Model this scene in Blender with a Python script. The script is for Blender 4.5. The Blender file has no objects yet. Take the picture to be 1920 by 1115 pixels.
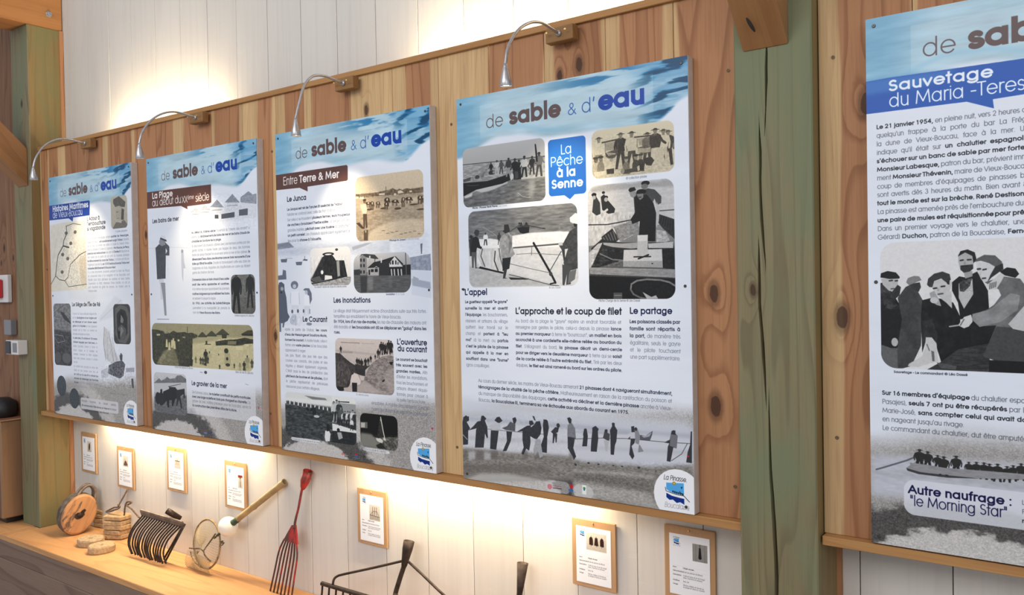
import bpy, bmesh, math, random
import numpy as np
from mathutils import Vector, Matrix

SC = bpy.context.scene
COL = SC.collection
R = math.radians

# ---------------------------------------------------------------- camera, world, lights, exposure
# metres; wall runs along x, faces -y; y = 0 is the printed face of the boards, z = 0 their lower edge
cam_data = bpy.data.cameras.new('camera')
cam = bpy.data.objects.new('camera', cam_data)
COL.objects.link(cam)
SC.camera = cam
cam_data.sensor_fit = 'HORIZONTAL'
cam_data.sensor_width = 36.0
cam_data.lens = 36.0 * 1550.0 / 1920.0
cam_data.clip_start = 0.05
_yaw, _pitch, _roll = 0.6322862, -0.0147683, -0.0183348
_f = Vector((-math.sin(_yaw) * math.cos(_pitch), math.cos(_yaw) * math.cos(_pitch), math.sin(_pitch)))
_r = Vector((math.cos(_yaw), math.sin(_yaw), 0))
_u = _r.cross(_f)
_r2 = _r * math.cos(_roll) + _u * math.sin(_roll)
_u2 = -_r * math.sin(_roll) + _u * math.cos(_roll)
_m = Matrix((_r2, _u2, -_f)).transposed().to_4x4()
_m.translation = Vector((1.791165, -2.436101, 0.737634))
cam.matrix_world = _m

world = bpy.data.worlds.new('room_daylight')
SC.world = world
world.use_nodes = True
world.node_tree.nodes['Background'].inputs[0].default_value = (0.86, 0.90, 1.0, 1)
world.node_tree.nodes['Background'].inputs[1].default_value = 0.62

SC.view_settings.view_transform = 'Standard'
SC.view_settings.look = 'None'
SC.view_settings.gamma = 1
SC.view_settings.use_curve_mapping = False
SC.view_settings.exposure = -0.06


def area_light(name, loc, target, sx, sy, watts, col, spread=180):
    ld = bpy.data.lights.new(name, 'AREA')
    ld.shape = 'RECTANGLE'
    ld.size, ld.size_y = sx, sy
    ld.energy = watts
    ld.color = col
    ld.spread = R(spread)
    o = bpy.data.objects.new(name, ld)
    COL.objects.link(o)
    o.location = loc
    o.rotation_euler = (Vector(target) - Vector(loc)).to_track_quat('-Z', 'Y').to_euler()
    return o


# daylight from the glazed side of the hall, behind and above the visitor
area_light('window_daylight', (-0.5, -6.0, 3.6), (-0.8, 0, 0.6), 6.0, 2.4, 190, (1.0, 0.97, 0.93))
area_light('window_daylight', (4.6, -4.5, 2.4), (0.9, 0, 0.5), 2.5, 2.0, 40, (1.0, 0.97, 0.92))

# warm led strips hidden behind the panelling (they have their strip geometry further down)
LED_TOP = [(-3.05, -2.02), (-0.52, 0.86), (1.2, 3.0)]
LED_BOT = [(-3.25, -1.75), (-0.98, 0.22)]
for a, b in LED_TOP:
    area_light('led_light', ((a + b) / 2, 0.135, 1.585), ((a + b) / 2, 0.19, 2.2), b - a, 0.012, 17.0 * (b - a), (1.0, 0.80, 0.52))
for a, b in LED_BOT:
    area_light('led_light', ((a + b) / 2, 0.135, 0.005), ((a + b) / 2, 0.19, -0.6), b - a, 0.012, 12.0 * (b - a), (1.0, 0.80, 0.52))


# ---------------------------------------------------------------- mesh helpers
def link(name, me, mat=None, parent=None, loc=(0, 0, 0), rot=None, smooth=False):
    o = bpy.data.objects.new(name, me)
    COL.objects.link(o)
    o.location = loc
    if rot is not None:
        o.rotation_euler = rot
    if parent is not None:
        o.parent = parent
    if mat is not None and len(me.materials) == 0:
        me.materials.append(mat)
    if smooth:
        me.polygons.foreach_set('use_smooth', [True] * len(me.polygons))
    return o


def empty(name, loc=(0, 0, 0), rot=(0, 0, 0)):
    o = bpy.data.objects.new(name, None)
    o.empty_display_size = 0.05
    COL.objects.link(o)
    o.location = loc
    o.rotation_euler = rot
    return o


def tag(o, label=None, cat=None, group=None, kind=None):
    if label: o['label'] = label
    if cat: o['category'] = cat
    if group: o['group'] = group
    if kind: o['kind'] = kind
    return o


def bm_mesh(bm, name='m'):
    bmesh.ops.recalc_face_normals(bm, faces=bm.faces)
    me = bpy.data.meshes.new(name)
    bm.to_mesh(me)
    bm.free()
    return me


def add_box(bm, x0, x1, y0, y1, z0, z1, bev=0.0, seg=1):
    b = bmesh.new()
    bmesh.ops.create_cube(b, size=1.0)
    for v in b.verts:
        v.co = Vector(((x0 + x1) / 2 + v.co.x * (x1 - x0), (y0 + y1) / 2 + v.co.y * (y1 - y0), (z0 + z1) / 2 + v.co.z * (z1 - z0)))
    if bev:
        bmesh.ops.bevel(b, geom=list(b.edges), offset=bev, segments=seg, affect='EDGES', profile=0.5)
    me = bpy.data.meshes.new('t')
    b.to_mesh(me); b.free()
    bm.from_mesh(me)
    bpy.data.meshes.remove(me)


def box_mesh(sx, sy, sz, bev=0.0, seg=1):
    bm = bmesh.new()
    add_box(bm, -sx / 2, sx / 2, -sy / 2, sy / 2, -sz / 2, sz / 2, bev, seg)
    return bm_mesh(bm)


def box(name, x0, x1, y0, y1, z0, z1, mat, parent=None, bev=0.0, seg=1):
    o = link(name, box_mesh(x1 - x0, y1 - y0, z1 - z0, bev, seg), mat, parent, ((x0 + x1) / 2, (y0 + y1) / 2, (z0 + z1) / 2))
    return o


def add_tube(bm, pts, rad, n=10, cap=True, sx=1.0):
    """tube along a polyline; rad a number or a list; sx flattens the section"""
    pts = [Vector(p) for p in pts]
    if not hasattr(rad, '__len__'):
        rad = [rad] * len(pts)
    rings = []
    nrm = None
    for i, p in enumerate(pts):
        t = (pts[min(i + 1, len(pts) - 1)] - pts[max(i - 1, 0)]).normalized()
        if nrm is None:
            nrm = t.orthogonal().normalized()
        else:
            nrm = (nrm - t * nrm.dot(t)).normalized()
        bn = t.cross(nrm)
        rings.append([bm.verts.new(p + (nrm * math.cos(2 * math.pi * k / n) * sx + bn * math.sin(2 * math.pi * k / n)) * rad[i]) for k in range(n)])
    for a, b in zip(rings, rings[1:]):
        for k in range(n):
            bm.faces.new((a[k], a[(k + 1) % n], b[(k + 1) % n], b[k]))
    if cap:
        bm.faces.new(rings[0][::-1]); bm.faces.new(rings[-1])


def add_lathe(bm, prof, n=24, axis=(0, 0, 1), org=(0, 0, 0)):
    """prof: list of (radius, height) along axis"""
    axis = Vector(axis).normalized(); org = Vector(org)
    e1 = axis.orthogonal().normalized(); e2 = axis.cross(e1)
    rings = []
    for r, h in prof:
        if r < 1e-6:
            rings.append([bm.verts.new(org + axis * h)])
        else:
            rings.append([bm.verts.new(org + axis * h + (e1 * math.cos(2 * math.pi * k / n) + e2 * math.sin(2 * math.pi * k / n)) * r) for k in range(n)])
    for a, b in zip(rings, rings[1:]):
        for k in range(n):
            if len(a) == 1 and len(b) == 1: continue
            if len(a) == 1: bm.faces.new((a[0], b[k], b[(k + 1) % n]))
            elif len(b) == 1: bm.faces.new((a[k], a[(k + 1) % n], b[0]))
            else: bm.faces.new((a[k], a[(k + 1) % n], b[(k + 1) % n], b[k]))
    if len(rings[0]) > 1: bm.faces.new(rings[0][::-1])
    if len(rings[-1]) > 1: bm.faces.new(rings[-1])


def add_prism(bm, poly, d0, d1, fx):
    """poly of 2d points, extruded from d0 to d1; fx maps (a, b, d) to xyz"""
    a = [bm.verts.new(fx(p[0], p[1], d0)) for p in poly]
    b = [bm.verts.new(fx(p[0], p[1], d1)) for p in poly]
    bm.faces.new(a); bm.faces.new(b[::-1])
    n = len(poly)
    for i in range(n):
        bm.faces.new((a[i], a[(i + 1) % n], b[(i + 1) % n], b[i]))


def smooth_path(pts, n=8):
    """catmull-rom through points"""
    P = [Vector(p) for p in pts]
    P = [2 * P[0] - P[1]] + P + [2 * P[-1] - P[-2]]
    out = []
    for i in range(1, len(P) - 2):
        p0, p1, p2, p3 = P[i - 1:i + 3]
        for k in range(n):
            t = k / n
            out.append(0.5 * ((2 * p1) + (p2 - p0) * t + (2 * p0 - 5 * p1 + 4 * p2 - p3) * t * t + (3 * p1 - p0 - 3 * p2 + p3) * t ** 3))
    out.append(P[-2])
    return out


def bevel_flat(o, w=0.002, seg=2):
    m = o.modifiers.new('edge', 'BEVEL')
    m.width = w; m.segments = seg; m.limit_method = 'ANGLE'
    return o


# ---------------------------------------------------------------- node materials
class NT:
    def __init__(s, name):
        s.m = bpy.data.materials.new(name)
        s.m.use_nodes = True
        s.t = s.m.node_tree
        s.b = s.t.nodes['Principled BSDF']

    def n(s, typ, **kw):
        nd = s.t.nodes.new(typ)
        for k, v in kw.items():
            if k.startswith('i_'):
                key = k[2:]
                key = int(key) if key.isdigit() else key.replace('_', ' ')
                s.put(nd.inputs[key], v)
            else:
                setattr(nd, k, v)
        return nd

    def put(s, sock, v):
        if isinstance(v, bpy.types.NodeSocket):
            s.t.links.new(v, sock)
        elif isinstance(v, bpy.types.Node):
            s.t.links.new(v.outputs[0], sock)
        else:
            if hasattr(v, '__len__') and len(v) == 3 and sock.type == 'RGBA':
                v = (*v, 1)
            sock.default_value = v

    def math(s, op, a, b=0.0, c=0.0, clamp=False):
        nd = s.t.nodes.new('ShaderNodeMath'); nd.operation = op; nd.use_clamp = clamp
        s.put(nd.inputs[0], a); s.put(nd.inputs[1], b); s.put(nd.inputs[2], c)
        return nd.outputs[0]

    def vmath(s, op, a, b=(0, 0, 0)):
        nd = s.t.nodes.new('ShaderNodeVectorMath'); nd.operation = op
        s.put(nd.inputs[0], a); s.put(nd.inputs[1], b)
        return nd.outputs['Value'] if op in ('LENGTH', 'DISTANCE', 'DOT_PRODUCT') else nd.outputs[0]

    def mix(s, f, a, b, mode='MIX'):
        nd = s.t.nodes.new('ShaderNodeMix'); nd.data_type = 'RGBA'; nd.blend_type = mode
        s.put(nd.inputs[0], f); s.put(nd.inputs[6], a); s.put(nd.inputs[7], b)
        return nd.outputs[2]

    def smooth(s, v, lo, hi, a=0.0, b=1.0):
        nd = s.t.nodes.new('ShaderNodeMapRange'); nd.interpolation_type = 'SMOOTHSTEP'
        s.put(nd.inputs[0], v); s.put(nd.inputs[1], lo); s.put(nd.inputs[2], hi); s.put(nd.inputs[3], a); s.put(nd.inputs[4], b)
        return nd.outputs[0]

    def noise(s, vec, scale, detail=3.0, rough=0.5, dist=0.0):
        nd = s.n('ShaderNodeTexNoise')
        s.put(nd.inputs['Vector'], vec)
        nd.inputs['Scale'].default_value = scale
        nd.inputs['Detail'].default_value = detail
        nd.inputs['Roughness'].default_value = rough
        nd.inputs['Distortion'].default_value = dist
        return nd.outputs[0]

    def attr(s, name, vec=False):
        nd = s.n('ShaderNodeAttribute', attribute_type='OBJECT', attribute_name=name)
        return nd.outputs['Vector'] if vec else nd.outputs['Fac']

    def scale(s, v, k):
        nd = s.n('ShaderNodeMapping'); s.put(nd.inputs[0], v); nd.inputs['Scale'].default_value = k
        return nd.outputs[0]

    def bump(s, h, strength, dist=0.002):
        nd = s.n('ShaderNodeBump'); nd.inputs['Strength'].default_value = strength; nd.inputs['Distance'].default_value = dist
        s.put(nd.inputs['Height'], h)
        s.put(s.b.inputs['Normal'], nd.outputs[0])


def simple(name, col, rough=0.6, metal=0.0, spec=0.5, vary=0.0, vscale=20.0, bump=0.0):
    t = NT(name)
    t.b.inputs['Roughness'].default_value = rough
    t.b.inputs['Metallic'].default_value = metal
    t.b.inputs['Specular IOR Level'].default_value = spec
    if vary or bump:
        tc = t.n('ShaderNodeTexCoord').outputs['Object']
        nz = t.noise(tc, vscale, 4, 0.6)
        f = t.smooth(nz, 0.3, 0.7, 1 - vary, 1 + vary * 0.5)
        c = t.vmath('SCALE', tuple(col))
        t.put(c.node.inputs['Scale'], f)
        t.put(t.b.inputs['Base Color'], c)
        if bump: t.bump(nz, bump)
    else:
        t.b.inputs['Base Color'].default_value = (*col, 1)
    return t.m


def wood(name, sap, heart, dark, axis='z', rings=9.0, line=0.55, rough=0.62, sapdef=None, stain=None, stain_amt=0.0, fibre=0.25, cross=5.0, along=0.42):
    """board wood: sapwood edges / heartwood, growth lines that bend round knots.
    object attributes: seed, tone, sapl, sapr (metres), half (half width), k1, k2 = (x, z, radius)"""
    t = NT(name)
    co = t.n('ShaderNodeTexCoord').outputs['Object']
    sp = t.n('ShaderNodeSeparateXYZ'); t.put(sp.inputs[0], co)
    X, Y, Z = sp.outputs
    if axis == 'x': X, Y, Z = Z, Y, X
    if axis == 'y': X, Y, Z = X, Z, Y
    seed = t.attr('seed')
    cb = t.n('ShaderNodeCombineXYZ')
    t.put(cb.inputs[0], t.math('ADD', X, t.math('MULTIPLY', seed, 3.17)))
    t.put(cb.inputs[1], t.math('ADD', Y, t.math('MULTIPLY', seed, 1.31)))
    t.put(cb.inputs[2], t.math('ADD', Z, t.math('MULTIPLY', seed, 7.7)))
    P = cb.outputs[0]
    low = t.noise(t.scale(P, (cross, cross, along)), 1.0, 2.0, 0.45)
    field = t.math('MULTIPLY', low, rings)
    knot = None
    for k in ('k1', 'k2'):
        kv = t.n('ShaderNodeSeparateXYZ'); t.put(kv.inputs[0], t.attr(k, True))
        dx = t.math('SUBTRACT', X, kv.outputs[0]); dz = t.math('MULTIPLY', t.math('SUBTRACT', Z, kv.outputs[1]), 0.50)
        d = t.math('SQRT', t.math('ADD', t.math('MULTIPLY', dx, dx), t.math('MULTIPLY', dz, dz)))
        d = t.math('ADD', d, t.math('MULTIPLY', t.math('SUBTRACT', t.noise(P, 60, 2), 0.5), 0.006))
        kr = t.math('MAXIMUM', kv.outputs[2], 1e-5)
        q = t.math('DIVIDE', d, kr)
        infl = t.math('MULTIPLY', t.math('EXPONENT', t.math('MULTIPLY', t.math('POWER', t.math('DIVIDE', q, 3.0), 2.0), -1.0)), 1.9)
        field = t.math('ADD', field, infl)
        core = t.smooth(q, 0.75, 1.05, 1.0, 0.0)
        ring = t.smooth(q, 1.0, 1.7, 0.55, 0.0)
        km = t.math('MAXIMUM', core, ring)
        knot = km if knot is None else t.math('MAXIMUM', knot, km)
    fr = t.math('FRACT', field)
    ln = t.math('MULTIPLY', t.smooth(fr, 0.55, 0.93), t.smooth(fr, 0.93, 1.0, 1.0, 0.0))
    fib = t.noise(t.scale(P, (160, 160, 4.0)), 1.0, 3.0, 0.6)
    # sapwood mask at both edges
    wob = t.math('MULTIPLY', t.math('SUBTRACT', t.noise(t.scale(P, (0.1, 0.1, 1.6)), 1.0, 2.0), 0.5), 0.05)
    xs = t.math('ADD', X, wob)
    half = t.attr('half')
    el = t.math('ADD', xs, half)
    er = t.math('SUBTRACT', half, xs)
    ml = t.smooth(t.math('SUBTRACT', el, t.attr('sapl')), -0.004, 0.006, 1.0, 0.0)
    mr = t.smooth(t.math('SUBTRACT', er, t.attr('sapr')), -0.004, 0.006, 1.0, 0.0)
    m = t.math('MAXIMUM', ml, mr)
    if sapdef is not None:
        m = t.smooth(low, sapdef, sapdef + 0.06)
    lnamt = t.math('MULTIPLY', ln, t.math('SUBTRACT', line, t.math('MULTIPLY', m, line * 0.72)))
    base = t.mix(m, heart, sap)
    broad = t.noise(t.scale(P, (9, 9, 0.8)), 1.0, 3.0)
    base = t.mix(t.smooth(broad, 0.35, 0.75, 0.0, 0.28), base, dark)
    c = t.mix(lnamt, base, dark)
    c = t.mix(t.math('MULTIPLY', t.smooth(fib, 0.45, 0.7), fibre), c, dark)
    if stain is not None:
        st = t.noise(t.scale(P, (3.5, 3.5, 1.3)), 1.0, 4.0, 0.6, 0.6)
        c = t.mix(t.smooth(st, 0.42, 0.62, 0.0, stain_amt), c, stain)
    c = t.mix(t.math('MULTIPLY', knot, 0.9), c, (0.05, 0.018, 0.008))
    sc = t.n('ShaderNodeVectorMath', operation='SCALE'); t.put(sc.inputs[0], c)
    t.put(sc.inputs['Scale'], t.math('ADD', t.attr('tone'), 1.0))
    t.put(t.b.inputs['Base Color'], sc.outputs[0])
    t.b.inputs['Roughness'].default_value = rough
    t.b.inputs['Specular IOR Level'].default_value = 0.35
    t.bump(t.math('ADD', fib, t.math('MULTIPLY', ln, -0.6)), 0.18, 0.0015)
    return t.m


def wprops(o, seed=None, tone=0.0, sapl=0.0, sapr=0.0, half=0.125, k1=None, k2=None):
    o['seed'] = float(random.uniform(0, 40) if seed is None else seed)
    o['tone'] = float(tone); o['sapl'] = float(sapl); o['sapr'] = float(sapr); o['half'] = float(half)
    o['k1'] = [float(a) for a in (k1 or (9, 9, 0))]
    o['k2'] = [float(a) for a in (k2 or (9, 9, 0))]
    return o


random.seed(7)
M = {}
M['pine'] = wood('pine_boards', (0.66, 0.45, 0.225), (0.46, 0.225, 0.105), (0.235, 0.088, 0.034), rings=11, line=0.6)
M['pine_trim'] = wood('pine_lath', (0.50, 0.30, 0.115), (0.42, 0.22, 0.08), (0.26, 0.12, 0.04), axis='x', rings=10, line=0.4)
M['pine_shelf'] = wood('shelf_pine', (0.72, 0.44, 0.20), (0.62, 0.33, 0.14), (0.42, 0.19, 0.07), axis='x', rings=9, line=0.35)
M['fascia'] = wood('dark_pine_front', (0.27, 0.19, 0.14), (0.25, 0.17, 0.125), (0.13, 0.078, 0.058), axis='x', rings=7, line=0.6, cross=2.6, along=0.4)
M['orange_z'] = wood('larch_brace', (0.40, 0.215, 0.085), (0.36, 0.18, 0.07), (0.22, 0.09, 0.03), axis='z', rings=6, line=0.35)
M['orange_y'] = wood('larch_beam', (0.46, 0.21, 0.07), (0.44, 0.19, 0.06), (0.28, 0.10, 0.03), axis='y', rings=6, line=0.35)
M['post'] = wood('treated_post_wood', (0.29, 0.225, 0.115), (0.24, 0.20, 0.108), (0.125, 0.10, 0.052), rings=14, line=0.55, stain=(0.165, 0.20, 0.11), stain_amt=0.75)
M['post_glow_side'] = wood('treated_post_glow_side', (0.33, 0.23, 0.09), (0.28, 0.19, 0.075), (0.15, 0.10, 0.04), rings=8, line=0.4, stain=(0.20, 0.19, 0.085), stain_amt=0.8)  # green-stained post wood, yellowed: led glow on the side faces put into the colour
M['plywood'] = wood('clip_plywood', (0.56, 0.37, 0.20), (0.48, 0.29, 0.15), (0.33, 0.18, 0.08), rings=5, line=0.2)
M['orange_box'] = wood('box_wood', (0.42, 0.25, 0.14), (0.25, 0.11, 0.06), (0.24, 0.09, 0.035), rings=6, line=0.35)


def white_boards():
    t = NT('whitewashed_boards')
    co = t.n('ShaderNodeTexCoord').outputs['Object']
    sp = t.n('ShaderNodeCombineXYZ'); t.put(sp.inputs[0], t.math('MULTIPLY', t.attr('seed'), 3.1)); t.put(sp.inputs[2], t.math('MULTIPLY', t.attr('seed'), 5.3))
    P = t.vmath('ADD', co, sp.outputs[0])
    a = t.noise(t.scale(P, (60, 60, 1.2)), 1.0, 4.0, 0.6)
    b = t.noise(t.scale(P, (14, 14, 1.5)), 1.0, 3.0, 0.5, 0.4)
    d = t.noise(t.scale(P, (3, 3, 26)), 1.0, 3.0, 0.6)
    c = t.mix(t.smooth(a, 0.45, 0.75, 0.0, 0.28), (0.66, 0.635, 0.59), (0.55, 0.52, 0.48))
    c = t.mix(t.smooth(b, 0.5, 0.75, 0.0, 0.45), c, (0.58, 0.54, 0.52))
    c = t.mix(t.smooth(d, 0.62, 0.75, 0.0, 0.35), c, (0.74, 0.72, 0.68))
    sc = t.n('ShaderNodeVectorMath', operation='SCALE'); t.put(sc.inputs[0], c)
    t.put(sc.inputs['Scale'], t.math('ADD', t.attr('tone'), 1.0))
    t.put(t.b.inputs['Base Color'], sc.outputs[0])
    t.b.inputs['Roughness'].default_value = 0.7
    t.b.inputs['Specular IOR Level'].default_value = 0.3
    t.bump(a, 0.15, 0.001)
    return t.m


M['white'] = white_boards()
M['panel_edge'] = simple('white_board_edge', (0.62, 0.57, 0.53), 0.6, vary=0.08, vscale=30)
M['dark_gap'] = simple('dark_backing', (0.03, 0.025, 0.02), 0.9)
M['screw'] = simple('dark_screw', (0.10, 0.09, 0.085), 0.35, 0.8)
M['brown_screw'] = simple('dull_brown_screw', (0.16, 0.11, 0.06), 0.5, 0.5)
M['brass'] = simple('brass_screw', (0.65, 0.45, 0.16), 0.35, 0.9)
M['steel'] = simple('brushed_steel', (0.50, 0.50, 0.52), 0.33, 0.85, vary=0.1, vscale=60)
M['galv'] = simple('galvanised_nut', (0.42, 0.43, 0.46), 0.5, 0.5, vary=0.2, vscale=80)
M['cork'] = simple('old_cork', (0.43, 0.285, 0.155), 0.95, vary=0.28, vscale=45, bump=0.9)
M['cork_pale'] = simple('pale_cork', (0.43, 0.31, 0.185), 0.95, vary=0.3, vscale=70, bump=0.8)
M['rope'] = simple('tarred_rope', (0.14, 0.085, 0.055), 0.95, vary=0.5, vscale=150, bump=0.8)
M['iron'] = simple('rusty_iron', (0.046, 0.031, 0.026), 0.55, 0.55, vary=0.5, vscale=40, bump=0.3)
M['iron_grey'] = simple('grey_worn_iron', (0.19, 0.145, 0.12), 0.6, 0.3, vary=0.4, vscale=30, bump=0.3)
M['pulley_dark'] = simple('weathered_grey_wood', (0.13, 0.105, 0.085), 0.85, vary=0.5, vscale=25, bump=0.5)
M['float'] = simple('white_float_plastic', (0.80, 0.76, 0.68), 0.35, vary=0.05, vscale=15)
M['bamboo'] = simple('bamboo_handle', (0.42, 0.29, 0.13), 0.45, vary=0.25, vscale=14)
M['hoop'] = simple('cane_hoop', (0.26, 0.17, 0.075), 0.7, vary=0.5, vscale=45, bump=0.4)
M['net'] = simple('fine_net_twine', (0.40, 0.31, 0.17), 0.9)
M['cord_dark'] = simple('dark_cord', (0.12, 0.085, 0.05), 0.9, vary=0.4, vscale=120)
M['green_tape'] = simple('green_binding', (0.035, 0.075, 0.04), 0.5, vary=0.4, vscale=60)
M['paper_white'] = simple('white_paper', (0.80, 0.82, 0.86), 0.7)
M['plastic_white'] = simple('white_plastic', (0.72, 0.71, 0.70), 0.4)
M['plastic_red'] = simple('red_plastic', (0.55, 0.025, 0.03), 0.35)
M['plastic_grey'] = simple('grey_plastic', (0.23, 0.23, 0.25), 0.5)
M['plastic_black'] = simple('black_plastic', (0.02, 0.02, 0.022), 0.4)
M['floor'] = simple('grey_floor', (0.30, 0.27, 0.24), 0.7, vary=0.1, vscale=3)


def red_iron(lo=0.40, hi=0.56):
    t = NT('worn_red_paint_on_iron')
    co = t.n('ShaderNodeTexCoord').outputs['Object']
    n1 = t.noise(t.scale(co, (22, 22, 9)), 1.0, 4.0, 0.65)
    n2 = t.noise(co, 70, 3.0)
    c = t.mix(t.smooth(n1, lo, hi), (0.42, 0.018, 0.016), (0.085, 0.030, 0.026))
    c = t.mix(t.smooth(n2, 0.55, 0.75, 0.0, 0.6), c, (0.05, 0.02, 0.015))
    t.put(t.b.inputs['Base Color'], c)
    t.b.inputs['Roughness'].default_value = 0.5
    t.bump(n1, 0.4)
    return t.m


def sheave_wood():
    t = NT('worn_pulley_cheek')
    co = t.n('ShaderNodeTexCoord').outputs['Object']
    n1 = t.noise(t.scale(co, (14, 14, 5)), 1.0, 4.0, 0.6, 0.5)
    n2 = t.noise(t.scale(co, (60, 60, 6)), 1.0, 3.0)
    ln = t.vmath('LENGTH', t.scale(co, (1, 1, 0.9)))
    c = t.mix(t.smooth(n2, 0.4, 0.7, 0, 0.5), (0.46, 0.23, 0.10), (0.30, 0.13, 0.055))
    c = t.mix(t.smooth(n1, 0.55, 0.64, 0, 0.9), c, (0.07, 0.05, 0.04))
    t.put(t.b.inputs['Base Color'], c)
    t.b.inputs['Roughness'].default_value = 0.6
    t.bump(n2, 0.3)
    return t.m


M['red_iron'] = red_iron()
M['red_dark'] = red_iron(0.30, 0.46)
M['cheek'] = sheave_wood()

SCREWS_1 = [(-1.4, 1.384), (-0.3, 1.369), (0.823, 1.39), (-0.302, 0.107), (0.826, 0.098), (-1.455, 0.15), (-3.65, 0.891)]
SCREWS_2 = [(1.136, 1.375), (1.134, 0.28)]

# ---------------------------------------------------------------- the setting
PW, PH = 0.9484, 1.45                       # printed boards
PX = [-3.5163, -2.4124, -1.3268, -0.2415, 1.2332]

tag(box('floor', -6.0, 5.0, -7.5, 0.24, -1.29, -1.25, M['floor']), 'grey floor below the display shelf', 'floor', kind='structure')

# white boarded wall, one plank every 252.5 mm
wall = tag(empty('wall_back', (0, 0.2, 0)), 'wall of vertical whitewashed boards behind the posts', 'wall', kind='structure')
pl_me = box_mesh(0.2496, 0.02, 3.9, 0.0012)
pl_me.materials.append(M['white'])
k0 = -0.109
for k in range(-24, 12):
    xa = k0 + 0.2525 * k
    o = link('plank', pl_me, None, wall, (xa + 0.12625, 0.011 + random.uniform(-.0008, .0008), 0.80))
    wprops(o, tone=random.uniform(-0.05, 0.04))
box('backing', -6.2, 2.9, 0.224, 0.24, -1.25, 2.9, M['dark_gap'], wall).location.y -= 0.2


# posts of green treated timber
CRACKS = [  # (points (x, z, width)) on the front face of the right-hand post
    [(.963, 1.43, .006), (.960, 1.33, .010), (.957, 1.25, .006), (.953, 1.16, .001)],
    [(.937, 1.21, .001), (.940, 1.13, .009), (.938, 1.02, .007), (.942, .90, .010), (.951, .78, .002)],
    [(.930, .87, .001), (.932, .78, .008), (.931, .68, .009), (.942, .50, .010), (.948, .37, .002)],
    [(.956, .40, .001), (.955, .32, .007), (.957, .19, .009), (.966, .02, .012), (.971, -.13, .012), (.968, -.30, .010), (.966, -.5, .002)],
]


def post_mesh(x0, x1, y0, y1, z0, z1, cracks):
    """square post, front face split by recessed cracks"""
    bm = bmesh.new()
    c = 0.004
    cx, cy, cz = (x0 + x1) / 2, (y0 + y1) / 2, (z0 + z1) / 2
    nz = 90
    zs = [z0 + (z1 - z0) * i / nz for i in range(nz + 1)]

    def at(pts, z):
        zz = [p[1] for p in pts]
        if z > zz[0] or z < zz[-1]: return None
        for a, b in zip(pts, pts[1:]):
            if b[1] <= z <= a[1]:
                t = (a[1] - z) / (a[1] - b[1])
                return a[0] + (b[0] - a[0]) * t, a[2] + (b[2] - a[2]) * t
        return None
    rows = []
    for z in zs:
        spl = []
        for cr in cracks:
            r = at(cr, z)
            if r is None:
                e = cr[0] if z > cr[0][1] else cr[-1]
                r = (e[0], 0.0)
            spl.append(r)
        spl.sort()
        row = [(x0 + c, y0)]
        for (x, w) in spl:
            x += random.uniform(-.0006, .0006) if w > 0.002 else 0
            row += [(x - w / 2 - 1e-5, y0), (x, y0 + (0.03 if w > .0015 else 0.0)), (x + w / 2 + 1e-5, y0)]
        row += [(x1 - c, y0), (x1, y0 + c), (x1, y1), (x0, y1), (x0, y0 + c)]
        # keep the row ordered
        xs = [p[0] for p in row[:len(row) - 4]]
        for i in range(1, len(xs)):
            if xs[i] <= xs[i - 1]: xs[i] = xs[i - 1] + 1e-5
        row = [(xs[i], row[i][1]) for i in range(len(xs))] + row[len(row) - 4:]
        rows.append([bm.verts.new((px - cx, py - cy, z - cz)) for px, py in row])
    for a, b in zip(rows, rows[1:]):
        n = len(a)
        for i in range(n):
            bm.faces.new((a[i], a[(i + 1) % n], b[(i + 1) % n], b[i]))
    bm.faces.new(rows[0][::-1]); bm.faces.new(rows[-1])
    me = bm_mesh(bm)
    me.materials.append(M['post']); me.materials.append(M['post_glow_side'])
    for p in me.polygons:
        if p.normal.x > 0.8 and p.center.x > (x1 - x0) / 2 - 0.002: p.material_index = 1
    return me, (cx, cy, cz)


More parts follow.
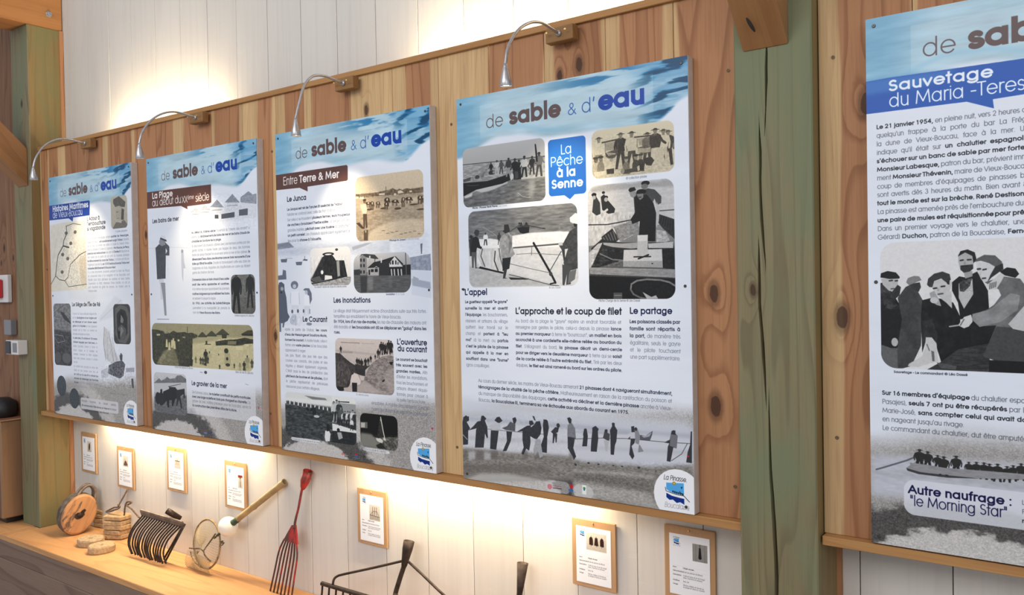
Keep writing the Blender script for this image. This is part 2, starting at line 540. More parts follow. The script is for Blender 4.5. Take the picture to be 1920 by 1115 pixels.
for i, (x0, x1, cr, lab) in enumerate([(-3.945, -3.712, [], 'square green-stained treated timber post at the far end of the shelf'),
                                       (0.862, 1.092, CRACKS, 'square green-stained timber post split by a long dark crack')]):
    me, loc = post_mesh(x0, x1, -0.016, 0.205, -0.74 if i == 0 else -1.25, 2.43, cr)
    o = link('wooden_post', me, None, None, loc)
    wprops(o, seed=3.3 + 5 * i, k1=(0.02, 1.1, 0.012) if i == 0 else (-0.065, 0.12, 0.010), k2=(9, 9, 0))
    tag(o, lab, 'post', kind='structure')
    # pale lath in the corner between the post and the white boards
    lath = box('corner_lath', x1, x1 + 0.012, 0.176, 0.1995, -0.74, 2.43, M['pine'])
    wprops(lath, half=0.02)
    tag(lath, 'thin orange lath in the corner between %s post and white boards' % ('the far' if i == 0 else 'the cracked'), 'trim', kind='structure')
    # tie beam running out of the wall, on top of the post
    bx = box('ceiling_beam', x0 - 0.004, x1 + 0.008, -2.3, 0.198, 2.432, 2.72, M['orange_y'], bev=0.006)
    wprops(bx, seed=2 + i, half=0.12, k1=(0.05, 0.6, 0.012))
    tag(bx, 'orange timber tie beam with bolts above %s post' % ('the far' if i == 0 else 'the cracked'), 'beam', kind='structure')
    for (by, bz) in [(0.115, 2.52), (-0.11, 2.605), (0.09, 2.66)]:
        bm = bmesh.new()
        add_lathe(bm, [(0.021, 0), (0.021, 0.004), (0.014, 0.005), (0.014, 0.018), (0.007, 0.019), (0.007, 0.03), (0, 0.03)], 6, (1, 0, 0))
        nut = link('bolt', bm_mesh(bm), M['galv'], bx, (0.123, by + 1.051, bz - 2.576))
    # diagonal brace from the front of the post up to the beam
    bm = bmesh.new()
    xa, xb = x0 + 0.030, x0 + 0.165
    if i == 0: xa, xb = x0 + 0.06, x0 + 0.198
    zt = 2.43
    pr = [(-0.017, 1.42), (-0.017, 1.655), (-0.017 - (zt - 1.655), zt), (-0.017 - (zt - 1.42), zt)]
    dirv = Vector((0, -1, 1)).normalized()
    add_prism(bm, pr, xa, xb, lambda a, b, d: Vector((d, a, b)))
    q = Matrix.Rotation(-R(45), 3, 'X')       # local z runs along the brace
    cen = Vector(((xa + xb) / 2, -0.5, 2.0))
    for v in bm.verts: v.co = q @ (v.co - cen)
    o = link('diagonal_brace', bm_mesh(bm), M['orange_z'], None, cen)
    o.rotation_euler = (R(45), 0, 0)
    bevel_flat(o, 0.004)
    wprops(o, seed=11 + i * 4, half=0.08, k1=(-0.01, -0.55, 0.0))
    tag(o, 'orange diagonal brace notched into the front of %s post' % ('the far' if i == 0 else 'the cracked'), 'brace', kind='structure')
    if i == 1:
        bm = bmesh.new()
        bmesh.ops.create_uvsphere(bm, u_segments=12, v_segments=8, radius=1)
        for v in bm.verts: v.co = Vector((v.co.x * 0.006, v.co.y * 0.003, v.co.z * 0.026))
        kn = link('knot_hole', bm_mesh(bm), M['dark_gap'], o, (-0.016, -0.083, -0.66), rot=(0, R(-14), 0), smooth=True)


# panelling of wide pine boards in front of the white wall
def panelling(name, xa, xb, z0, z1, boards, label, y0=0.04):
    root = tag(empty(name, (0, y0, 0)), label, 'panelling', kind='structure')
    cache = {}
    for (b0, b1, sl, sr, tone, k1, k2) in boards:
        w = b1 - b0
        key = round(w, 4)
        if key not in cache:
            cache[key] = box_mesh(w - 0.0018, 0.02, z1 - z0, 0.0012)
            cache[key].materials.append(M['pine'])
        o = link('plank', cache[key], None, root, ((b0 + b1) / 2, 0.010 + random.uniform(-.0006, .0006), (z0 + z1) / 2))
        zc, xc = (z0 + z1) / 2, (b0 + b1) / 2
        wprops(o, tone=tone, sapl=sl, sapr=sr, half=w / 2,
               k1=(k1[0] - xc, k1[1] - zc, k1[2]) if k1 else None, k2=(k2[0] - xc, k2[1] - zc, k2[2]) if k2 else None)
    return root


S = 0.2515
b_ = [0.139 - S * k for k in range(-3, 16)]    # seams from right to left
B = [
    (0.641, 0.862, .018, 0, -.02, (0.766, .700, .017), (0.766, .344, .020)),
    (0.3905, 0.641, .055, .035, .0, None, None),
    (0.139, 0.3905, .045, .008, -.05, (0.205, 1.475, .012), (0.285, 1.50, .015)),
    (-.1125, 0.139, 0, 0, -.04, None, None),
    (-.364, -.1125, .25, .0, .02, None, None),
    (-.6155, -.364, .07, .045, -.05, None, None),
    (-.867, -.6155, .26, 0, .0, (-.770, 1.49, .013), None),
    (-1.1185, -.867, 0, 0, -.02, None, None),
    (-1.37, -1.1185, .07, .045, -.03, None, None),
    (-1.6215, -1.37, .115, .03, .02, (-1.405, .52, .012), None),
    (-1.873, -1.6215, .03, .02, -.05, None, None),
    (-2.1245, -1.873, 0, .0, .06, None, None),
    (-2.376, -2.1245, .0, .09, -.05, None, None),
    (-2.6275, -2.376, .03, .0, .04, (-2.43, .62, .012), (-2.5, 1.05, .010)),
    (-2.879, -2.6275, .0, .0, .0, None, None),
    (-3.1305, -2.879, .0, .05, -.06, None, None),
    (-3.382, -3.1305, .0, .0, -.10, None, None),
    (-3.60, -3.382, .0, .10, .0, None, None),
    (-3.71, -3.60, .018, .0, .02, None, None),
]
PANELS = [panelling('wall_panelling', -3.71, .862, -0.002, 1.64, B, 'wide pine board panelling holding four boards between the two posts')]
B2 = [(1.094, 1.345, .060, 0, -.12, (1.225, 1.23, .019), (1.152, .628, .019)), (1.345, 1.597, .02, .05, -.1, None, None), (1.597, 1.848, .06, .0, -.1, None, None),
      (1.848, 2.10, .03, .05, -.1, None, None), (2.10, 2.351, .0, .05, -.1, None, None), (2.351, 2.6, .05, .0, -.1, None, None)]
PANELS.append(panelling('wall_panelling', 1.094, 2.6, -0.002, 1.64, B2, 'pine board panelling on the near side of the cracked post'))
B3 = [(-4.198, -3.947, .0, .0, -.46, (-4.12, .98, .010), (-4.05, .1, .008)), (-4.45, -4.198, .02, 0, -.46, (-4.25, 1.05, .012), (-4.3, .95, .008)), (-4.70, -4.45, 0, .0, -.46, None, None),  # low tone: shade beyond the far post painted into these boards
      (-4.95, -4.70, .0, .02, -.46, None, None), (-5.20, -4.95, .0, .02, -.46, None, None), (-5.45, -5.20, .0, .02, -.46, None, None), (-5.7, -5.45, .0, .02, -.46, None, None)]
panelling('wall_panelling', -5.7, -3.947, -0.74, 3.3, B3, 'reddish pine boards beyond the far post')

for pi, pts in ((0, SCREWS_1), (1, SCREWS_2)):
    bm = bmesh.new(); add_lathe(bm, [(.0055, 0), (.0055, .0010), (.0030, .0014), (.0012, .0004), (0, .0004)], 12, (0, -1, 0))
    me = bm_mesh(bm)
    for x, z in pts: link('screw', me, M['brown_screw'], PANELS[pi], (x, -0.0008, z))

# laths closing the panelling above and below
TR = [('trim_1', -3.71, .860, 1.64, 1.664, .026, .070, 'narrow pine lath along the top of the panelling'),
      ('trim_2', -3.71, .860, -.029, -.0025, .006, .075, 'narrow pine lath the four boards stand on'),
      ('trim_3', 1.098, 2.6, 1.64, 1.664, .026, .070, 'narrow pine lath on top of the near panelling'),
      ('trim_4', 1.098, 2.6, -.029, -.0025, .006, .075, 'narrow pine lath under the near board')]
for nm, xa, xb, za, zb, ya, yb, lab in TR:
    o = box(nm, xa, xb, ya, yb, za, zb, M['pine_trim'], bev=0.0015)
    wprops(o, half=0.02, tone=0.12)
    tag(o, lab, 'trim', kind='structure')

# led strips fixed behind the laths
def led_mat():
    t = NT('warm_led_diffuser')
    t.b.inputs['Base Color'].default_value = (0.9, 0.85, 0.7, 1)
    t.b.inputs['Emission Color'].default_value = (1.0, 0.82, 0.55, 1)
    t.b.inputs['Emission Strength'].default_value = 3.0
    return t.m
M['led'] = led_mat()
for (a, b), z, lab in [(LED_TOP[0], 1.572, 'warm led strip hidden behind the top lath above the two farthest boards'),
                       (LED_TOP[1], 1.572, 'warm led strip hidden behind the top lath near the cracked post'),
                       (LED_BOT[0], 0.018, 'warm led strip hidden under the two farthest boards'),
                       (LED_BOT[1], 0.018, 'warm led strip hidden under the third and fourth boards')]:
    up = 1 if z > 1 else -1
    o = empty('led_strip', ((a + b) / 2, 0.135, z))
    box('channel', -(b - a) / 2, (b - a) / 2, -0.012, 0.012, -0.006, 0.006, M['steel'], o)
    box('diffuser', -(b - a) / 2, (b - a) / 2, -0.008, 0.008, 0.006 if up > 0 else -0.009, 0.009 if up > 0 else -0.006, M['led'], o)
    for q in (0.15, 0.5, 0.85):
        xx = -(b - a) / 2 + q * (b - a)
        box('bracket', xx - .01, xx + .01, -0.0745, -0.0125, -0.004, 0.004, M['steel'], o)
    tag(o, lab, 'light', 'led strips behind the panelling')

# battens that carry the panelling off the white wall
for xx in (-3.69, -1.9, -0.7, 0.845, 1.11, 2.55):
    o = box('batten', xx - .012, xx + .012, .0608, .199, .10, 1.54, M['pine_trim'])
    wprops(o)
    tag(o, 'spacer batten behind the pine panelling', 'batten', 'battens behind the panelling', kind='structure')

# ---------------------------------------------------------------- shelf
shelf = tag(empty('display_shelf', (0, 0, -0.74)), 'long pale pine bench shelf running under the boards', 'shelf')
for i, (xa, xb, ya, yb, sd) in enumerate([(-5.6, -3.80, -.215, .038, 1.0), (-3.799, .86, -.215, .199, 6.0), (0.861, 2.7, -.215, -.018, 9.0)]):
    o = link('plank', box_mesh(xb - xa, yb - ya, 0.034, 0.003), M['pine_shelf'], shelf, ((xa + xb) / 2, (ya + yb) / 2, -0.017))
    if i == 1:
        # notch-free plank: it stops at the post face, the rest runs beside it
        o.location.x = (-3.71 + .86) / 2; o.data = box_mesh(.86 + 3.71, yb - ya, 0.034, 0.003); o.data.materials.append(M['pine_shelf'])
    wprops(o, seed=sd, sapl=0.05 if i != 1 else 0.16, half=(yb - ya) / 2, k1=(9, 9, 0))
o = link('plank', box_mesh(-3.7105 + 3.799, .215 - .018, 0.034, 0.003), M['pine_shelf'], shelf, ((-3.7105 - 3.799) / 2, (-.215 - .018) / 2, -0.017))
wprops(o, seed=6.4, sapl=0.16, half=0.2)
fz = 0.0
for i, h in enumerate((0.115, 0.135, 0.135, 0.12)):
    o = link('fascia_board', box_mesh(8.25, 0.022, h - 0.002, 0.002), M['fascia'], shelf, (-1.48, -0.2 - 0.0015 * (i % 2), -0.035 - fz - h / 2))
    wprops(o, seed=4.1 + 3.7 * i, half=h / 2)
    fz += h


# ---------------------------------------------------------------- picture lamps above the boards
def picture_lamp(cx, label, hx=0.0, hy=0.0, hz=0.0):
    o = empty('picture_lamp', (cx, 0.026, 1.606))
    tag(o, label, 'lamp', 'gooseneck lamps over the boards')
    blk = link('mounting_block', box_mesh(0.112, 0.036, 0.052, 0.002), M['pine_trim'], o, (0, -0.0185, 0))
    wprops(blk, half=.03, tone=-.30)
    for sx in (-0.040, 0.036):
        bm = bmesh.new(); add_lathe(bm, [(0.0045, 0), (0.0045, 0.0012), (0.002, 0.002), (0, 0.002)], 10, (0, -1, 0), (sx, -0.0367, 0.004))
        link('screw', bm_mesh(bm), M['brass'], blk)
    bm = bmesh.new(); add_lathe(bm, [(0.011, 0), (0.011, 0.004), (0.007, 0.009)], 14, (0, -1, 0), (0, -0.037, 0))
    link('collar', bm_mesh(bm), M['steel'], o, smooth=True)
    neck = smooth_path([(0, -0.040, 0), (0, -0.075, 0.004), (0, -0.14, 0.011), (hx * .4, -0.205, -0.003), (hx * .7, -0.265 + hy * .5, -0.045 + hz * .4), (hx * .9, -0.308 + hy, -0.11 + hz), (hx, -0.326 + hy, -0.170 + hz)], 14)
    rad = [0.0052 + (0.0005 if i % 2 else 0) for i in range(len(neck))]
    bm = bmesh.new(); add_tube(bm, neck, rad, 10)
    link('gooseneck', bm_mesh(bm), M['steel'], o, smooth=True)
    d = (neck[-1] - neck[-3]).normalized() + Vector((0, 0.30, 0)); d.normalize()
    h0 = neck[-1] + d * 0.0
    bm = bmesh.new()
    add_lathe(bm, [(0, -0.004), (0.0065, -0.004), (0.0068, 0.006), (0.0085, 0.010), (0.0125, 0.026), (0.0175, 0.046), (0.0205, 0.066), (0.0195, 0.068), (0.0185, 0.066), (0.0185, 0.058), (0, 0.058)], 24, d, h0)
    link('lamp_head', bm_mesh(bm), M['steel'], o, smooth=True)
    bm = bmesh.new(); add_lathe(bm, [(0.018, 0.0605), (0.018, 0.062), (0, 0.064)], 20, d, h0)
    link('lens', bm_mesh(bm), M['lens'], o, smooth=True)
    ld = bpy.data.lights.new('lamp_spot', 'SPOT')
    ld.energy = LAMP_W; ld.color = (1.0, 0.80, 0.52); ld.spot_size = R(74); ld.spot_blend = 1.0; ld.shadow_soft_size = 0.016
    lo = bpy.data.objects.new('lamp_light', ld); COL.objects.link(lo); lo.parent = o
    lo.location = h0 + d * 0.074
    lo.rotation_euler = (d + Vector((0, 0.70, 0))).to_track_quat('-Z', 'Y').to_euler()
    return o


def lens_mat():
    t = NT('lit_lamp_lens')
    t.b.inputs['Base Color'].default_value = (0.9, 0.85, 0.7, 1)
    t.b.inputs['Emission Color'].default_value = (1.0, 0.85, 0.6, 1)
    t.b.inputs['Emission Strength'].default_value = 12.0
    return t.m
M['lens'] = lens_mat()
LAMP_W = 13
picture_lamp(-3.035, 'gooseneck picture lamp over the farthest board, nearest the far post')
picture_lamp(-1.930, 'gooseneck picture lamp over the second board from the far post', 0, -.012)
picture_lamp(-0.850, 'gooseneck picture lamp over the third board, with the cows photo', 0, .03, -.02)
picture_lamp(0.236, 'gooseneck picture lamp over the fourth board, nearest the cracked post', -.005, -.02)

# ---------------------------------------------------------------- things on the shelf
SZ = -0.74


def pulley():
    o = empty('pulley_block', (-3.4029, 0.0037, -0.7310))
    tag(o, 'old wooden ship pulley block leaning beside the far post', 'pulley')
    # local frame: disc axis = x, tall axis = z, leaning back towards the wall
    def ov(r0, r1, n=40, sq=1.0):
        return [(math.cos(a) * r0, math.sin(a) * r1) for a in [2 * math.pi * k / n for k in range(n)]]
    inner = empty('body', (0, 0, 0))
    inner.parent = o
    def cheek(name, x0, x1, ry, rz, mat, cz=0.128):
        bm = bmesh.new()
        n = 40
        prof = [(x0, .93), (x0 + (x1 - x0) * .25, 1.0), (x0 + (x1 - x0) * .75, 1.0), (x1, .90)]
        rings = [[bm.verts.new((x, math.cos(2 * math.pi * k / n) * ry * s, cz + math.sin(2 * math.pi * k / n) * rz * s)) for k in range(n)] for x, s in prof]
        for a, b in zip(rings, rings[1:]):
            for k in range(n): bm.faces.new((a[k], a[(k + 1) % n], b[(k + 1) % n], b[k]))
        bm.faces.new(rings[0][::-1]); bm.faces.new(rings[-1])
        return link(name, bm_mesh(bm), mat, o, smooth=False)
    cheek('cheek', 0.026, 0.056, 0.096, 0.124, M['cheek'])
    cheek('cheek', -0.014, 0.014, 0.100, 0.128, M['pulley_dark'])
    cheek('cheek', -0.056, -0.026, 0.096, 0.124, M['pulley_dark'])
    cheek('sheave', 0.0145, 0.0255, 0.080, 0.106, M['pulley_dark'])
    cheek('sheave', -0.0255, -0.0145, 0.080, 0.106, M['pulley_dark'])
    bm = bmesh.new(); add_lathe(bm, [(0.016, -0.06), (0.016, 0.058), (0.011, 0.062), (0, 0.062)], 12, (1, 0, 0), (0, 0, 0.125))
    bpy.data.objects.remove(inner)
    link('axle_pin', bm_mesh(bm), M['iron'], o, smooth=True)
    bm = bmesh.new()
    add_prism(bm, [(-.024, .104), (-.028, .122), (-.018, .136), (-.006, .140), (.000, .156), (.010, .168), (.022, .162), (.018, .146), (.026, .136), (.020, .118), (.006, .104), (-.008, .098)], .0555, .0585, lambda a, b, d: Vector((d, a, b)))
    link('iron_plate', bm_mesh(bm), M['iron'], o)
    for sx in (-0.020, 0.020):
        p = smooth_path([(sx, .060, .222), (sx, .048, .262), (sx, .030, .292), (sx, .0, .305), (sx, -.026, .292), (sx, -.040, .262), (sx, -.050, .226)], 6)
        bm = bmesh.new(); add_tube(bm, p, 0.0085, 8, sx=1.25)
        link('strap', bm_mesh(bm), M['iron_grey'], o, smooth=True)
    o.rotation_euler = (R(-27), 0, R(-8))
    return o
pulley()


def cork_plate_mesh(w, d, h, seed):
    rnd = random.Random(seed)
    bm = bmesh.new()
    base = [(-w / 2, -d * .18), (-w * .36, -d / 2), (w * .40, -d / 2), (w / 2, -d * .2), (w / 2, d * .3), (w * .3, d / 2), (-w * .32, d / 2), (-w / 2, d * .2)]
    out = []
    for i in range(len(base)):
        a, b = base[i], base[(i + 1) % len(base)]
        for k in range(5):
            t = k / 5
            out.append((a[0] + (b[0] - a[0]) * t + rnd.uniform(-.0016, .0016), a[1] + (b[1] - a[1]) * t + rnd.uniform(-.0016, .0016)))
    lv = [(-h / 2, .955), (-h * .36, 1.0), (h * .30, 1.0), (h / 2, .95)]
    rings = [[bm.verts.new((x * s + rnd.uniform(-.001, .001), y * s + rnd.uniform(-.001, .001), z + rnd.uniform(-.0012, .0012))) for x, y in out] for z, s in lv]
    n = len(out)
    for a, b in zip(rings, rings[1:]):
        for k in range(n): bm.faces.new((a[k], a[(k + 1) % n], b[(k + 1) % n], b[k]))
    bm.faces.new(rings[0][::-1]); bm.faces.new(rings[-1])
    return bm_mesh(bm)


def cork_stack(loc, rz, n, w, d, h, gap, label, ropes, seed):
    o = empty('cork_float_string', loc, (0, 0, 0))
    tag(o, label, 'cork floats', 'strings of cork plate floats')
    rnd = random.Random(seed)
    z = 0.001
    for k in range(n):
        hh = h * rnd.uniform(.9, 1.1)
        p = link('cork_plate', cork_plate_mesh(w * rnd.uniform(.95, 1.03) * (1 + .03 * (n / 2 - abs(k - n / 2))), d * rnd.uniform(.97, 1.03), hh, seed * 10 + k), M['cork'], o,
                 (rnd.uniform(-.006, .006), rnd.uniform(-.005, .005), z + hh / 2), rot=(R(rnd.uniform(-1.2, 1.2)), R(rnd.uniform(-1.2, 1.2)), rz + R(rnd.uniform(-5, 5))))
        z += hh + gap
    for pts, r in ropes:
        q = smooth_path([Vector(p) - Vector(loc) for p in pts], 8)
        rad = [r * (1 + .16 * math.sin(i * 1.9)) for i in range(len(q))]
        bm = bmesh.new(); add_tube(bm, q, rad, 8)
        link('rope', bm_mesh(bm), M['rope'], o, smooth=True)
    return o


cork_stack((-3.0998, 0.1749, -0.7380), R(24), 5, .150, .165, .0265, .0022, 'taller front string of thick cork plate floats tied with dark rope',
    [([(-2.9304, 0.1100, -0.5737), (-2.9262, 0.1120, -0.5326), (-2.9185, 0.1150, -0.5038), (-2.9033, 0.1200, -0.4902), (-2.8622, 0.1200, -0.4876), (-2.8890, 0.1150, -0.5028), (-2.8978, 0.1100, -0.5092), (-2.8516, 0.1100, -0.5213), (-2.8044, 0.1120, -0.5459), (-2.7672, 0.1100, -0.5615)], .0050),
     ([(-2.9178, 0.1180, -0.4981), (-2.9510, 0.1400, -0.4791), (-2.9897, 0.1650, -0.4644), (-3.0247, 0.1880, -0.4482)], .0025)], 3)
cork_stack((-3.4064, 0.2572, -0.7380), R(12), 4, .115, .135, .0265, .0022, 'lower rear string of cork plate floats with a rope pulled up the wall',
    [([(-3.0308, 0.1880, -0.4490), (-3.0422, 0.1700, -0.4886), (-3.0561, 0.1500, -0.5312), (-3.0566, 0.1400, -0.5483), (-3.0905, 0.1350, -0.5553), (-3.1314, 0.1300, -0.5730), (-3.1761, 0.1300, -0.5925), (-3.1350, 0.1250, -0.5853), (-3.0880, 0.1300, -0.5699), (-3.0416, 0.1350, -0.5546), (-3.0320, 0.1400, -0.5416), (-3.0654, 0.1450, -0.5378)], .0046)], 8)


def cork_ring(loc, rad, h, tilt, label, seed):
    rnd = random.Random(seed)
    bm = bmesh.new()
    n = 36
    prof = [(.16, 0), (.95, 0), (1.0, .15), (1.0, .82), (.93, 1.0), (.24, 1.0), (.16, .90)]
    rings = []
    for s, z in prof:
        rings.append([bm.verts.new((math.cos(2 * math.pi * k / n) * rad * s * (1 + .05 * math.sin(2 * k * 2 * math.pi / n + seed)) * rnd.uniform(.985, 1.015), math.sin(2 * math.pi * k / n) * rad * s * .86 * rnd.uniform(.985, 1.015), z * h)) for k in range(n)])
    m = len(rings)
    for i in range(m):
        a, b = rings[i], rings[(i + 1) % m]
        for k in range(n): bm.faces.new((a[k], a[(k + 1) % n], b[(k + 1) % n], b[k]))
    o = link('cork_ring', bm_mesh(bm), M['cork_pale'], None, loc, rot=tilt)
    tag(o, label, 'cork ring', 'loose cork rings')
cork_ring((-3.0801, -0.0129, -0.7370), .076, .040, (R(2), R(-1), .5), 'loose cork ring lying behind, nearer the pulley block', 2)
cork_ring((-2.9031, -0.0414, -0.7390), .076, .040, (0, 0, 1.3), 'loose round cork ring lying nearest the shelf edge', 5)


def clam_rake():
    o = empty('clam_rake', (-2.6278, 0.1184, -0.7400))
    O = Vector(o.location)
    tag(o, 'rusty iron hand rake head with many long curved tines', 'rake')
    A = Vector((-2.6751, 0.0750, -0.5119)); Bp = Vector((-2.2732, 0.0750, -0.5156))
    ax = (Bp - A).normalized()
    up = Vector((0, -0.25, 1)).normalized()
    nr = ax.cross(up).normalized()
    bm = bmesh.new()
    pr = [(-.004, -.018), (.004, -.018), (.006, .010), (.002, .019), (-.006, .019)]
    L = (Bp - A).length
    add_prism(bm, pr, -.006, L + .006, lambda a, b, d: A - O + ax * d + nr * a + up * b)
    link('head_bar', bm_mesh(bm), M['iron_grey'], o)
    n = 16
    for k in range(n):
        t = k / (n - 1)
        top = A.lerp(Bp, t * .93 + .02) - up * .012
        tip = Vector((-2.6757, 0.0100, -0.7279)).lerp(Vector((-2.3438, 0.0100, -0.7264)), t) + Vector((random.uniform(-.006, .006), random.uniform(-.01, .01), random.uniform(-.004, .006)))
        tip.z = max(tip.z, -.7385)
        m1 = top.lerp(tip, .35) + Vector((-.030, -.030, .0)) * .9
        m2 = top.lerp(tip, .70) + Vector((-.030, -.028, -.0)) * .9
        bm = bmesh.new(); add_tube(bm, [p - O for p in smooth_path([top, m1, m2, tip], 6)], 0.0048, 6)
        link('tine', bm_mesh(bm), M['iron'], o, smooth=True)
    for (a, b) in [((-2.2627, 0.0780, -0.5089), (-2.3698, 0.0200, -0.7052)), ((-2.2640, 0.0850, -0.5137), (-2.3602, 0.0200, -0.7207))]:
        bm = bmesh.new(); add_tube(bm, [Vector(a) - O, Vector(b) - O], 0.0052, 6)
        link('side_stay', bm_mesh(bm), M['iron'], o, smooth=True)
    a = Vector((-2.3943, 0.0600, -0.4550)); b = Vector((-2.3653, 0.1200, -0.5087)); d = (b - a).normalized()
    bm = bmesh.new(); add_lathe(bm, [(.0165, 0), (.0135, .002), (.013, .03), (.010, .03), (.0, .03)][::-1], 16, d, a - O)
    add_lathe(bm, [(.0168, 0), (.0172, .02), (.0150, (b - a).length), (0, (b - a).length)], 16, d, a - O)
    link('socket', bm_mesh(bm), M['iron'], o, smooth=True)
clam_rake()


def landing_net():
    c = Vector((-2.0977, 0.1050, -0.5973)); E = Vector((-1.5481, 0.1860, -0.2164))
    o = empty('landing_net', (c.x, c.y, -0.74)); O = Vector(o.location)
    tag(o, 'bamboo-handled hoop net with a white ball float leaning on the wall', 'net')
    a = (E - c).normalized()
    b0 = Vector((0.30, 0.22, 1.0)); b = (b0 - a * b0.dot(a)).normalized()
    nrm = a.cross(b).normalized()
    if nrm.y > 0: nrm = -nrm
    Rb, Ra = .128, .112
    hoop = [c + b * math.cos(t) * Rb + a * math.sin(t) * Ra for t in [2 * math.pi * k / 48 for k in range(49)]]
    low = min(p.z for p in hoop)
    dz = Vector((0, 0, (-.7345 - low)))
    if dz.z < 0: dz = Vector((0, 0, 0))
    hoop = [p + dz - O for p in hoop]; c = c + dz
    bm = bmesh.new(); add_tube(bm, hoop, [.0052 * (1 + .12 * math.sin(i * 1.3)) for i in range(49)], 8, cap=False)
    link('hoop', bm_mesh(bm), M['hoop'], o, smooth=True)
    # net bag: knotted mesh of fine twine sagging out of the hoop
    bm = bmesh.new()
    nr, na = 13, 56
    sag = Vector((-.022, -.052, -.030))
    def pt(i, k):
        r = 1 - i / nr
        t = 2 * math.pi * (k + .5 * (i % 2)) / na
        p = c + b * math.cos(t) * Rb * r + a * math.sin(t) * Ra * r
        dep = (1 - r ** 2.2)
        w = .55 + .45 * max(0, -math.cos(t))
        q = p + sag * dep * w + Vector((0, 0, -.012)) * dep * math.sin(3 * t)
        q.z = max(q.z, -.7378)
        return q - O
    def seg(p, q, r=.00085):
        d = (q - p); e1 = d.orthogonal().normalized() * r; e2 = d.cross(e1).normalized() * r
        v = [bm.verts.new(p + x) for x in (e1, e2 * .9 - e1 * .5, -e2 * .9 - e1 * .5)] + [bm.verts.new(q + x) for x in (e1, e2 * .9 - e1 * .5, -e2 * .9 - e1 * .5)]
        for j in range(3): bm.faces.new((v[j], v[(j + 1) % 3], v[3 + (j + 1) % 3], v[3 + j]))
    for i in range(nr - 1):
        for k in range(na):
            p = pt(i, k)
            if i % 2: seg(p, pt(i + 1, k)) ; seg(p, pt(i + 1, (k + 1) % na))
            else: seg(p, pt(i + 1, k)); seg(p, pt(i + 1, (k - 1) % na))
    tag(link('net_bag', bm_mesh(bm), M['net'], o), kind='stuff')
    # loose second layer of net heaped at the bottom
    bm = bmesh.new()
    for i in range(10):
        for k in range(22):
            def q(i, k):
                u_, v_ = i / 10, k / 22
                p = Vector((-2.2347, 0.0850, -0.6470)).lerp(Vector((-2.0126, 0.0750, -0.6611)), v_) + Vector((.01 * math.sin(9 * v_), -.02 * math.sin(math.pi * u_), -.115 * u_ * (1 - .25 * v_)))
                p.z = max(p.z, -.7375)
                return p - O
            seg(q(i, k), q(i + 1, k + .5), .0011); seg(q(i, k), q(i + 1, k - .5), .0011)
    tag(link('net_fold', bm_mesh(bm), M['net'], o), kind='stuff')
    for pts, r in [([(-2.0042, 0.0950, -0.5257), (-2.0358, 0.0900, -0.5632), (-2.0599, 0.0800, -0.5955), (-2.0869, 0.0750, -0.6269)], .0038),
                   ([(-2.2293, 0.0850, -0.6375), (-2.1670, 0.0800, -0.6281), (-2.1217, 0.0760, -0.6192), (-2.0869, 0.0750, -0.6269), (-2.0610, 0.0700, -0.6462), (-2.0116, 0.0680, -0.6646)], .0038),
                   ([(-2.2170, 0.0830, -0.6548), (-2.1860, 0.0750, -0.6843), (-2.1385, 0.0660, -0.6986), (-2.0816, 0.0600, -0.7088)], .0030),
                   ([(-1.9685, 0.0950, -0.5615), (-1.9479, 0.1000, -0.5566), (-1.9595, 0.0950, -0.5683), (-1.9390, 0.1000, -0.5634), (-1.9551, 0.0980, -0.5794)], .0030)]:
        bm = bmesh.new(); q = smooth_path([Vector(p) - O for p in pts], 10)
        add_tube(bm, q, [r * (1 + .28 * math.sin(i * 2.1)) for i in range(len(q))], 6)
        link('cord', bm_mesh(bm), M['cord_dark'], o, smooth=True)
    # float ball threaded on the handle, binding and bamboo
    bc = Vector((-1.9354, 0.1250, -0.4860)); d = (E - bc).normalized()
    bm = bmesh.new()
    add_lathe(bm, [(.012, -.045)] + [(.0525 * math.cos(t), .047 * math.sin(t)) for t in [-1.2 + 2.4 * k / 14 for k in range(15)]] + [(.017, .044), (.015, .036), (.0, .036)], 32, d, bc - O)
    link('float_ball', bm_mesh(bm), M['float'], o, smooth=True)
    bm = bmesh.new(); add_tube(bm, [bc + d * .034 - O, bc + d * .085 - O], .0165, 14); add_tube(bm, [c + a * Ra * .6 - O, bc - O], .007, 8)
    link('binding', bm_mesh(bm), M['green_tape'], o, smooth=True)
    L = (E - bc).length
    prof = []
    for i in range(40):
        h = .080 + (L - .080) * i / 39
        r = .0152 + .0018 * i / 39
        for nd in (.36, .93):
            r += .0032 * math.exp(-((i / 39 - nd) / .022) ** 2)
        prof.append((r, h))
    prof += [(.0125, L), (.0118, L - .03), (0, L - .03)]
    bm = bmesh.new(); add_lathe(bm, prof, 20, d, bc - O)
    link('handle', bm_mesh(bm), M['bamboo'], o, smooth=True)
landing_net()


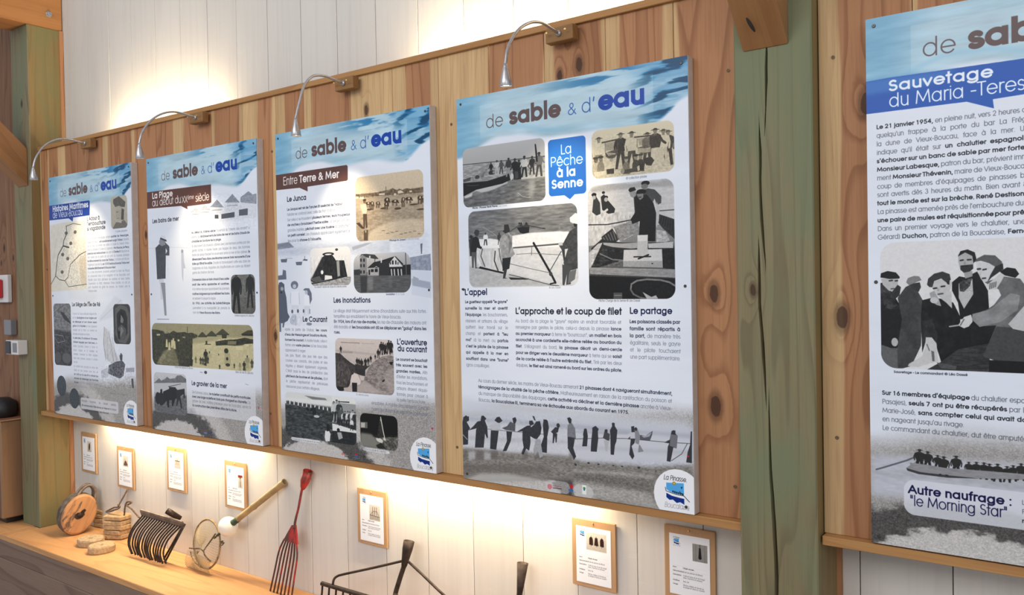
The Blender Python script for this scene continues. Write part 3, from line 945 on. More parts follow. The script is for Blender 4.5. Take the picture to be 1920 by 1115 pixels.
def eel_fork():
    o = empty('eel_fork', (-1.4526, 0.0900, -0.7229)); o.location.z = SZ; O = Vector(o.location)
    tag(o, 'red-painted iron fish fork with narrow parallel tines leaning on the wall', 'fork')
    rel = lambda p: Vector(p) - O
    # socket: rolled sheet cone, open towards the wall
    top = [rel(p) for p in ((-1.3526, 0.1720, -0.1401), (-1.3691, 0.1680, -0.1954))]
    bm = bmesh.new()
    t0, t1 = rel((-1.3568, 0.1740, -0.1358)), rel((-1.3787, 0.1660, -0.2039)); d = (t1 - t0)
    L = d.length; d.normalize()
    add_lathe(bm, [(.0, .045), (.019, .045), (.021, .0), (.0235, .0), (.0225, L * .75), (.015, L * 1.15), (.009, L * 1.35), (0, L * 1.35)], 18, d, t0)
    link('socket', bm_mesh(bm), M['red_iron'], o, smooth=True)
    bm = bmesh.new()
    add_tube(bm, smooth_path([rel((-1.3758, 0.1670, -0.1960)), rel((-1.3904, 0.1620, -0.2304)), rel((-1.4046, 0.1520, -0.3129)), rel((-1.4219, 0.1450, -0.3785)), rel((-1.4250, 0.1400, -0.4166))], 6), [.012, .0115, .011, .010, .0095, .009, .0085, .0085, .0085, .0085, .0085, .008, .008, .008, .008, .008, .0085, .0085, .0085, .009, .009, .009, .010, .011, .012], 8, sx=.7)
    link('shank', bm_mesh(bm), M['red_iron'], o, smooth=True)
    # flat palm
    quad = [(-1.4417, 0.1410, -0.4040), (-1.4138, 0.1410, -0.3996), (-1.3989, 0.1340, -0.4445), (-1.3890, 0.1280, -0.4850), (-1.4949, 0.1300, -0.4853), (-1.4688, 0.1360, -0.4434)]
    Q = [rel(p) for p in quad]
    nrm = (Q[2] - Q[0]).cross(Q[4] - Q[0]).normalized() * .004
    bm = bmesh.new()
    f = [bm.verts.new(p + nrm) for p in Q]; g = [bm.verts.new(p - nrm) for p in Q]
    bm.faces.new(f); bm.faces.new(g[::-1])
    for i in range(6): bm.faces.new((f[i], f[(i + 1) % 6], g[(i + 1) % 6], g[i]))
    link('palm', bm_mesh(bm), M['red_iron'], o)
    n = 7
    kl, kr = Vector((-1.4905, 0.1300, -0.4768)), Vector((-1.3968, 0.1280, -0.4837))
    ml, mr = Vector((-1.5257, 0.1240, -0.5414)), Vector((-1.3876, 0.1220, -0.5474))
    bl, br = Vector((-1.5737, 0.0980, -0.7583)), Vector((-1.4034, 0.0980, -0.7281))
    for k in range(n):
        t = k / (n - 1)
        a_, b_, c_ = kl.lerp(kr, t), ml.lerp(mr, t), bl.lerp(br, t)
        e = b_ + (c_ - b_) * ((-.738 - b_.z) / (c_.z - b_.z))
        bm = bmesh.new()
        add_tube(bm, [p - O for p in smooth_path([a_, b_, b_.lerp(e, .5), e], 6)], .0033, 6, sx=1.3)
        link('tine', bm_mesh(bm), M['red_dark'], o, smooth=True)
eel_fork()


def big_rake():
    o = empty('oyster_rake', (-0.7836, 0.1000, -0.5600)); o.location.z = SZ; O = Vector(o.location)
    tag(o, 'wide dark iron rake with two curved stays leaning against the wall', 'rake')
    rel = lambda p: Vector(p) - O
    s0 = rel((-0.6768, 0.1500, -0.3551)); s1 = rel((-0.6904, 0.1280, -0.4668)); d = (s1 - s0); L = d.length; d.normalize()
    bm = bmesh.new()
    add_lathe(bm, [(0, .05), (.016, .05), (.0205, .0), (.024, .0), (.0225, L * .3), (.013, L * .9), (.0095, L)], 18, d, s0)
    link('socket', bm_mesh(bm), M['iron'], o, smooth=True)
    bl = Vector((-1.1306, 0.0500, -0.5977)); bn = Vector((-0.9315, 0.0500, -0.6028))
    ax = Vector((1, 0.0, 0.0))
    half = abs(Vector((-0.6676, 0.0500, -0.5551)).x - bl.x)
    blc = bl - O
    br = blc + ax * half * 2
    bm = bmesh.new(); add_tube(bm, [blc, br], .0085, 8, sx=1.2)
    link('bar', bm_mesh(bm), M['iron'], o, smooth=True)
    bm = bmesh.new(); mid = (blc + br) / 2
    add_tube(bm, smooth_path([s1 - d * .01, rel((-0.7079, 0.1150, -0.5263)), rel((-0.7170, 0.1000, -0.5811)), mid + Vector((0, .01, .03)), mid], 6), .0105, 8)
    link('shank', bm_mesh(bm), M['iron'], o, smooth=True)
    sp = rel((-0.6858, 0.1340, -0.4354))
    st = smooth_path([sp, rel((-0.8469, 0.1000, -0.4882)), rel((-1.0083, 0.0750, -0.5401)), rel((-1.0487, 0.0700, -0.5561)), rel((-1.0590, 0.0600, -0.5696)), rel((-1.0578, 0.0520, -0.5910))], 6)
    mirror = [Vector((2 * mid.x - p.x, p.y, p.z)) for p in st]
    shift = sp - mirror[0]
    bm = bmesh.new(); add_tube(bm, st, .0055, 8)
    link('stay', bm_mesh(bm), M['iron'], o, smooth=True)
    bm = bmesh.new(); add_tube(bm, smooth_path([rel((-0.6764, 0.1340, -0.4337)), rel((-0.5765, 0.1150, -0.4664)), rel((-0.4276, 0.0850, -0.5162)), Vector((br.x - .05, br.y + .01, br.z + .03)), Vector((br.x - .04, br.y, br.z))], 6), .0055, 8)
    link('stay', bm_mesh(bm), M['iron'], o, smooth=True)
    n = max(8, int(round(half * 2 / .045)))
    for k in range(n):
        p = blc.lerp(br, (k + .15) / (n - .7))
        e = Vector((p.x - .008, p.y - .045, .0035))
        m_ = p.lerp(e, .5) + Vector((-.004, .018, 0))
        bm = bmesh.new(); add_tube(bm, smooth_path([p, m_, e], 5), .0045, 6)
        link('tine', bm_mesh(bm), M['iron'], o, smooth=True)
big_rake()


def spade_socket():
    o = empty('clam_spade', (-0.0615, 0.1200, -0.4410)); o.location.z = SZ; O = Vector(o.location)
    tag(o, 'dark iron tool with a tapering folded socket, between the wide rake and small notice', 'spade')
    t0 = Vector((-0.0756, 0.1500, -0.3389)) - O; t1 = Vector((-0.0806, 0.1320, -0.4590)) - O
    d = (t1 - t0).normalized(); L = (t1 - t0).length
    bm = bmesh.new()
    add_lathe(bm, [(0, .05), (.016, .05), (.0195, 0), (.0225, 0), (.012, L * .9), (.010, L * 1.4), (.010, L * 2.0)], 16, d, t0)
    for v in bm.verts: pass
    link('socket', bm_mesh(bm), M['iron'], o, smooth=True)
    k0_ = t0 + d * L * 1.95
    zend = .002
    bm = bmesh.new()
    tt = (k0_.z - zend) / -d.z
    e = k0_ + d * tt
    add_prism(bm, [(-.012, 0), (.012, 0), (.055, tt * .35), (.045, tt), (-.045, tt), (-.055, tt * .35)], -.002, .002, lambda a, b, w: k0_ + d * b + Vector((a, 0, 0)) + Vector((0, w, 0)))
    link('blade', bm_mesh(bm), M['iron'], o)
spade_socket()


# ---------------------------------------------------------------- notices pinned on the lower wall
NOTICES = []
def notice(xc, ztop, label, w=.187, h=.252, pw=.148, ph=.210):
    o = empty('notice_board', (xc, .1985, ztop - h))
    tag(o, label, 'notice', 'small wooden notice boards on the lower wall')
    b = link('backing_board', box_mesh(w, .009, h, .0015), M['plywood'], o, (0, -.006, h / 2))
    wprops(b, half=.2)
    me = bpy.data.meshes.new('sheet')
    zz = h * .5 - .006
    me.from_pydata([(-pw / 2, -.0113, zz - ph / 2), (pw / 2, -.0113, zz - ph / 2), (pw / 2, -.0113, zz + ph / 2), (-pw / 2, -.0113, zz + ph / 2),
                    (-pw / 2, -.0106, zz - ph / 2), (pw / 2, -.0106, zz - ph / 2), (pw / 2, -.0106, zz + ph / 2), (-pw / 2, -.0106, zz + ph / 2)], [],
                   [(0, 1, 2, 3), (5, 4, 7, 6), (4, 5, 1, 0), (3, 2, 6, 7), (4, 0, 3, 7), (1, 5, 6, 2)])
    uv = me.uv_layers.new(name='print')
    sheet = link('paper_sheet', me, None, o)
    for li, c in zip(range(4), [(0, 0), (1, 0), (1, 1), (0, 1)]): uv.data[li].uv = c
    for li in range(4, 24): uv.data[li].uv = (.98, .02)
    bm = bmesh.new(); add_lathe(bm, [(.0035, 0), (.0035, .002), (.002, .004), (0, .004)], 10, (0, -1, 0), (0, -.0105, h - .011))
    link('pin', bm_mesh(bm), M['brass'], o, smooth=True)
    NOTICES.append(sheet)


for xc, zt, lab in [(-3.487, -.150, 'small wooden notice above the pulley block, its photo showing one dark upright object'),
                    (-3.050, -.194, 'small wooden notice above the cork floats, photo of a brown heap'),
                    (-2.507, -.141, 'small wooden notice above the clam rake, photo of a comb-like rake'),
                    (-1.957, -.161, 'small wooden notice above the hoop net, tall narrow photo of a red-topped tool'),
                    (-.942, -.177, 'small wooden notice between the red fork and the wide rake'),
                    (.221, -.138, 'small wooden notice with a photo of three dark metal pieces'),
                    (.602, -.104, 'small wooden notice next to the cracked post, grey photo of one hanging tool')]:
    notice(xc, zt, lab)

# ---------------------------------------------------------------- beyond the far post
o = empty('fire_call_point', (-4.2342, 0.0400, 0.7770))
tag(o, 'red fire alarm call point on a white plate', 'alarm')
link('back_plate', box_mesh(.26, .030, .185, .006, 2), M['plastic_white'], o, (-.04, -.016, 0))
cp = link('button_box', box_mesh(.17, .035, .125, .010, 2), M['plastic_red'], o, (-.055, -.0495, 0))
link('break_glass', box_mesh(.070, .004, .055, .001), M['paper_white'], cp, (-.005, -.0195, -.01))
o = empty('grey_switch_box', (-4.1383, 0.0400, 0.5201))
tag(o, 'small flat grey switch box beside the far post', 'switch')
link('box_body', box_mesh(.10, .04, .10, .004, 2), M['plastic_grey'], o, (0, -.021, 0))
o = empty('wall_sensor', (-3.8976, -0.0160, 0.3996))
tag(o, 'white and black sensor box screwed to the far post', 'sensor')
link('housing', box_mesh(.17, .06, .09, .004, 2), M['plastic_white'], o, (0, -.031, 0))
link('front_panel', box_mesh(.070, .006, .080, .002), M['plastic_black'], o, (-.045, -.0645, 0))
link('label_plate', box_mesh(.055, .002, .060, .0005), M['plastic_grey'], o, (.045, -.0625, 0))

p0 = Vector((-3.9610, -0.0600, -0.6262)); 
o = empty('wooden_chest', (p0.x - .30, -.06, -.74))
tag(o, 'orange-brown wooden box at the far left end of the shelf', 'box')
hh = .74 + Vector((-3.9275, -0.0600, -0.0713)).z
link('plinth', box_mesh(.50, .10, .04, .004), M['plastic_black'], o, (0, .02, .021))
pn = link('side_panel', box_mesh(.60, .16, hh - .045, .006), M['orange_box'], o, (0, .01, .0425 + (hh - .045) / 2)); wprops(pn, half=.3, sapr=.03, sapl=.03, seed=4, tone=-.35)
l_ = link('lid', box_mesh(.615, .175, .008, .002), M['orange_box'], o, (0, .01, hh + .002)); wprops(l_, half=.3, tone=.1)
bm = bmesh.new(); add_lathe(bm, [(.0, 0), (.075, 0), (.085, .01), (.095, .05), (.085, .10), (.05, .125), (0, .130)], 24)
ob = link('dark_pot', bm_mesh(bm), M['plastic_black'], None, (p0.x - .175, -.05, -.74 + hh + .0065), smooth=True)
tag(ob, 'round black object on top of the orange-brown wooden box', 'pot')


# ---------------------------------------------------------------- flat print: drawn in code, millimetres, y downwards
RES = 1.2          # pixels per millimetre
_seg = {}


def _L(*p): return [[(p[i], p[i + 1]) for i in range(0, len(p), 2)]]
def _A(cx, cy, rx, ry, a0, a1):
    n = max(4, int(abs(a1 - a0) / 13))
    return [[(cx + rx * math.cos(R(a0 + (a1 - a0) * i / n)), cy + ry * math.sin(R(a0 + (a1 - a0) * i / n))) for i in range(n + 1)]]
def _C(cx, cy, rx, ry): return _A(cx, cy, rx, ry, 0, 360)
def _dot(x, y): return [[(x, y), (x + .5, y + .5)]]


G = {
 'a': (60, _C(28, 27, 22, 27) + _L(50, 0, 50, 54)), 'b': (60, _L(9, 0, 9, 76) + _C(31, 27, 22, 27)), 'c': (52, _A(30, 27, 23, 27, 48, 312)),
 'd': (60, _C(28, 27, 22, 27) + _L(50, 0, 50, 76)), 'e': (58, _A(30, 27, 23, 27, 0, 322) + _L(7, 27, 53, 27)), 'f': (26, _L(12, 0, 12, 60) + _A(22, 60, 10, 15, 180, 85) + _L(3, 52, 23, 52)),
 'g': (60, _C(28, 27, 22, 27) + _L(50, 54, 50, -3) + _A(28, -3, 22, 17, 0, -155)), 'h': (52, _L(9, 0, 9, 76) + _A(26, 34, 17, 20, 180, 0) + _L(43, 34, 43, 0)),
 'i': (18, _L(9, 0, 9, 54) + _dot(9, 71)), 'j': (18, _L(9, 54, 9, -9) + _A(0, -9, 9, 10, 0, -95) + _dot(9, 71)), 'k': (44, _L(9, 0, 9, 76) + _L(36, 54, 9, 24) + _L(19, 32, 40, 0)),
 'l': (18, _L(9, 0, 9, 76)), 'm': (82, _L(9, 0, 9, 54) + _A(25, 36, 16, 18, 180, 0) + _L(41, 36, 41, 0) + _A(57, 36, 16, 18, 180, 0) + _L(73, 36, 73, 0)),
 'n': (52, _L(9, 0, 9, 54) + _A(26, 34, 17, 20, 180, 0) + _L(43, 34, 43, 0)), 'o': (60, _C(30, 27, 24, 27)), 'p': (60, _L(9, -20, 9, 54) + _C(31, 27, 22, 27)),
 'q': (60, _C(28, 27, 22, 27) + _L(50, -20, 50, 54)), 'r': (30, _L(9, 0, 9, 54) + _A(24, 36, 15, 18, 180, 72)), 's': (40, _A(20, 40, 13, 14, 38, 270) + _A(20, 13, 15, 13, 90, -145)),
 't': (27, _L(13, 0, 13, 72) + _L(3, 52, 24, 52)), 'u': (52, _L(9, 54, 9, 20) + _A(26, 20, 17, 20, 180, 360) + _L(43, 54, 43, 0)), 'v': (44, _L(3, 54, 22, 0, 41, 54)),
 'w': (70, _L(3, 54, 19, 0, 35, 50, 51, 0, 67, 54)), 'x': (44, _L(5, 54, 39, 0) + _L(39, 54, 5, 0)), 'y': (46, _L(4, 54, 24, 4) + _L(43, 54, 14, -20)), 'z': (44, _L(6, 52, 38, 52, 4, 2, 40, 2)),
 'A': (66, _L(3, 0, 33, 72, 63, 0) + _L(13, 24, 53, 24)), 'B': (54, _L(28, 0, 10, 0, 10, 72, 26, 72) + _A(26, 54, 17, 18, 90, -90) + _L(26, 37, 10, 37) + _A(28, 18, 20, 18, 90, -90)),
 'C': (76, _A(42, 36, 36, 37, 48, 312)), 'D': (70, _L(28, 0, 10, 0, 10, 72, 28, 72) + _A(28, 36, 34, 36, 90, -90)), 'E': (50, _L(44, 72, 10, 72, 10, 0, 44, 0) + _L(10, 38, 42, 38)),
 'F': (46, _L(42, 72, 10, 72, 10, 0) + _L(10, 38, 38, 38)), 'G': (84, _A(42, 36, 36, 37, 45, 355) + _L(78, 35, 46, 35)), 'H': (68, _L(10, 0, 10, 72) + _L(58, 0, 58, 72) + _L(10, 38, 58, 38)),
 'I': (20, _L(10, 0, 10, 72)), 'J': (44, _L(34, 72, 34, 18) + _A(19, 18, 15, 18, 0, -170)), 'K': (56, _L(10, 0, 10, 72) + _L(48, 72, 10, 34) + _L(20, 42, 54, 0)), 'L': (42, _L(10, 72, 10, 0, 40, 0)),
 'M': (86, _L(8, 0, 15, 72, 43, 10, 71, 72, 78, 0)), 'N': (70, _L(10, 0, 10, 72, 60, 0, 60, 72)), 'O': (84, _C(42, 36, 36, 37)), 'P': (52, _L(10, 0, 10, 72, 28, 72) + _A(28, 53, 19, 19, 90, -90) + _L(28, 34, 10, 34)),
 'Q': (86, _C(42, 36, 36, 37) + _L(50, 20, 76, -4)), 'R': (56, _L(10, 0, 10, 72, 28, 72) + _A(28, 53, 19, 19, 90, -90) + _L(28, 34, 10, 34) + _L(28, 34, 52, 0)), 'S': (50, _A(25, 54, 16, 17, 40, 270) + _A(25, 19, 18, 18, 90, -150)),
 'T': (44, _L(2, 72, 42, 72) + _L(22, 72, 22, 0)), 'U': (62, _L(10, 72, 10, 22) + _A(31, 22, 21, 22, 180, 360) + _L(52, 22, 52, 72)), 'V': (62, _L(3, 72, 31, 0, 59, 72)), 'W': (88, _L(3, 72, 24, 0, 44, 68, 64, 0, 85, 72)),
 'X': (58, _L(5, 72, 53, 0) + _L(53, 72, 5, 0)), 'Y': (56, _L(4, 72, 28, 34, 52, 72) + _L(28, 34, 28, 0)), 'Z': (52, _L(6, 72, 46, 72, 5, 0, 47, 0)),
 '0': (55, _A(27, 36, 19, 37, 0, 360)), '1': (55, _L(18, 62, 30, 72, 30, 0)), '2': (55, _A(27, 50, 18, 22, 165, -30) + _L(42, 38, 9, 0, 46, 0)), '3': (55, _A(26, 55, 15, 17, 150, -90) + _A(26, 19, 19, 19, 90, -160)),
 '4': (55, _L(38, 0, 38, 72, 6, 20, 48, 20)), '5': (55, _L(42, 72, 18, 72, 12, 40) + _A(25, 22, 20, 22, 120, -150)), '6': (55, _C(27, 22, 19, 22) + _L(34, 72, 10, 30)), '7': (55, _L(8, 72, 46, 72, 20, 0)),
 '8': (55, _C(27, 55, 14, 17) + _C(27, 19, 18, 19)), '9': (55, _C(27, 50, 19, 22) + _L(20, 0, 44, 42)),
 '.': (20, _dot(9, 2)), ',': (20, _L(10, 3, 6, -10)), ':': (22, _dot(10, 4) + _dot(10, 46)), "'": (18, _L(10, 74, 7, 56)), '"': (30, _L(9, 74, 9, 54) + _L(20, 74, 20, 54)), '-': (34, _L(6, 28, 28, 28)),
 '(': (26, _A(34, 30, 24, 48, 130, 230)), ')': (26, _A(-8, 30, 24, 48, 50, -50)), '!': (20, _L(9, 72, 9, 22) + _dot(9, 2)), '/': (36, _L(4, -6, 32, 76)), '=': (40, _L(6, 20, 34, 20) + _L(6, 36, 34, 36)),
 '&': (66, _A(30, 56, 12, 15, 235, -40) + _L(39, 46, 14, 28) + _A(25, 16, 18, 16, 130, 340) + _L(23, 46, 60, 0) + _L(42, 10, 56, 32)), '\u00a9': (84, _C(42, 36, 36, 36) + _A(42, 36, 17, 18, 48, 312)),
}
for ch, base, acc in [('\u00e9', 'e', _L(24, 62, 36, 76)), ('\u00e8', 'e', _L(36, 62, 24, 76)), ('\u00ea', 'e', _L(20, 62, 30, 74, 40, 62)), ('\u00e0', 'a', _L(34, 62, 22, 76)), ('\u00e2', 'a', _L(18, 62, 28, 74, 38, 62)), ('\u00f4', 'o', _L(20, 62, 30, 74, 40, 62)),
                      ('\u00f9', 'u', _L(32, 62, 20, 76)), ('\u00fb', 'u', _L(16, 62, 26, 74, 36, 62)), ('\u00ee', 'i', _L(1, 62, 9, 72, 17, 62)), ('\u00e7', 'c', _L(30, 0, 32, -12, 24, -16)), ('\u00c0', 'A', _L(38, 80, 26, 92)), ('\u00ce', 'I', _L(1, 80, 10, 90, 19, 80)), ('\u00eb', 'e', _dot(20, 68) + _dot(40, 68))]:
    G[ch] = (G[base][0], G[base][1] + acc)
_gc = {}


def glyph(ch, em, wt, hs, fx, slant):
    """coverage bitmap of one stroke-drawn letter; em in pixels, wt = stroke / em"""
    key = (ch, round(em, 2), wt, round(hs, 3), fx, slant)
    if key in _gc: return _gc[key]
    adv, strokes = G.get(ch, G['o'])
    if wt > .1 and ch not in ".,:'\"-":        # keep heavy strokes inside the letter's own height
        lo, hi = min(y for s_ in strokes for _, y in s_), max(y for s_ in strokes for _, y in s_)
        lo = min(lo, 0); q = (hi - lo - wt * 100 * .9) / (hi - lo)
        strokes = [[(x, lo + wt * 45 + (y - lo) * q) for x, y in s_] for s_ in strokes]
    k = em / 100.0
    w = max(wt * em, 0.75)
    gain = min(1.0, wt * em / w)
    pad = w / 2 + 1.5
    xs = [(x + slant * y) * hs * k for s in strokes for x, y in s]; ys = [y * k for s in strokes for x, y in s]
    x0 = int(math.floor(min(xs) - pad)); x1 = int(math.ceil(max(xs) + pad)) + 1
    y0 = int(math.floor(-max(ys) - pad)); y1 = int(math.ceil(-min(ys) + pad))
    gx, gy = np.meshgrid(np.arange(x0, x1) + .5 - fx / 3.0, np.arange(y0, y1) + .5)
    d = np.full(gx.shape, 1e9)
    for s in strokes:
        for (ax, ay), (bx, by) in zip(s, s[1:]):
            ax, bx, ay, by = (ax + slant * ay) * hs * k, (bx + slant * by) * hs * k, -ay * k, -by * k
            vx, vy = bx - ax, by - ay
            L2 = vx * vx + vy * vy + 1e-12
            t = np.clip(((gx - ax) * vx + (gy - ay) * vy) / L2, 0, 1)
            if wt > .05 and len(s) == 2 and abs(vx) < 1e-6 and L2 > 4:
                d = np.minimum(d, np.maximum(np.abs(gx - ax - t * vx), np.abs(gy - ay - t * vy)) ** 2)
            else:
                d = np.minimum(d, (gx - ax - t * vx) ** 2 + (gy - ay - t * vy) ** 2)
    cov = (np.clip(w / 2 + .5 - np.sqrt(d), 0, 1) * gain).astype(np.float32)
    _gc[key] = (x0, y0, cov)
    return _gc[key]


def noise2(h, w, cx, cy, seed, octs=3, rough=.55):
    """smooth value noise; cx, cy = cell size in pixels"""
    rng = np.random.RandomState(seed)
    out = np.zeros((h, w), np.float32); amp = 1.0; tot = 0
    for o in range(octs):
        nx, ny = int(w / cx) + 3, int(h / cy) + 3
        g = rng.rand(ny, nx).astype(np.float32)
        x = np.arange(w) / cx; y = np.arange(h) / cy
        xi, yi = x.astype(int), y.astype(int)
        fx, fy = x - xi, y - yi
        fx = fx * fx * (3 - 2 * fx); fy = (fy * fy * (3 - 2 * fy))[:, None]
        a = g[np.ix_(yi, xi)] * (1 - fx) + g[np.ix_(yi, xi + 1)] * fx
        b = g[np.ix_(yi + 1, xi)] * (1 - fx) + g[np.ix_(yi + 1, xi + 1)] * fx
        out += amp * (a * (1 - fy) + b * fy); tot += amp
        amp *= rough; cx = max(cx / 2, 1.0); cy = max(cy / 2, 1.0)
    return out / tot


def rgb(c):
    if isinstance(c, str): return np.array([int(c[i:i + 2], 16) / 255 for i in (0, 2, 4)], np.float32)
    if isinstance(c, (int, float)): return np.array([c / 255] * 3, np.float32)
    return np.array(c, np.float32) / 255


def ss(x, a, b):
    t = np.clip((x - a) / (b - a), 0, 1)
    return t * t * (3 - 2 * t)


class Canvas:
    def __init__(s, wmm, hmm, res=RES, col='dde3ee'):
        s.r = res; s.w = int(round(wmm * res)); s.h = int(round(hmm * res))
        s.a = np.empty((s.h, s.w, 3), np.float32); s.a[:] = rgb(col)
        s.clip = None; s.tint = None

    def blend(s, x0, y0, m, col, al=1.0):
        h, w = m.shape
        X0, Y0, X1, Y1 = max(x0, 0), max(y0, 0), min(x0 + w, s.w), min(y0 + h, s.h)
        if X1 <= X0 or Y1 <= Y0: return
        m = m[Y0 - y0:Y1 - y0, X0 - x0:X1 - x0] * al
        if s.clip is not None: m = m * s.clip[Y0:Y1, X0:X1]
        col = rgb(col) if not isinstance(col, np.ndarray) else col
        if col.ndim == 1 and s.tint is not None: col = s.tone(col)
        if col.ndim == 3: col = col[Y0 - y0:Y1 - y0, X0 - x0:X1 - x0]
        v = s.a[Y0:Y1, X0:X1]
        v += (col - v) * m[..., None]

    def tone(s, c):
        g = c.mean(axis=-1, keepdims=True)
        return s.tint[0] + (s.tint[1] - s.tint[0]) * g

    def mask_poly(s, pts, feather=0.0):
        P = np.array(pts, np.float32).reshape(-1, 2) * s.r
        pad = 2 + int(feather * s.r * 2)
        x0, y0 = int(P[:, 0].min()) - pad, int(P[:, 1].min()) - pad
        x1, y1 = int(P[:, 0].max()) + pad + 1, int(P[:, 1].max()) + pad + 1
        x0, y0, x1, y1 = max(x0, -4), max(y0, -4), min(x1, s.w + 4), min(y1, s.h + 4)
        if x1 <= x0 or y1 <= y0: return 0, 0, np.zeros((1, 1), np.float32)
        K = 3
        W_, H_ = (x1 - x0), (y1 - y0) * K
        ys = y0 + (np.arange(H_) + .5) / K
        acc = np.zeros((H_, W_ + 1), np.float32)
        xa, ya = P[:, 0], P[:, 1]; xb, yb = np.roll(xa, -1), np.roll(ya, -1)
        cols = np.arange(W_)
        for r in range(H_):
            y = ys[r]
            hit = ((ya <= y) & (yb > y)) | ((yb <= y) & (ya > y))
            if not hit.any(): continue
            xx = np.sort(xa[hit] + (y - ya[hit]) / (yb[hit] - ya[hit]) * (xb[hit] - xa[hit])) - x0
            for i in range(0, len(xx) - 1, 2):
                acc[r, :W_] += np.clip(np.minimum(cols + 1, xx[i + 1]) - np.maximum(cols, xx[i]), 0, 1)
        m = acc[:, :W_].reshape(y1 - y0, K, W_).mean(1)
        if feather: m = blur(m, feather * s.r)
        return x0, y0, m

    def poly(s, pts, col, al=1.0, feather=0.0):
        x0, y0, m = s.mask_poly(pts, feather)
        s.blend(x0, y0, m, col, al)

    def ell(s, cx, cy, rx, ry, col, al=1.0, rot=0.0, feather=0.0):
        c, n = math.cos(R(rot)), math.sin(R(rot))
        s.poly([(cx + rx * math.cos(t) * c - ry * math.sin(t) * n, cy + rx * math.cos(t) * n + ry * math.sin(t) * c) for t in [2 * math.pi * k / 26 for k in range(26)]], col, al, feather)

    def line(s, pts, wd, col, al=1.0):
        P = np.array(pts, np.float32).reshape(-1, 2) * s.r; w = max(wd * s.r, .8); al *= min(1, wd * s.r / w)
        x0, y0 = int(P[:, 0].min() - w) - 2, int(P[:, 1].min() - w) - 2
        x1, y1 = int(P[:, 0].max() + w) + 3, int(P[:, 1].max() + w) + 3
        x0, y0, x1, y1 = max(x0, -4), max(y0, -4), min(x1, s.w + 4), min(y1, s.h + 4)
        if x1 <= x0 or y1 <= y0: return
        gx, gy = np.meshgrid(np.arange(x0, x1) + .5, np.arange(y0, y1) + .5)
        d = np.full(gx.shape, 1e9)
        for (ax, ay), (bx, by) in zip(P, P[1:]):
            vx, vy = bx - ax, by - ay
            t = np.clip(((gx - ax) * vx + (gy - ay) * vy) / (vx * vx + vy * vy + 1e-9), 0, 1)
            d = np.minimum(d, (gx - ax - t * vx) ** 2 + (gy - ay - t * vy) ** 2)
        s.blend(x0, y0, np.clip(w / 2 + .5 - np.sqrt(d), 0, 1).astype(np.float32), col, al)

    def rmask(s, x0, y0, x1, y1, rad, feather=0.6):
        X0, Y0, X1, Y1 = [v * s.r for v in (x0, y0, x1, y1)]; r = rad * s.r
        ix0, iy0, ix1, iy1 = max(int(X0) - 2, 0), max(int(Y0) - 2, 0), min(int(X1) + 3, s.w), min(int(Y1) + 3, s.h)
        gx, gy = np.meshgrid(np.arange(ix0, ix1) + .5, np.arange(iy0, iy1) + .5)
        qx = np.abs(gx - (X0 + X1) / 2) - (X1 - X0) / 2 + r; qy = np.abs(gy - (Y0 + Y1) / 2) - (Y1 - Y0) / 2 + r
        d = np.hypot(np.maximum(qx, 0), np.maximum(qy, 0)) + np.minimum(np.maximum(qx, qy), 0) - r
        return ix0, iy0, np.clip(.5 - d / max(feather, 1.0), 0, 1).astype(np.float32)

    def rrect(s, x0, y0, x1, y1, rad, col, al=1.0, feather=1.0):
        a, b, m = s.rmask(x0, y0, x1, y1, rad, feather)
        s.blend(a, b, m, col, al)

    def photo(s, x0, y0, x1, y1, rad, top, bot, tint=None, feather=1.0):
        a, b, m = s.rmask(x0, y0, x1, y1, rad, feather * s.r)
        s.clip = np.zeros((s.h, s.w), np.float32); s.clip[b:b + m.shape[0], a:a + m.shape[1]] = m
        s.tint = None if tint is None else (rgb(tint[0]), rgb(tint[1]))
        t = np.linspace(0, 1, m.shape[0])[:, None, None]
        c = (rgb(top) * (1 - t) + rgb(bot) * t) * np.ones((m.shape[0], m.shape[1], 1), np.float32)
        if s.tint is not None: c = s.tone(c)
        s.blend(a, b, np.ones_like(m), c.astype(np.float32))
        s.box = (a, b, m.shape[1], m.shape[0])

    def end(s):
        s.clip = None; s.tint = None

    def grain(s, pts, amp, cx, cy, seed, octs=3, bias=0.0, thr=None, feather=0.0):
        """light/dark texture inside a polygon, centred on 0"""
        if s.clip is None: feather = max(feather, 9)
        x0, y0, m = s.mask_poly(pts, feather)
        n = noise2(m.shape[0], m.shape[1], cx * s.r, cy * s.r, seed, octs) - .5 + bias
        if thr is not None: n = np.clip((n - thr) * 8, 0, 1)
        X0, Y0, X1, Y1 = max(x0, 0), max(y0, 0), min(x0 + m.shape[1], s.w), min(y0 + m.shape[0], s.h)
        if X1 <= X0 or Y1 <= Y0: return
        m = m[Y0 - y0:Y1 - y0, X0 - x0:X1 - x0]; n = n[Y0 - y0:Y1 - y0, X0 - x0:X1 - x0]
        if s.clip is not None: m = m * s.clip[Y0:Y1, X0:X1]
        s.a[Y0:Y1, X0:X1] = np.clip(s.a[Y0:Y1, X0:X1] + (n * m * amp / 255)[..., None], 0, 1)

    def width(s, txt, em, bold=False, wt=None):
        return sum(G.get(c, (34, 0))[0] + (4 if bold else 0) if c != ' ' else 28 for c in txt) * em / 100

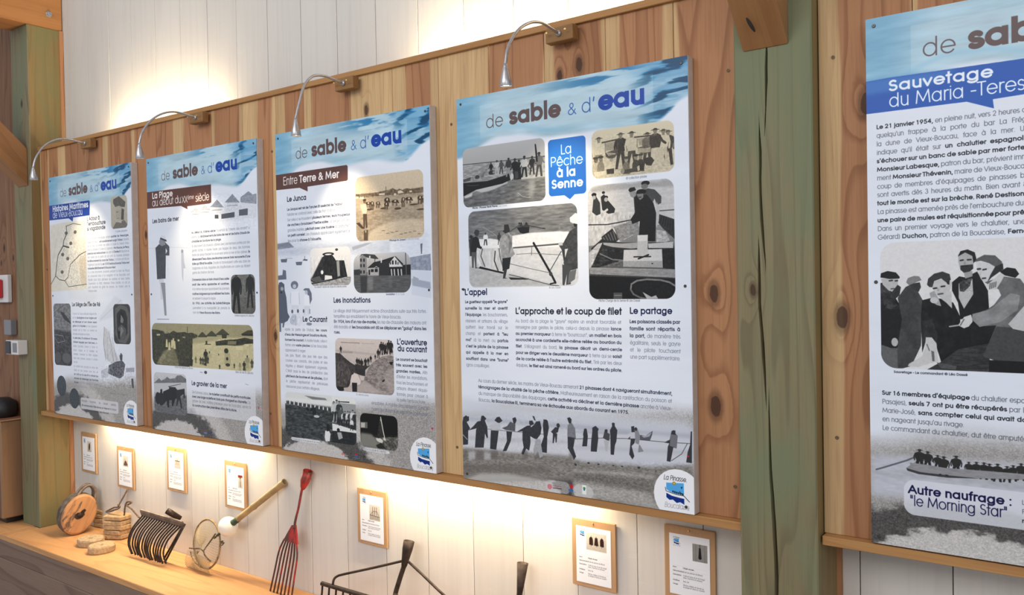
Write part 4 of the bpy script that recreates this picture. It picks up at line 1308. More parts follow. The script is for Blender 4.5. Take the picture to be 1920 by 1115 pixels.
    def text(s, x, y, txt, em, col, wt=.075, hs=1.0, slant=0.0, rise=0.0, track=0.0, al=1.0):
        """rise: slope of the baseline"""
        px = x
        for c in txt:
            if c == ' ':
                px += 28 * hs * em / 100; continue
            X = px * s.r; yy = (y + (px - x) * rise) * s.r
            ix = int(math.floor(X)); fx = int((X - ix) * 3)
            g = glyph(c, em * s.r, wt, hs, fx, slant)
            s.blend(ix + g[0], int(round(yy)) + g[1], g[2], col, al)
            px += (G.get(c, (60, 0))[0] + (5 if wt > .11 else 0) + track) * hs * em / 100
        return px

    def rich(s, x0, x1, y, txt, em, c0, c1, just=True, w0=.080, w1=.128):
        """one line; *...* is bold; justified between x0 and x1"""
        runs = txt.split('*'); words = []
        bold = False
        cur = []
        for i, r_ in enumerate(runs):
            parts = r_.split(' ')
            for j, p_ in enumerate(parts):
                if j > 0:
                    words.append(cur); cur = []
                if p_: cur.append((p_, bold))
            bold = not bold
        words.append(cur); words = [w for w in words if w]
        wd = lambda w: sum(s.width(t, em, b) for t, b in w)
        tot = sum(wd(w) for w in words); n = len(words) - 1; sp = .28 * em
        W = x1 - x0; hs = 1.0
        if tot + n * sp * .8 > W:
            hs = W / (tot + n * sp); gap = sp * hs
        elif just and n: gap = (W - tot) / n
        else: gap = sp
        x = x0
        for w in words:
            for t, b in w:
                s.text(x, y, t, em, c1 if b else c0, w1 if b else w0, hs)
                x += s.width(t, em, b) * hs
            x += gap

    def block(s, x0, y0, x1, y1, lines, c0=85, c1=35, k=.60, em=None):
        n = len(lines); st = (y1 - y0) / max(1, n - 1) if n > 1 else 0
        if em is None or em == 0: em = st * .80
        W = x1 - x0
        for t in lines:
            if len(t) > 14:
                r_ = t.rstrip('~').split('*'); nat = sum(s.width(a_, 100, i_ % 2 == 1) for i_, a_ in enumerate(r_))
                em = min(em, W / nat * 100 * 1.04)
        for i, t in enumerate(lines):
            last = i == n - 1 or t.endswith('~')
            s.rich(x0, x1, y0 + st * i, t.rstrip('~'), em, c0, c1, not last)

    def person(s, x, yf, h, top=40, bot=60, kind='m', lean=0.0, arm=None, head=70, hat=None, wd=1.0, face=0):
        """small figure: foot point, height; kind m trousers / w skirt / s seated or cut at the waist"""
        def q(a, b): return (x + (a * wd + lean * b) * h, yf - b * h)
        sk = lambda pts: [q(a, b) for a, b in pts]
        if kind == 'm':
            s.poly(sk([(-.09, .52), (.09, .52), (.11, .25), (.13, 0), (.05, 0), (.02, .28), (0, .42), (-.04, .27), (-.09, 0), (-.16, 0), (-.12, .28)]), bot)
        elif kind == 'w':
            s.poly(sk([(-.08, .55), (.08, .55), (.15, .16), (.14, .10), (-.15, .10), (-.15, .18)]), bot)
            s.poly(sk([(-.07, .12), (-.03, .12), (-.04, 0), (-.10, 0)]), bot); s.poly(sk([(.04, .12), (.08, .12), (.09, 0), (.03, 0)]), bot)
        s.poly(sk([(-.05, .86), (.05, .86), (.14, .80), (.15, .66), (.11, .48), (-.11, .48), (-.15, .66), (-.14, .80)]), top)
        s.poly(sk([(-.03, .90), (.03, .90), (.04, .83), (-.04, .83)]), head)
        c = q(0, .925)
        s.ell(c[0], c[1], .052 * h * min(1.3, wd), .066 * h, head)
        hc = hat if hat is not None else 25
        s.poly(sk([(-.058, .93), (-.055, .975), (-.02, 1.0), (.03, .998), (.058, .97), (.058, .935), (.03, .955), (-.03, .955)]), hc)
        if hat is not None: s.poly(sk([(-.12, .945), (.12, .945), (.09, .965), (-.09, .965)]), hc)
        if arm is not None:
            for ax, ay in arm:
                a, b, m_ = q(.10 * (1 if ax > 0 else -1), .79), q(ax, ay), q((ax + .10 * (1 if ax > 0 else -1)) / 2, (ay + .79) / 2 - .04)
                s.line([a, m_, b], .065 * h, top)
        else:
            s.line([q(-.13, .78), q(-.17, .62), q(-.15, .46)], .055 * h, top); s.line([q(.13, .78), q(.17, .62), q(.15, .46)], .055 * h, top)

    def image(s, name):
        a = np.ones((s.h, s.w, 4), np.float32); v = s.a[::-1]
        g = v.mean(-1, keepdims=True); v = g + (v - g) * 1.07             # ink contrast and saturation
        v = v + .05 * np.sin((np.clip(g, 0, 1) - .5) * 2 * math.pi) - .02 * (1 - g)
        a[..., :3] = np.clip(v, 0, 1)
        im = bpy.data.images.new(name, s.w, s.h, alpha=False)
        im.pixels.foreach_set(a.ravel()); im.update(); im.pack()
        return im


def blur(m, r):
    r = int(max(1, round(r)))
    for _ in range(2):
        for ax in (0, 1):
            p = np.pad(m, [(r, r) if a == ax else (0, 0) for a in (0, 1)], mode='edge')
            c = np.cumsum(p, axis=ax, dtype=np.float64)
            n = m.shape[ax]
            hi = np.take(c, np.arange(2 * r, 2 * r + n), axis=ax); lo = np.take(c, np.arange(0, n), axis=ax)
            m = ((hi - lo) / (2 * r)).astype(np.float32)
    return m


def base_print(cv, seed, sand=1215, header=1.0):
    """pale ground, blue water sweep at the top, pebbly sand and foam at the bottom"""
    h, w = cv.h, cv.w
    y, x = np.mgrid[0:h, 0:w].astype(np.float32) / cv.r
    n1 = noise2(h, w, 320 * cv.r, 60 * cv.r, seed, 4); n2 = noise2(h, w, 150 * cv.r, 22 * cv.r, seed + 1, 4, .6)
    a = cv.a
    a[:] = rgb('dce3ee')
    a += ((n1 - .5) * .05)[..., None]
    # soft pale-yellow middle, bluish top
    sky = rgb('a9cbdc'); deep = rgb('2f7db0'); dark = rgb('134f72'); pale = rgb('c9dbe6')
    yy = y + (n1 - .5) * 22
    yb = 222 - 66 * ss(x, 0, 220) + 30 * ss(x, 280, 450) + 22 * ss(x, 600, 800) - 85 * ss(x, 790, 960)
    m = 1 - ss(yy, yb - 8, yb + 14)
    a += (sky * (1 - .25 * n2[..., None]) + .06 - a) * (m * header)[..., None]
    st = ss(n2, .44, .60)
    wv = ss(np.sin((y + .42 * (x - 760) - 60 * n1 * 2) / 13.0 + 4 * n2), .0, .9)
    right = ss(x - .3 * (y - 100), 720, 850)
    up = 1 - ss(y, 28, 78)
    q = m * np.clip(up * ss(x, 330, 620) * st * .9 + right * (.45 + .55 * wv) * .95, 0, 1)
    a += (deep - a) * q[..., None] * header
    a += (dark - a) * (m * right * ss(wv * n2 * 2, .45, .95) * .85)[..., None] * header
    a += (rgb('e2eaf0') - a) * (m * right * (1 - wv) * .35 * st)[..., None] * header
    lf = m * (1 - ss(x + .15 * y, 40, 210)); a += (rgb('5f9cbf') - a) * (lf * (.45 + .4 * n2))[..., None] * header
    e = np.exp(-((yy - yb + 24 + 10 * (1 - ss(x, 0, 400))) / 10) ** 2) * (x < 620) * (1 - ss(x, 380, 620)); a += (rgb('7fb4cf') - a) * (e * .65)[..., None] * header
    cr = np.exp(-((y - (122 - .10 * x)) / 6) ** 2) * ss(x, 150, 300) * (1 - ss(x, 380, 520)); a += (rgb('6fb0c4') - a) * (cr * .7 * n2 * 1.4)[..., None] * header
    # light box behind the title
    b = (ss(x, 112, 115) * (1 - ss(x, 826, 829)) * ss(y, 36, 40) * (1 - ss(y, 150, 170))); a += (rgb('d5e3e8') - a) * (b * m * .22)[..., None]
    # sand
    rng = np.random.RandomState(seed + 5)
    g = rng.rand(h, w).astype(np.float32)
    g = .4 * g + .6 * noise2(h, w, 3.2 * cv.r, 2.6 * cv.r, seed + 6, 2)
    d = np.hypot((x - 235) / 1.28, y - 1640 + 0) + (noise2(h, w, 26 * cv.r, 16 * cv.r, seed + 7, 4) - .5) * 46
    top = sand + 40 * (1 - ss(x, 0, 200)) - 40 * ss(x, 500, 948) + (n1 - .5) * 30
    t = np.full((h, w), .60, np.float32)
    t += (.36 - t) * (ss(d, 252, 268) * (1 - ss(d, 318, 350)))
    t += (.72 - t) * ((1 - ss(d, 246, 264)))
    t += (.70 - t) * (ss(d, 335, 355) * (1 - ss(d, 395, 440)) * ss(x, 250, 420))
    con = .30 + .15 * ss(x, 300, 700)
    t = t + (g - .5) * con
    ms = ss(y, top - 45, top + 45)
    a += (np.stack([t * 1.01, t, t * .99], -1) - a) * ms[..., None]
    return cv


def title(cv):
    cv.text(141, 127, 'de', 62, '6a6066', .062, 1.12)
    cv.text(251, 128, 'sable', 86, '6b5a5a', .165, 1.0)
    cv.text(500, 127, '&', 54, '3a68b0', .062, 1.05)
    cv.text(556, 127, 'd', 62, '3a68b0', .062, 1.12)
    cv.text(600, 129, chr(39), 66, '3a68b0', .075)
    cv.text(624, 130, 'eau', 94, '1c50ae', .168, 1.02)


def seal(cv, x=875, y=1386, k=.84, circle=True):
    """round white corner badge with the painted boat"""
    if circle: cv.ell(x + 22 * k, y + 12 * k, 102 * k, 101 * k, 'edf0f5')
    a = lambda p, q: (x + p * k, y + q * k)
    cv.poly([a(-27, -32), a(46, -38), a(47, 43), a(30, 36), a(16, 41), a(0, 30), a(-14, 33), a(-27, 24)], '4fa3de')
    cv.poly([a(-27, 4), a(5, 12), a(47, 16), a(47, 43), a(30, 36), a(16, 41), a(0, 30), a(-14, 33), a(-27, 24)], '143c8e')
    cv.poly([a(-31, -9), a(-12, 1), a(14, 7), a(48, 6), a(62, 22), a(30, 20), a(-4, 16), a(-28, 7)], 'f2f5f8')
    cv.line([a(-31, -14), a(-28, 0), a(-6, 5), a(20, 9), a(46, 10)], 2.2 * k, '15181f')
    cv.line([a(28, -4), a(48, 12), a(68, 30)], 2.6 * k, '2a2d33')
    for i in range(6):
        cv.ell(*a(1 + 8 * i, -1 + 1.2 * i), 3.2 * k, 4 * k, '1c2a3a')
    cv.ell(*a(6, -33), 7 * k, 7 * k, 'a98a3c'); cv.ell(*a(6, -33), 3 * k, 3 * k, 'd8c070')
    cv.poly([a(33, -22), a(41, -24), a(37, -14)], '16304e')
    cv.text(*a(-38, -44), 'La Pinasse', 25 * k, '3a3a40', .075, .82, .22); cv.line([a(44, -52), a(58, -44)], 1.3 * k, '55555c')
    cv.text(*a(-36, 62), 'Boucalaise', 27 * k, '8a8a92', .055, .80, .22); cv.line([a(40, 60), a(66, 56), a(64, 66)], 1.2 * k, '8a8a92')


def fit(c, x0, x1, y, txt, em, col, bold):
    """one line of print squeezed or spread to run from x0 to x1"""
    runs = txt.split('*'); b = bold; nat = 0
    for r_ in runs:
        nat += c.width(r_, em, b); b = not b
    hs = (x1 - x0) / max(nat, 1); b = bold; x = x0
    if hs < 1: em *= max(hs * 1.04, .5); hs /= max(hs * 1.04, .5)
    for r_ in runs:
        x = c.text(x, y, r_, em, col, .13 if b else .07, hs); b = not b


def draw_board_4(c):
    base_print(c, 11, 1160)
    c.poly([(-8.6, 1207.0), (243.9, 1179.5), (614.0, 1177.6), (857.7, 1177.4), (951.9, 1175.6), (948.4, 1307.7), (775.4, 1322.1), (431.2, 1341.3), (-2.6, 1358.8)], 'b9bfca', feather=12)
    c.poly([(0.1, 1142.8), (244.5, 1161.7), (614.6, 1158.8), (941.4, 1155.7), (940.6, 1183.6), (613.8, 1185.1), (341.4, 1193.7), (-1.4, 1189.4)], 'c6ccd8', feather=14, al=0.9)
    c.poly([(-2.3, 1216.6), (243.0, 1208.6), (543.8, 1200.4), (778.8, 1199.1), (944.1, 1193.7), (943.6, 1211.1), (778.3, 1215.0), (543.2, 1221.7), (242.5, 1224.8), (-2.8, 1230.2)], '9ea4b0', feather=5, al=0.7)
    c.poly([(-0.6, 1228.7), (117.6, 1225.6), (267.1, 1221.7), (435.3, 1224.7), (530.5, 1222.4), (527.7, 1316.5), (349.6, 1323.2), (175.0, 1333.3), (-2.8, 1343.1)], 'c3c7cf', feather=8)
    c.poly([(-1.0, 1288.3), (265.5, 1273.8), (529.5, 1258.2), (529.2, 1267.2), (265.1, 1285.6), (-1.4, 1300.7)], 'a5a9b2', feather=5, al=0.6)
    c.poly([(-2.4, 1333.1), (175.2, 1326.1), (349.7, 1318.5), (527.9, 1312.0), (525.5, 1391.6), (-6.7, 1461.6)], '85827e', feather=7)
    c.grain([(-2.8, 1343.1), (527.7, 1316.5), (525.6, 1388.2), (-5.7, 1432.9)], 70, 9, 3.5, 5, octs=4)
    c.poly([(3.7, 1342.4), (26.1, 1342.4), (24.9, 1379.6), (2.5, 1379.7)], '6c6a68', feather=4, al=0.55)
    c.poly([(62.7, 1336.0), (106.4, 1333.6), (105.2, 1370.2), (61.5, 1372.9)], '6c6a68', feather=4, al=0.55)
    c.poly([(135.7, 1328.0), (169.2, 1326.7), (168.0, 1362.9), (134.6, 1364.4)], '6c6a68', feather=4, al=0.55)
    c.poly([(281.7, 1312.1), (307.5, 1311.6), (306.4, 1346.8), (280.6, 1347.4)], '6c6a68', feather=4, al=0.55)
    c.poly([(336.1, 1306.1), (369.7, 1304.8), (368.7, 1339.5), (335.0, 1341.1)], '6c6a68', feather=4, al=0.55)
    c.poly([(484.3, 1289.9), (508.1, 1289.6), (507.1, 1323.4), (483.3, 1323.9)], '6c6a68', feather=4, al=0.55)
    c.poly([(29.2, 1344.5), (62.5, 1342.1), (61.5, 1372.9), (28.2, 1374.3)], 'b4b5bb', feather=4, al=0.7)
    c.poly([(105.2, 1341.0), (135.4, 1338.9), (134.6, 1364.4), (104.3, 1367.9)], 'b0b1b7', feather=4, al=0.7)
    c.poly([(175.9, 1304.4), (282.2, 1295.6), (278.4, 1324.2), (205.0, 1330.0)], 'c9ccd4', feather=6, al=0.6)
    c.poly([(-1.3, 1395.1), (173.4, 1381.5), (376.3, 1361.7), (417.0, 1381.9), (261.6, 1399.2), (111.7, 1408.4), (-2.6, 1435.0)], '6e6a64', feather=6, al=0.55)
    c.poly([(16.1, 1452.4), (80.2, 1424.5), (202.5, 1409.0), (318.7, 1410.6), (346.8, 1415.1), (15.9, 1458.6)], 'b2b2b0', feather=5, al=0.8)
    c.poly([(505.1, 1221.8), (656.3, 1216.9), (828.1, 1209.2), (947.1, 1212.1), (945.0, 1291.8), (792.6, 1291.9), (653.7, 1308.2), (502.1, 1325.9)], 'bfc3cc', feather=7)
    c.poly([(505.0, 1225.1), (656.3, 1214.3), (719.8, 1208.2), (719.6, 1215.3), (620.1, 1223.5), (504.9, 1229.0)], '9a9ea8', feather=3, al=0.8)
    c.poly([(503.3, 1283.6), (945.8, 1262.2), (946.2, 1247.5), (759.7, 1259.0), (503.6, 1273.9)], 'a6aab3', feather=6, al=0.6)
    c.poly([(502.0, 1329.2), (653.3, 1320.8), (791.9, 1316.4), (948.1, 1291.4), (947.5, 1432.7), (497.8, 1469.3)], '84827e', feather=7)
    c.poly([(501.1, 1358.5), (688.0, 1344.7), (811.2, 1344.4), (810.9, 1353.5), (652.2, 1358.6), (500.8, 1368.3)], 'a5a4a2', feather=4, al=0.8)
    c.poly([(500.7, 1371.5), (652.0, 1365.0), (790.5, 1365.3), (809.8, 1393.1), (614.9, 1404.6), (499.9, 1397.6)], '6f6d69', feather=8, al=0.6)
    c.poly([(499.9, 1397.6), (615.1, 1398.2), (789.4, 1405.1), (821.7, 1446.0), (649.7, 1447.0), (498.3, 1453.0)], 'aaa9a5', feather=8, al=0.8)
    c.grain([(502.1, 1325.9), (951.4, 1285.1), (947.4, 1435.6), (498.0, 1462.8)], 62, 7, 3, 8, octs=4)
    c.line([(504.3, 1251.1), (619.7, 1236.9), (712.3, 1230.0), (847.4, 1228.3), (943.7, 1224.2)], 1.6, 60)
    c.line([(871.9, 1286.3), (907.9, 1260.6), (927.9, 1225.9)], 2, 80)
    c.poly([(757.5, 1213.1), (781.3, 1213.9), (806.9, 1195.5), (804.9, 1208.5), (797.0, 1228.1), (760.5, 1229.7)], '60646c')
    c.poly([(766.0, 1215.4), (784.7, 1212.3), (803.8, 1200.1), (794.7, 1215.6), (774.3, 1221.3)], 'a9adb5', al=0.8)
    c.line([(22.3, 1263.7), (70.2, 1249.4), (207.5, 1249.8), (295.2, 1247.3), (379.8, 1246.1)], 2.0, '6a6c72')
    c.poly([(6.3, 1213.2), (33.6, 1209.6), (33.1, 1225.7), (21.7, 1231.7), (38.5, 1254.8), (28.7, 1263.1), (26.3, 1317.7), (1.2, 1321.6), (0.8, 1233.5)], '45474d')
    c.line([(-0.7, 1280.8), (22.8, 1298.3)], 3, 'a0a3aa')
    c.poly([(93.5, 1203.4), (102.9, 1200.6), (118.0, 1211.0), (110.1, 1219.0), (121.6, 1242.2), (121.5, 1247.1), (123.5, 1280.8), (118.7, 1286.2), (110.0, 1267.6), (102.1, 1321.9), (59.8, 1326.4), (66.8, 1257.1), (70.1, 1251.9), (31.9, 1262.8), (54.6, 1244.7), (74.1, 1225.8), (89.8, 1222.0)], '45474d')
    c.poly([(156.1, 1215.0), (167.1, 1202.0), (179.2, 1199.0), (193.8, 1212.9), (178.5, 1222.6), (171.0, 1222.1)], '45474d')
    c.poly([(161.9, 1221.7), (181.4, 1224.7), (182.2, 1248.6), (147.3, 1251.9), (121.7, 1241.0), (148.1, 1228.9)], 'b4b7bf')
    c.poly([(138.1, 1252.8), (174.6, 1251.7), (169.0, 1285.9), (161.7, 1323.9), (132.8, 1323.5), (135.7, 1282.0)], '45474d')
    c.poly([(238.6, 1200.6), (253.4, 1195.1), (258.3, 1206.0), (251.2, 1219.7), (243.9, 1219.1)], '45474d')
    c.poly([(229.4, 1213.3), (238.1, 1216.1), (252.6, 1220.7), (250.3, 1246.9), (207.6, 1246.2), (189.9, 1240.7), (214.0, 1231.3)], '62656c')
    c.poly([(210.5, 1250.7), (237.0, 1250.6), (230.1, 1284.5), (209.6, 1323.5), (191.7, 1326.7), (212.3, 1286.3)], '45474d')
    c.poly([(313.7, 1203.5), (328.0, 1201.1), (336.1, 1213.2), (318.8, 1221.7)], '45474d')
    c.poly([(304.6, 1221.9), (318.9, 1219.4), (326.9, 1234.9), (312.1, 1255.0), (283.5, 1253.1), (283.8, 1243.7), (257.6, 1248.6)], '45474d')
    c.poly([(283.6, 1250.8), (317.9, 1252.1), (318.4, 1282.4), (311.8, 1312.3), (299.1, 1305.5), (286.9, 1329.1), (276.9, 1326.7), (287.7, 1302.0), (282.8, 1274.3)], '45474d')
    c.poly([(328.5, 1184.8), (337.0, 1184.7), (343.5, 1200.9), (336.5, 1199.2)], '54565b')
    c.poly([(344.8, 1203.1), (361.7, 1200.4), (368.0, 1224.1), (363.1, 1247.7), (345.7, 1268.0), (331.7, 1264.7), (306.5, 1253.2), (315.7, 1231.3), (336.0, 1215.5)], '45474d')
    c.poly([(342.9, 1265.9), (362.5, 1266.3), (371.9, 1325.3), (357.7, 1333.8), (350.2, 1304.6), (338.2, 1326.8), (330.4, 1306.7)], '9da0a6')
    c.poly([(377.3, 1192.2), (395.2, 1196.4), (399.9, 1221.2), (392.0, 1254.1), (388.9, 1311.9), (369.5, 1311.7), (364.8, 1284.5), (376.8, 1255.6), (373.8, 1216.7)], '45474d')
    c.poly([(433.2, 1205.5), (444.1, 1203.4), (446.0, 1210.1), (435.6, 1215.6)], '54565b')
    c.poly([(427.4, 1216.3), (442.3, 1217.2), (437.8, 1233.6), (418.5, 1242.3), (407.8, 1234.2)], '45474d')
    c.poly([(416.4, 1237.9), (434.9, 1238.4), (431.2, 1270.7), (427.1, 1271.1), (425.1, 1248.5), (418.9, 1274.2), (414.2, 1274.7)], '45474d')
    c.poly([(477.0, 1180.1), (487.7, 1176.5), (495.4, 1183.0), (493.7, 1197.8), (484.4, 1198.7)], '45474d')
    c.poly([(478.9, 1203.7), (495.1, 1195.4), (509.1, 1213.2), (511.9, 1248.8), (485.4, 1253.8), (476.4, 1243.4)], '7c7f86')
    c.poly([(477.7, 1245.5), (508.1, 1247.0), (500.4, 1283.7), (511.4, 1311.7), (501.8, 1325.1), (495.6, 1311.2), (477.8, 1286.1)], '45474d')
    c.ell(19.1, 1215.8, 8.7, 8.4, '45474d')
    c.ell(102.6, 1209.9, 8.4, 8.3, '45474d')
    c.ell(176.5, 1209.6, 8.1, 8.2, '45474d')
    c.ell(249.0, 1204.5, 7.9, 8.1, '45474d')
    c.ell(321.4, 1211.0, 7.7, 7.9, '45474d')
    c.ell(353.6, 1209.7, 7.6, 7.9, '45474d')
    c.ell(387.3, 1200.5, 7.5, 7.8, '45474d')
    c.ell(439.0, 1209.6, 7.3, 7.8, '45474d')
    c.ell(486.9, 1186.0, 7.2, 7.7, '45474d')
    c.ell(509.2, 1341.1, 4.7, 3.2, '45474d')
    c.grain([(1.7, 1208.6), (532.2, 1164.2), (527.6, 1321.0), (-3.3, 1358.0)], 22, 5, 5, 44)
    c.poly([(545.8, 1212.2), (556.2, 1211.2), (560.3, 1235.8), (556.3, 1271.5), (536.8, 1273.6), (542.4, 1237.6), (540.7, 1232.9)], '45474d')
    c.poly([(578.6, 1205.3), (591.7, 1197.7), (604.2, 1207.6), (600.3, 1215.9), (601.4, 1241.3), (594.6, 1286.5), (570.7, 1287.5), (573.6, 1250.5), (578.3, 1218.1)], '45474d')
    c.poly([(627.8, 1207.6), (638.7, 1206.6), (636.6, 1216.3), (647.2, 1220.9), (644.8, 1243.2), (637.6, 1243.9), (619.7, 1236.9)], '54565b')
    c.poly([(623.2, 1243.8), (644.8, 1243.2), (634.7, 1282.0), (629.4, 1279.5)], 'a9acb3')
    c.poly([(655.5, 1182.4), (666.2, 1181.4), (666.6, 1192.4), (676.1, 1205.5), (671.5, 1243.5), (665.8, 1256.7), (661.3, 1290.1), (648.8, 1289.9), (648.8, 1227.0), (647.6, 1208.3), (656.2, 1193.3)], '45474d')
    c.poly([(728.3, 1188.2), (739.4, 1185.6), (740.7, 1200.9), (745.7, 1208.2), (743.5, 1223.8), (739.6, 1242.7), (728.9, 1253.0), (738.4, 1286.0), (731.1, 1297.6), (719.5, 1281.9), (726.1, 1231.7), (714.0, 1231.4), (730.0, 1215.9)], '45474d')
    c.poly([(728.5, 1207.4), (747.5, 1204.9), (745.2, 1226.7), (722.7, 1229.0)], 'b8bbc2')
    c.poly([(741.0, 1190.7), (750.6, 1190.8), (760.8, 1215.9), (756.7, 1240.9), (752.5, 1272.0), (773.0, 1266.7), (760.0, 1246.7), (743.0, 1242.3)], '868990')
    c.poly([(874.5, 1189.6), (887.5, 1186.9), (887.8, 1197.3), (895.0, 1205.5), (890.7, 1244.7), (879.5, 1242.9), (868.5, 1290.5), (855.5, 1289.1), (860.1, 1242.0), (865.3, 1231.0), (847.3, 1229.9), (867.2, 1218.8), (870.9, 1202.0)], '45474d')
    c.poly([(870.9, 1200.5), (895.1, 1202.5), (890.7, 1244.7), (866.7, 1238.3)], '74777e')
    c.poly([(940.0, 1186.3), (944.7, 1184.4), (942.6, 1286.2), (923.1, 1285.5), (928.7, 1252.4), (937.3, 1227.8)], '45474d')
    c.ell(929.7, 1265.6, 3.8, 3.0, 'c8344a')
    c.ell(550.9, 1216.2, 5.6, 6.1, '45474d')
    c.ell(590.7, 1206.0, 5.5, 6.1, '45474d')
    c.ell(633.1, 1211.5, 5.4, 6.0, '45474d')
    c.ell(660.7, 1186.9, 5.4, 6.0, '45474d')
    c.ell(734.8, 1193.2, 5.2, 5.9, '45474d')
    c.ell(745.4, 1195.3, 5.2, 5.9, '45474d')
    c.ell(881.5, 1192.5, 4.9, 5.7, '45474d')
    c.ell(507.4, 1338.3, 4.6, 2.7, '4a4a4c')
    c.ell(561.4, 1328.6, 5.2, 3.2, '4a4a4c')
    c.ell(600.7, 1328.7, 4.4, 2.7, '4a4a4c')
    c.ell(658.5, 1326.5, 3.9, 2.4, '4a4a4c')
    c.ell(692.1, 1325.5, 4.2, 2.6, '4a4a4c')
    c.ell(754.5, 1322.5, 5.5, 3.5, '4a4a4c')
    c.ell(816.7, 1326.4, 2.7, 1.7, '4a4a4c')
    c.rrect(495.1, 1406.6, 580.4, 1455.0, 30, 'c9c9cc', al=0.6)
    c.rrect(533.9, 1407.2, 550.4, 1439.6, 1, 'e6ebe8')
    c.ell(542.3, 1418.4, 5.3, 4.5, '4d9b5a')
    c.ell(542.2, 1424.2, 3.4, 2.6, '2b6a9a')
    c.rrect(381.8, 1406.2, 483.6, 1448.7, 20, 'c9c9cc', al=0.5)
    c.ell(398.7, 1431.1, 10.3, 9.4, 'c87a84')
    c.line([(412.8, 1426.1), (447.1, 1425.3)], 1.6, 'b04858')
    c.line([(412.6, 1433.9), (448.7, 1432.8)], 2.4, '404048')
    c.poly([(483.9, 1411.8), (496.6, 1411.7), (494.3, 1427.3), (483.5, 1425.7)], 'c22f3c')
    c.ell(487.8, 1432.8, 10.9, 3.9, '3a6fae')
    c.line([(474.1, 1437.8), (505.7, 1437.2)], 1.5, '5a7fae')
    seal(c)
    title(c)
    c.photo(26.8, 191.7, 403.3, 414.3, 26, 'c4c6c8', '8f9396', tint=('16181a', 'd5d7d8'))
    c.poly([(26.4, 250.0), (234.3, 254.5), (404.6, 256.4), (404.5, 259.9), (234.2, 257.7), (26.2, 254.6)], 60)
    c.poly([(26.3, 252.5), (404.5, 259.9), (402.3, 329.8), (24.0, 321.4)], 165)
    c.grain([(26.3, 252.5), (404.5, 259.9), (402.2, 334.5), (24.2, 316.3)], 70, 14, 4, 3)
    c.poly([(22.3, 375.0), (89.2, 357.2), (238.1, 329.7), (402.3, 329.8), (403.2, 441.4), (20.9, 415.8)], 118)
    c.grain([(22.7, 362.2), (238.1, 329.7), (402.3, 329.8), (403.2, 441.4), (20.9, 415.8)], 60, 22, 6, 4)
    c.poly([(331.1, 333.0), (360.4, 333.2), (352.4, 402.0), (331.9, 400.5)], 175, feather=6, al=0.6)
    c.poly([(292.7, 324.8), (402.6, 322.7), (402.3, 329.8), (292.5, 332.0)], 205, feather=3, al=0.8)
    c.poly([(81.2, 352.8), (169.5, 341.2), (238.0, 332.7), (237.8, 339.5), (175.3, 356.6), (149.9, 362.0), (118.0, 364.5)], 215, feather=2, al=0.9)
    c.poly([(31.3, 373.1), (72.8, 362.3), (69.1, 374.7), (36.0, 379.8)], 220, feather=2)
    c.line([(282.1, 377.4), (299.6, 390.9), (320.2, 397.2), (337.9, 398.1)], 2.5, 200, al=0.7)
    c.poly([(26.4, 320.3), (144.8, 322.9), (226.5, 309.1), (243.5, 303.2), (250.3, 328.4), (213.2, 338.7), (89.4, 350.9), (26.4, 371.5)], 18)
    c.poly([(26.8, 308.8), (64.8, 304.5), (61.2, 314.4), (28.1, 317.9)], 90)
    c.poly([(62.8, 315.8), (107.5, 290.7), (140.0, 276.2), (152.3, 287.3), (132.6, 308.0), (116.2, 319.2), (74.1, 320.6)], 150)
    c.grain([(62.8, 315.8), (140.0, 276.2), (152.3, 287.3), (116.2, 319.2)], 90, 7, 5, 9)
    c.ell(95.8, 303.5, 11.0, 7.0, 70)
    c.line([(28.4, 309.0), (64.9, 303.3)], 2, 30)
    c.line([(132.7, 305.5), (189.6, 300.7), (233.0, 297.4)], 3, 200)
    c.ell(167.9, 293.8, 18.8, 7.9, 60)
    c.ell(177.3, 293.4, 10.9, 5.0, 150)
    c.person(162.1, 298.2, 42.2, top=25, bot=40, head=60, arm=[(-0.2, 0.5), (0.2, 0.55)], wd=1.25)
    c.person(189.6, 300.7, 50.6, top=205, bot=190, head=60, arm=[(-0.2, 0.5), (0.2, 0.55)], wd=1.25)
    c.person(209.7, 302.6, 50.4, top=90, bot=70, head=60, arm=[(-0.2, 0.5), (0.2, 0.55)], wd=1.25)
    c.person(243.1, 315.5, 68.4, top=60, bot=150, head=60, arm=[(-0.2, 0.5), (0.2, 0.55)], wd=1.25)
    c.person(271.5, 330.2, 78.2, top=28, bot=60, head=60, arm=[(-0.2, 0.5), (0.2, 0.55)], wd=1.25)
    c.person(289.7, 324.5, 65.4, top=30, bot=45, head=60, arm=[(-0.2, 0.5), (0.2, 0.55)], wd=1.25)
    c.person(313.6, 324.2, 77.1, top=200, bot=40, head=60, arm=[(-0.2, 0.5), (0.2, 0.55)], wd=1.25)
    c.person(347.7, 317.7, 65.8, top=40, bot=50, head=60, arm=[(-0.2, 0.5), (0.2, 0.55)], wd=1.25)
    c.person(377.9, 327.6, 86.8, top=110, bot=70, head=60, arm=[(-0.2, 0.5), (0.2, 0.55)], wd=1.25)
    c.poly([(267.2, 276.1), (294.1, 278.8), (298.5, 330.1), (265.5, 329.7)], 25)
    c.poly([(269.5, 298.3), (284.5, 299.7), (286.7, 324.2), (271.6, 327.8)], 70)
    c.poly([(359.8, 209.8), (365.5, 211.6), (370.3, 245.6), (372.3, 274.5), (365.1, 273.8), (362.5, 244.8)], 22)
    c.line([(329.5, 287.1), (346.6, 305.6)], 3, 70)
    c.ell(256.8, 316.7, 7.6, 12.2, 205, rot=8)
    c.line([(45.9, 330.9), (67.2, 333.9), (102.9, 334.4)], 2.5, 80)
    c.end()
    fit(c, 69.2, 185.7, 421.8, 'Pêche - Pinasse René Pierre', 14, 60, True)
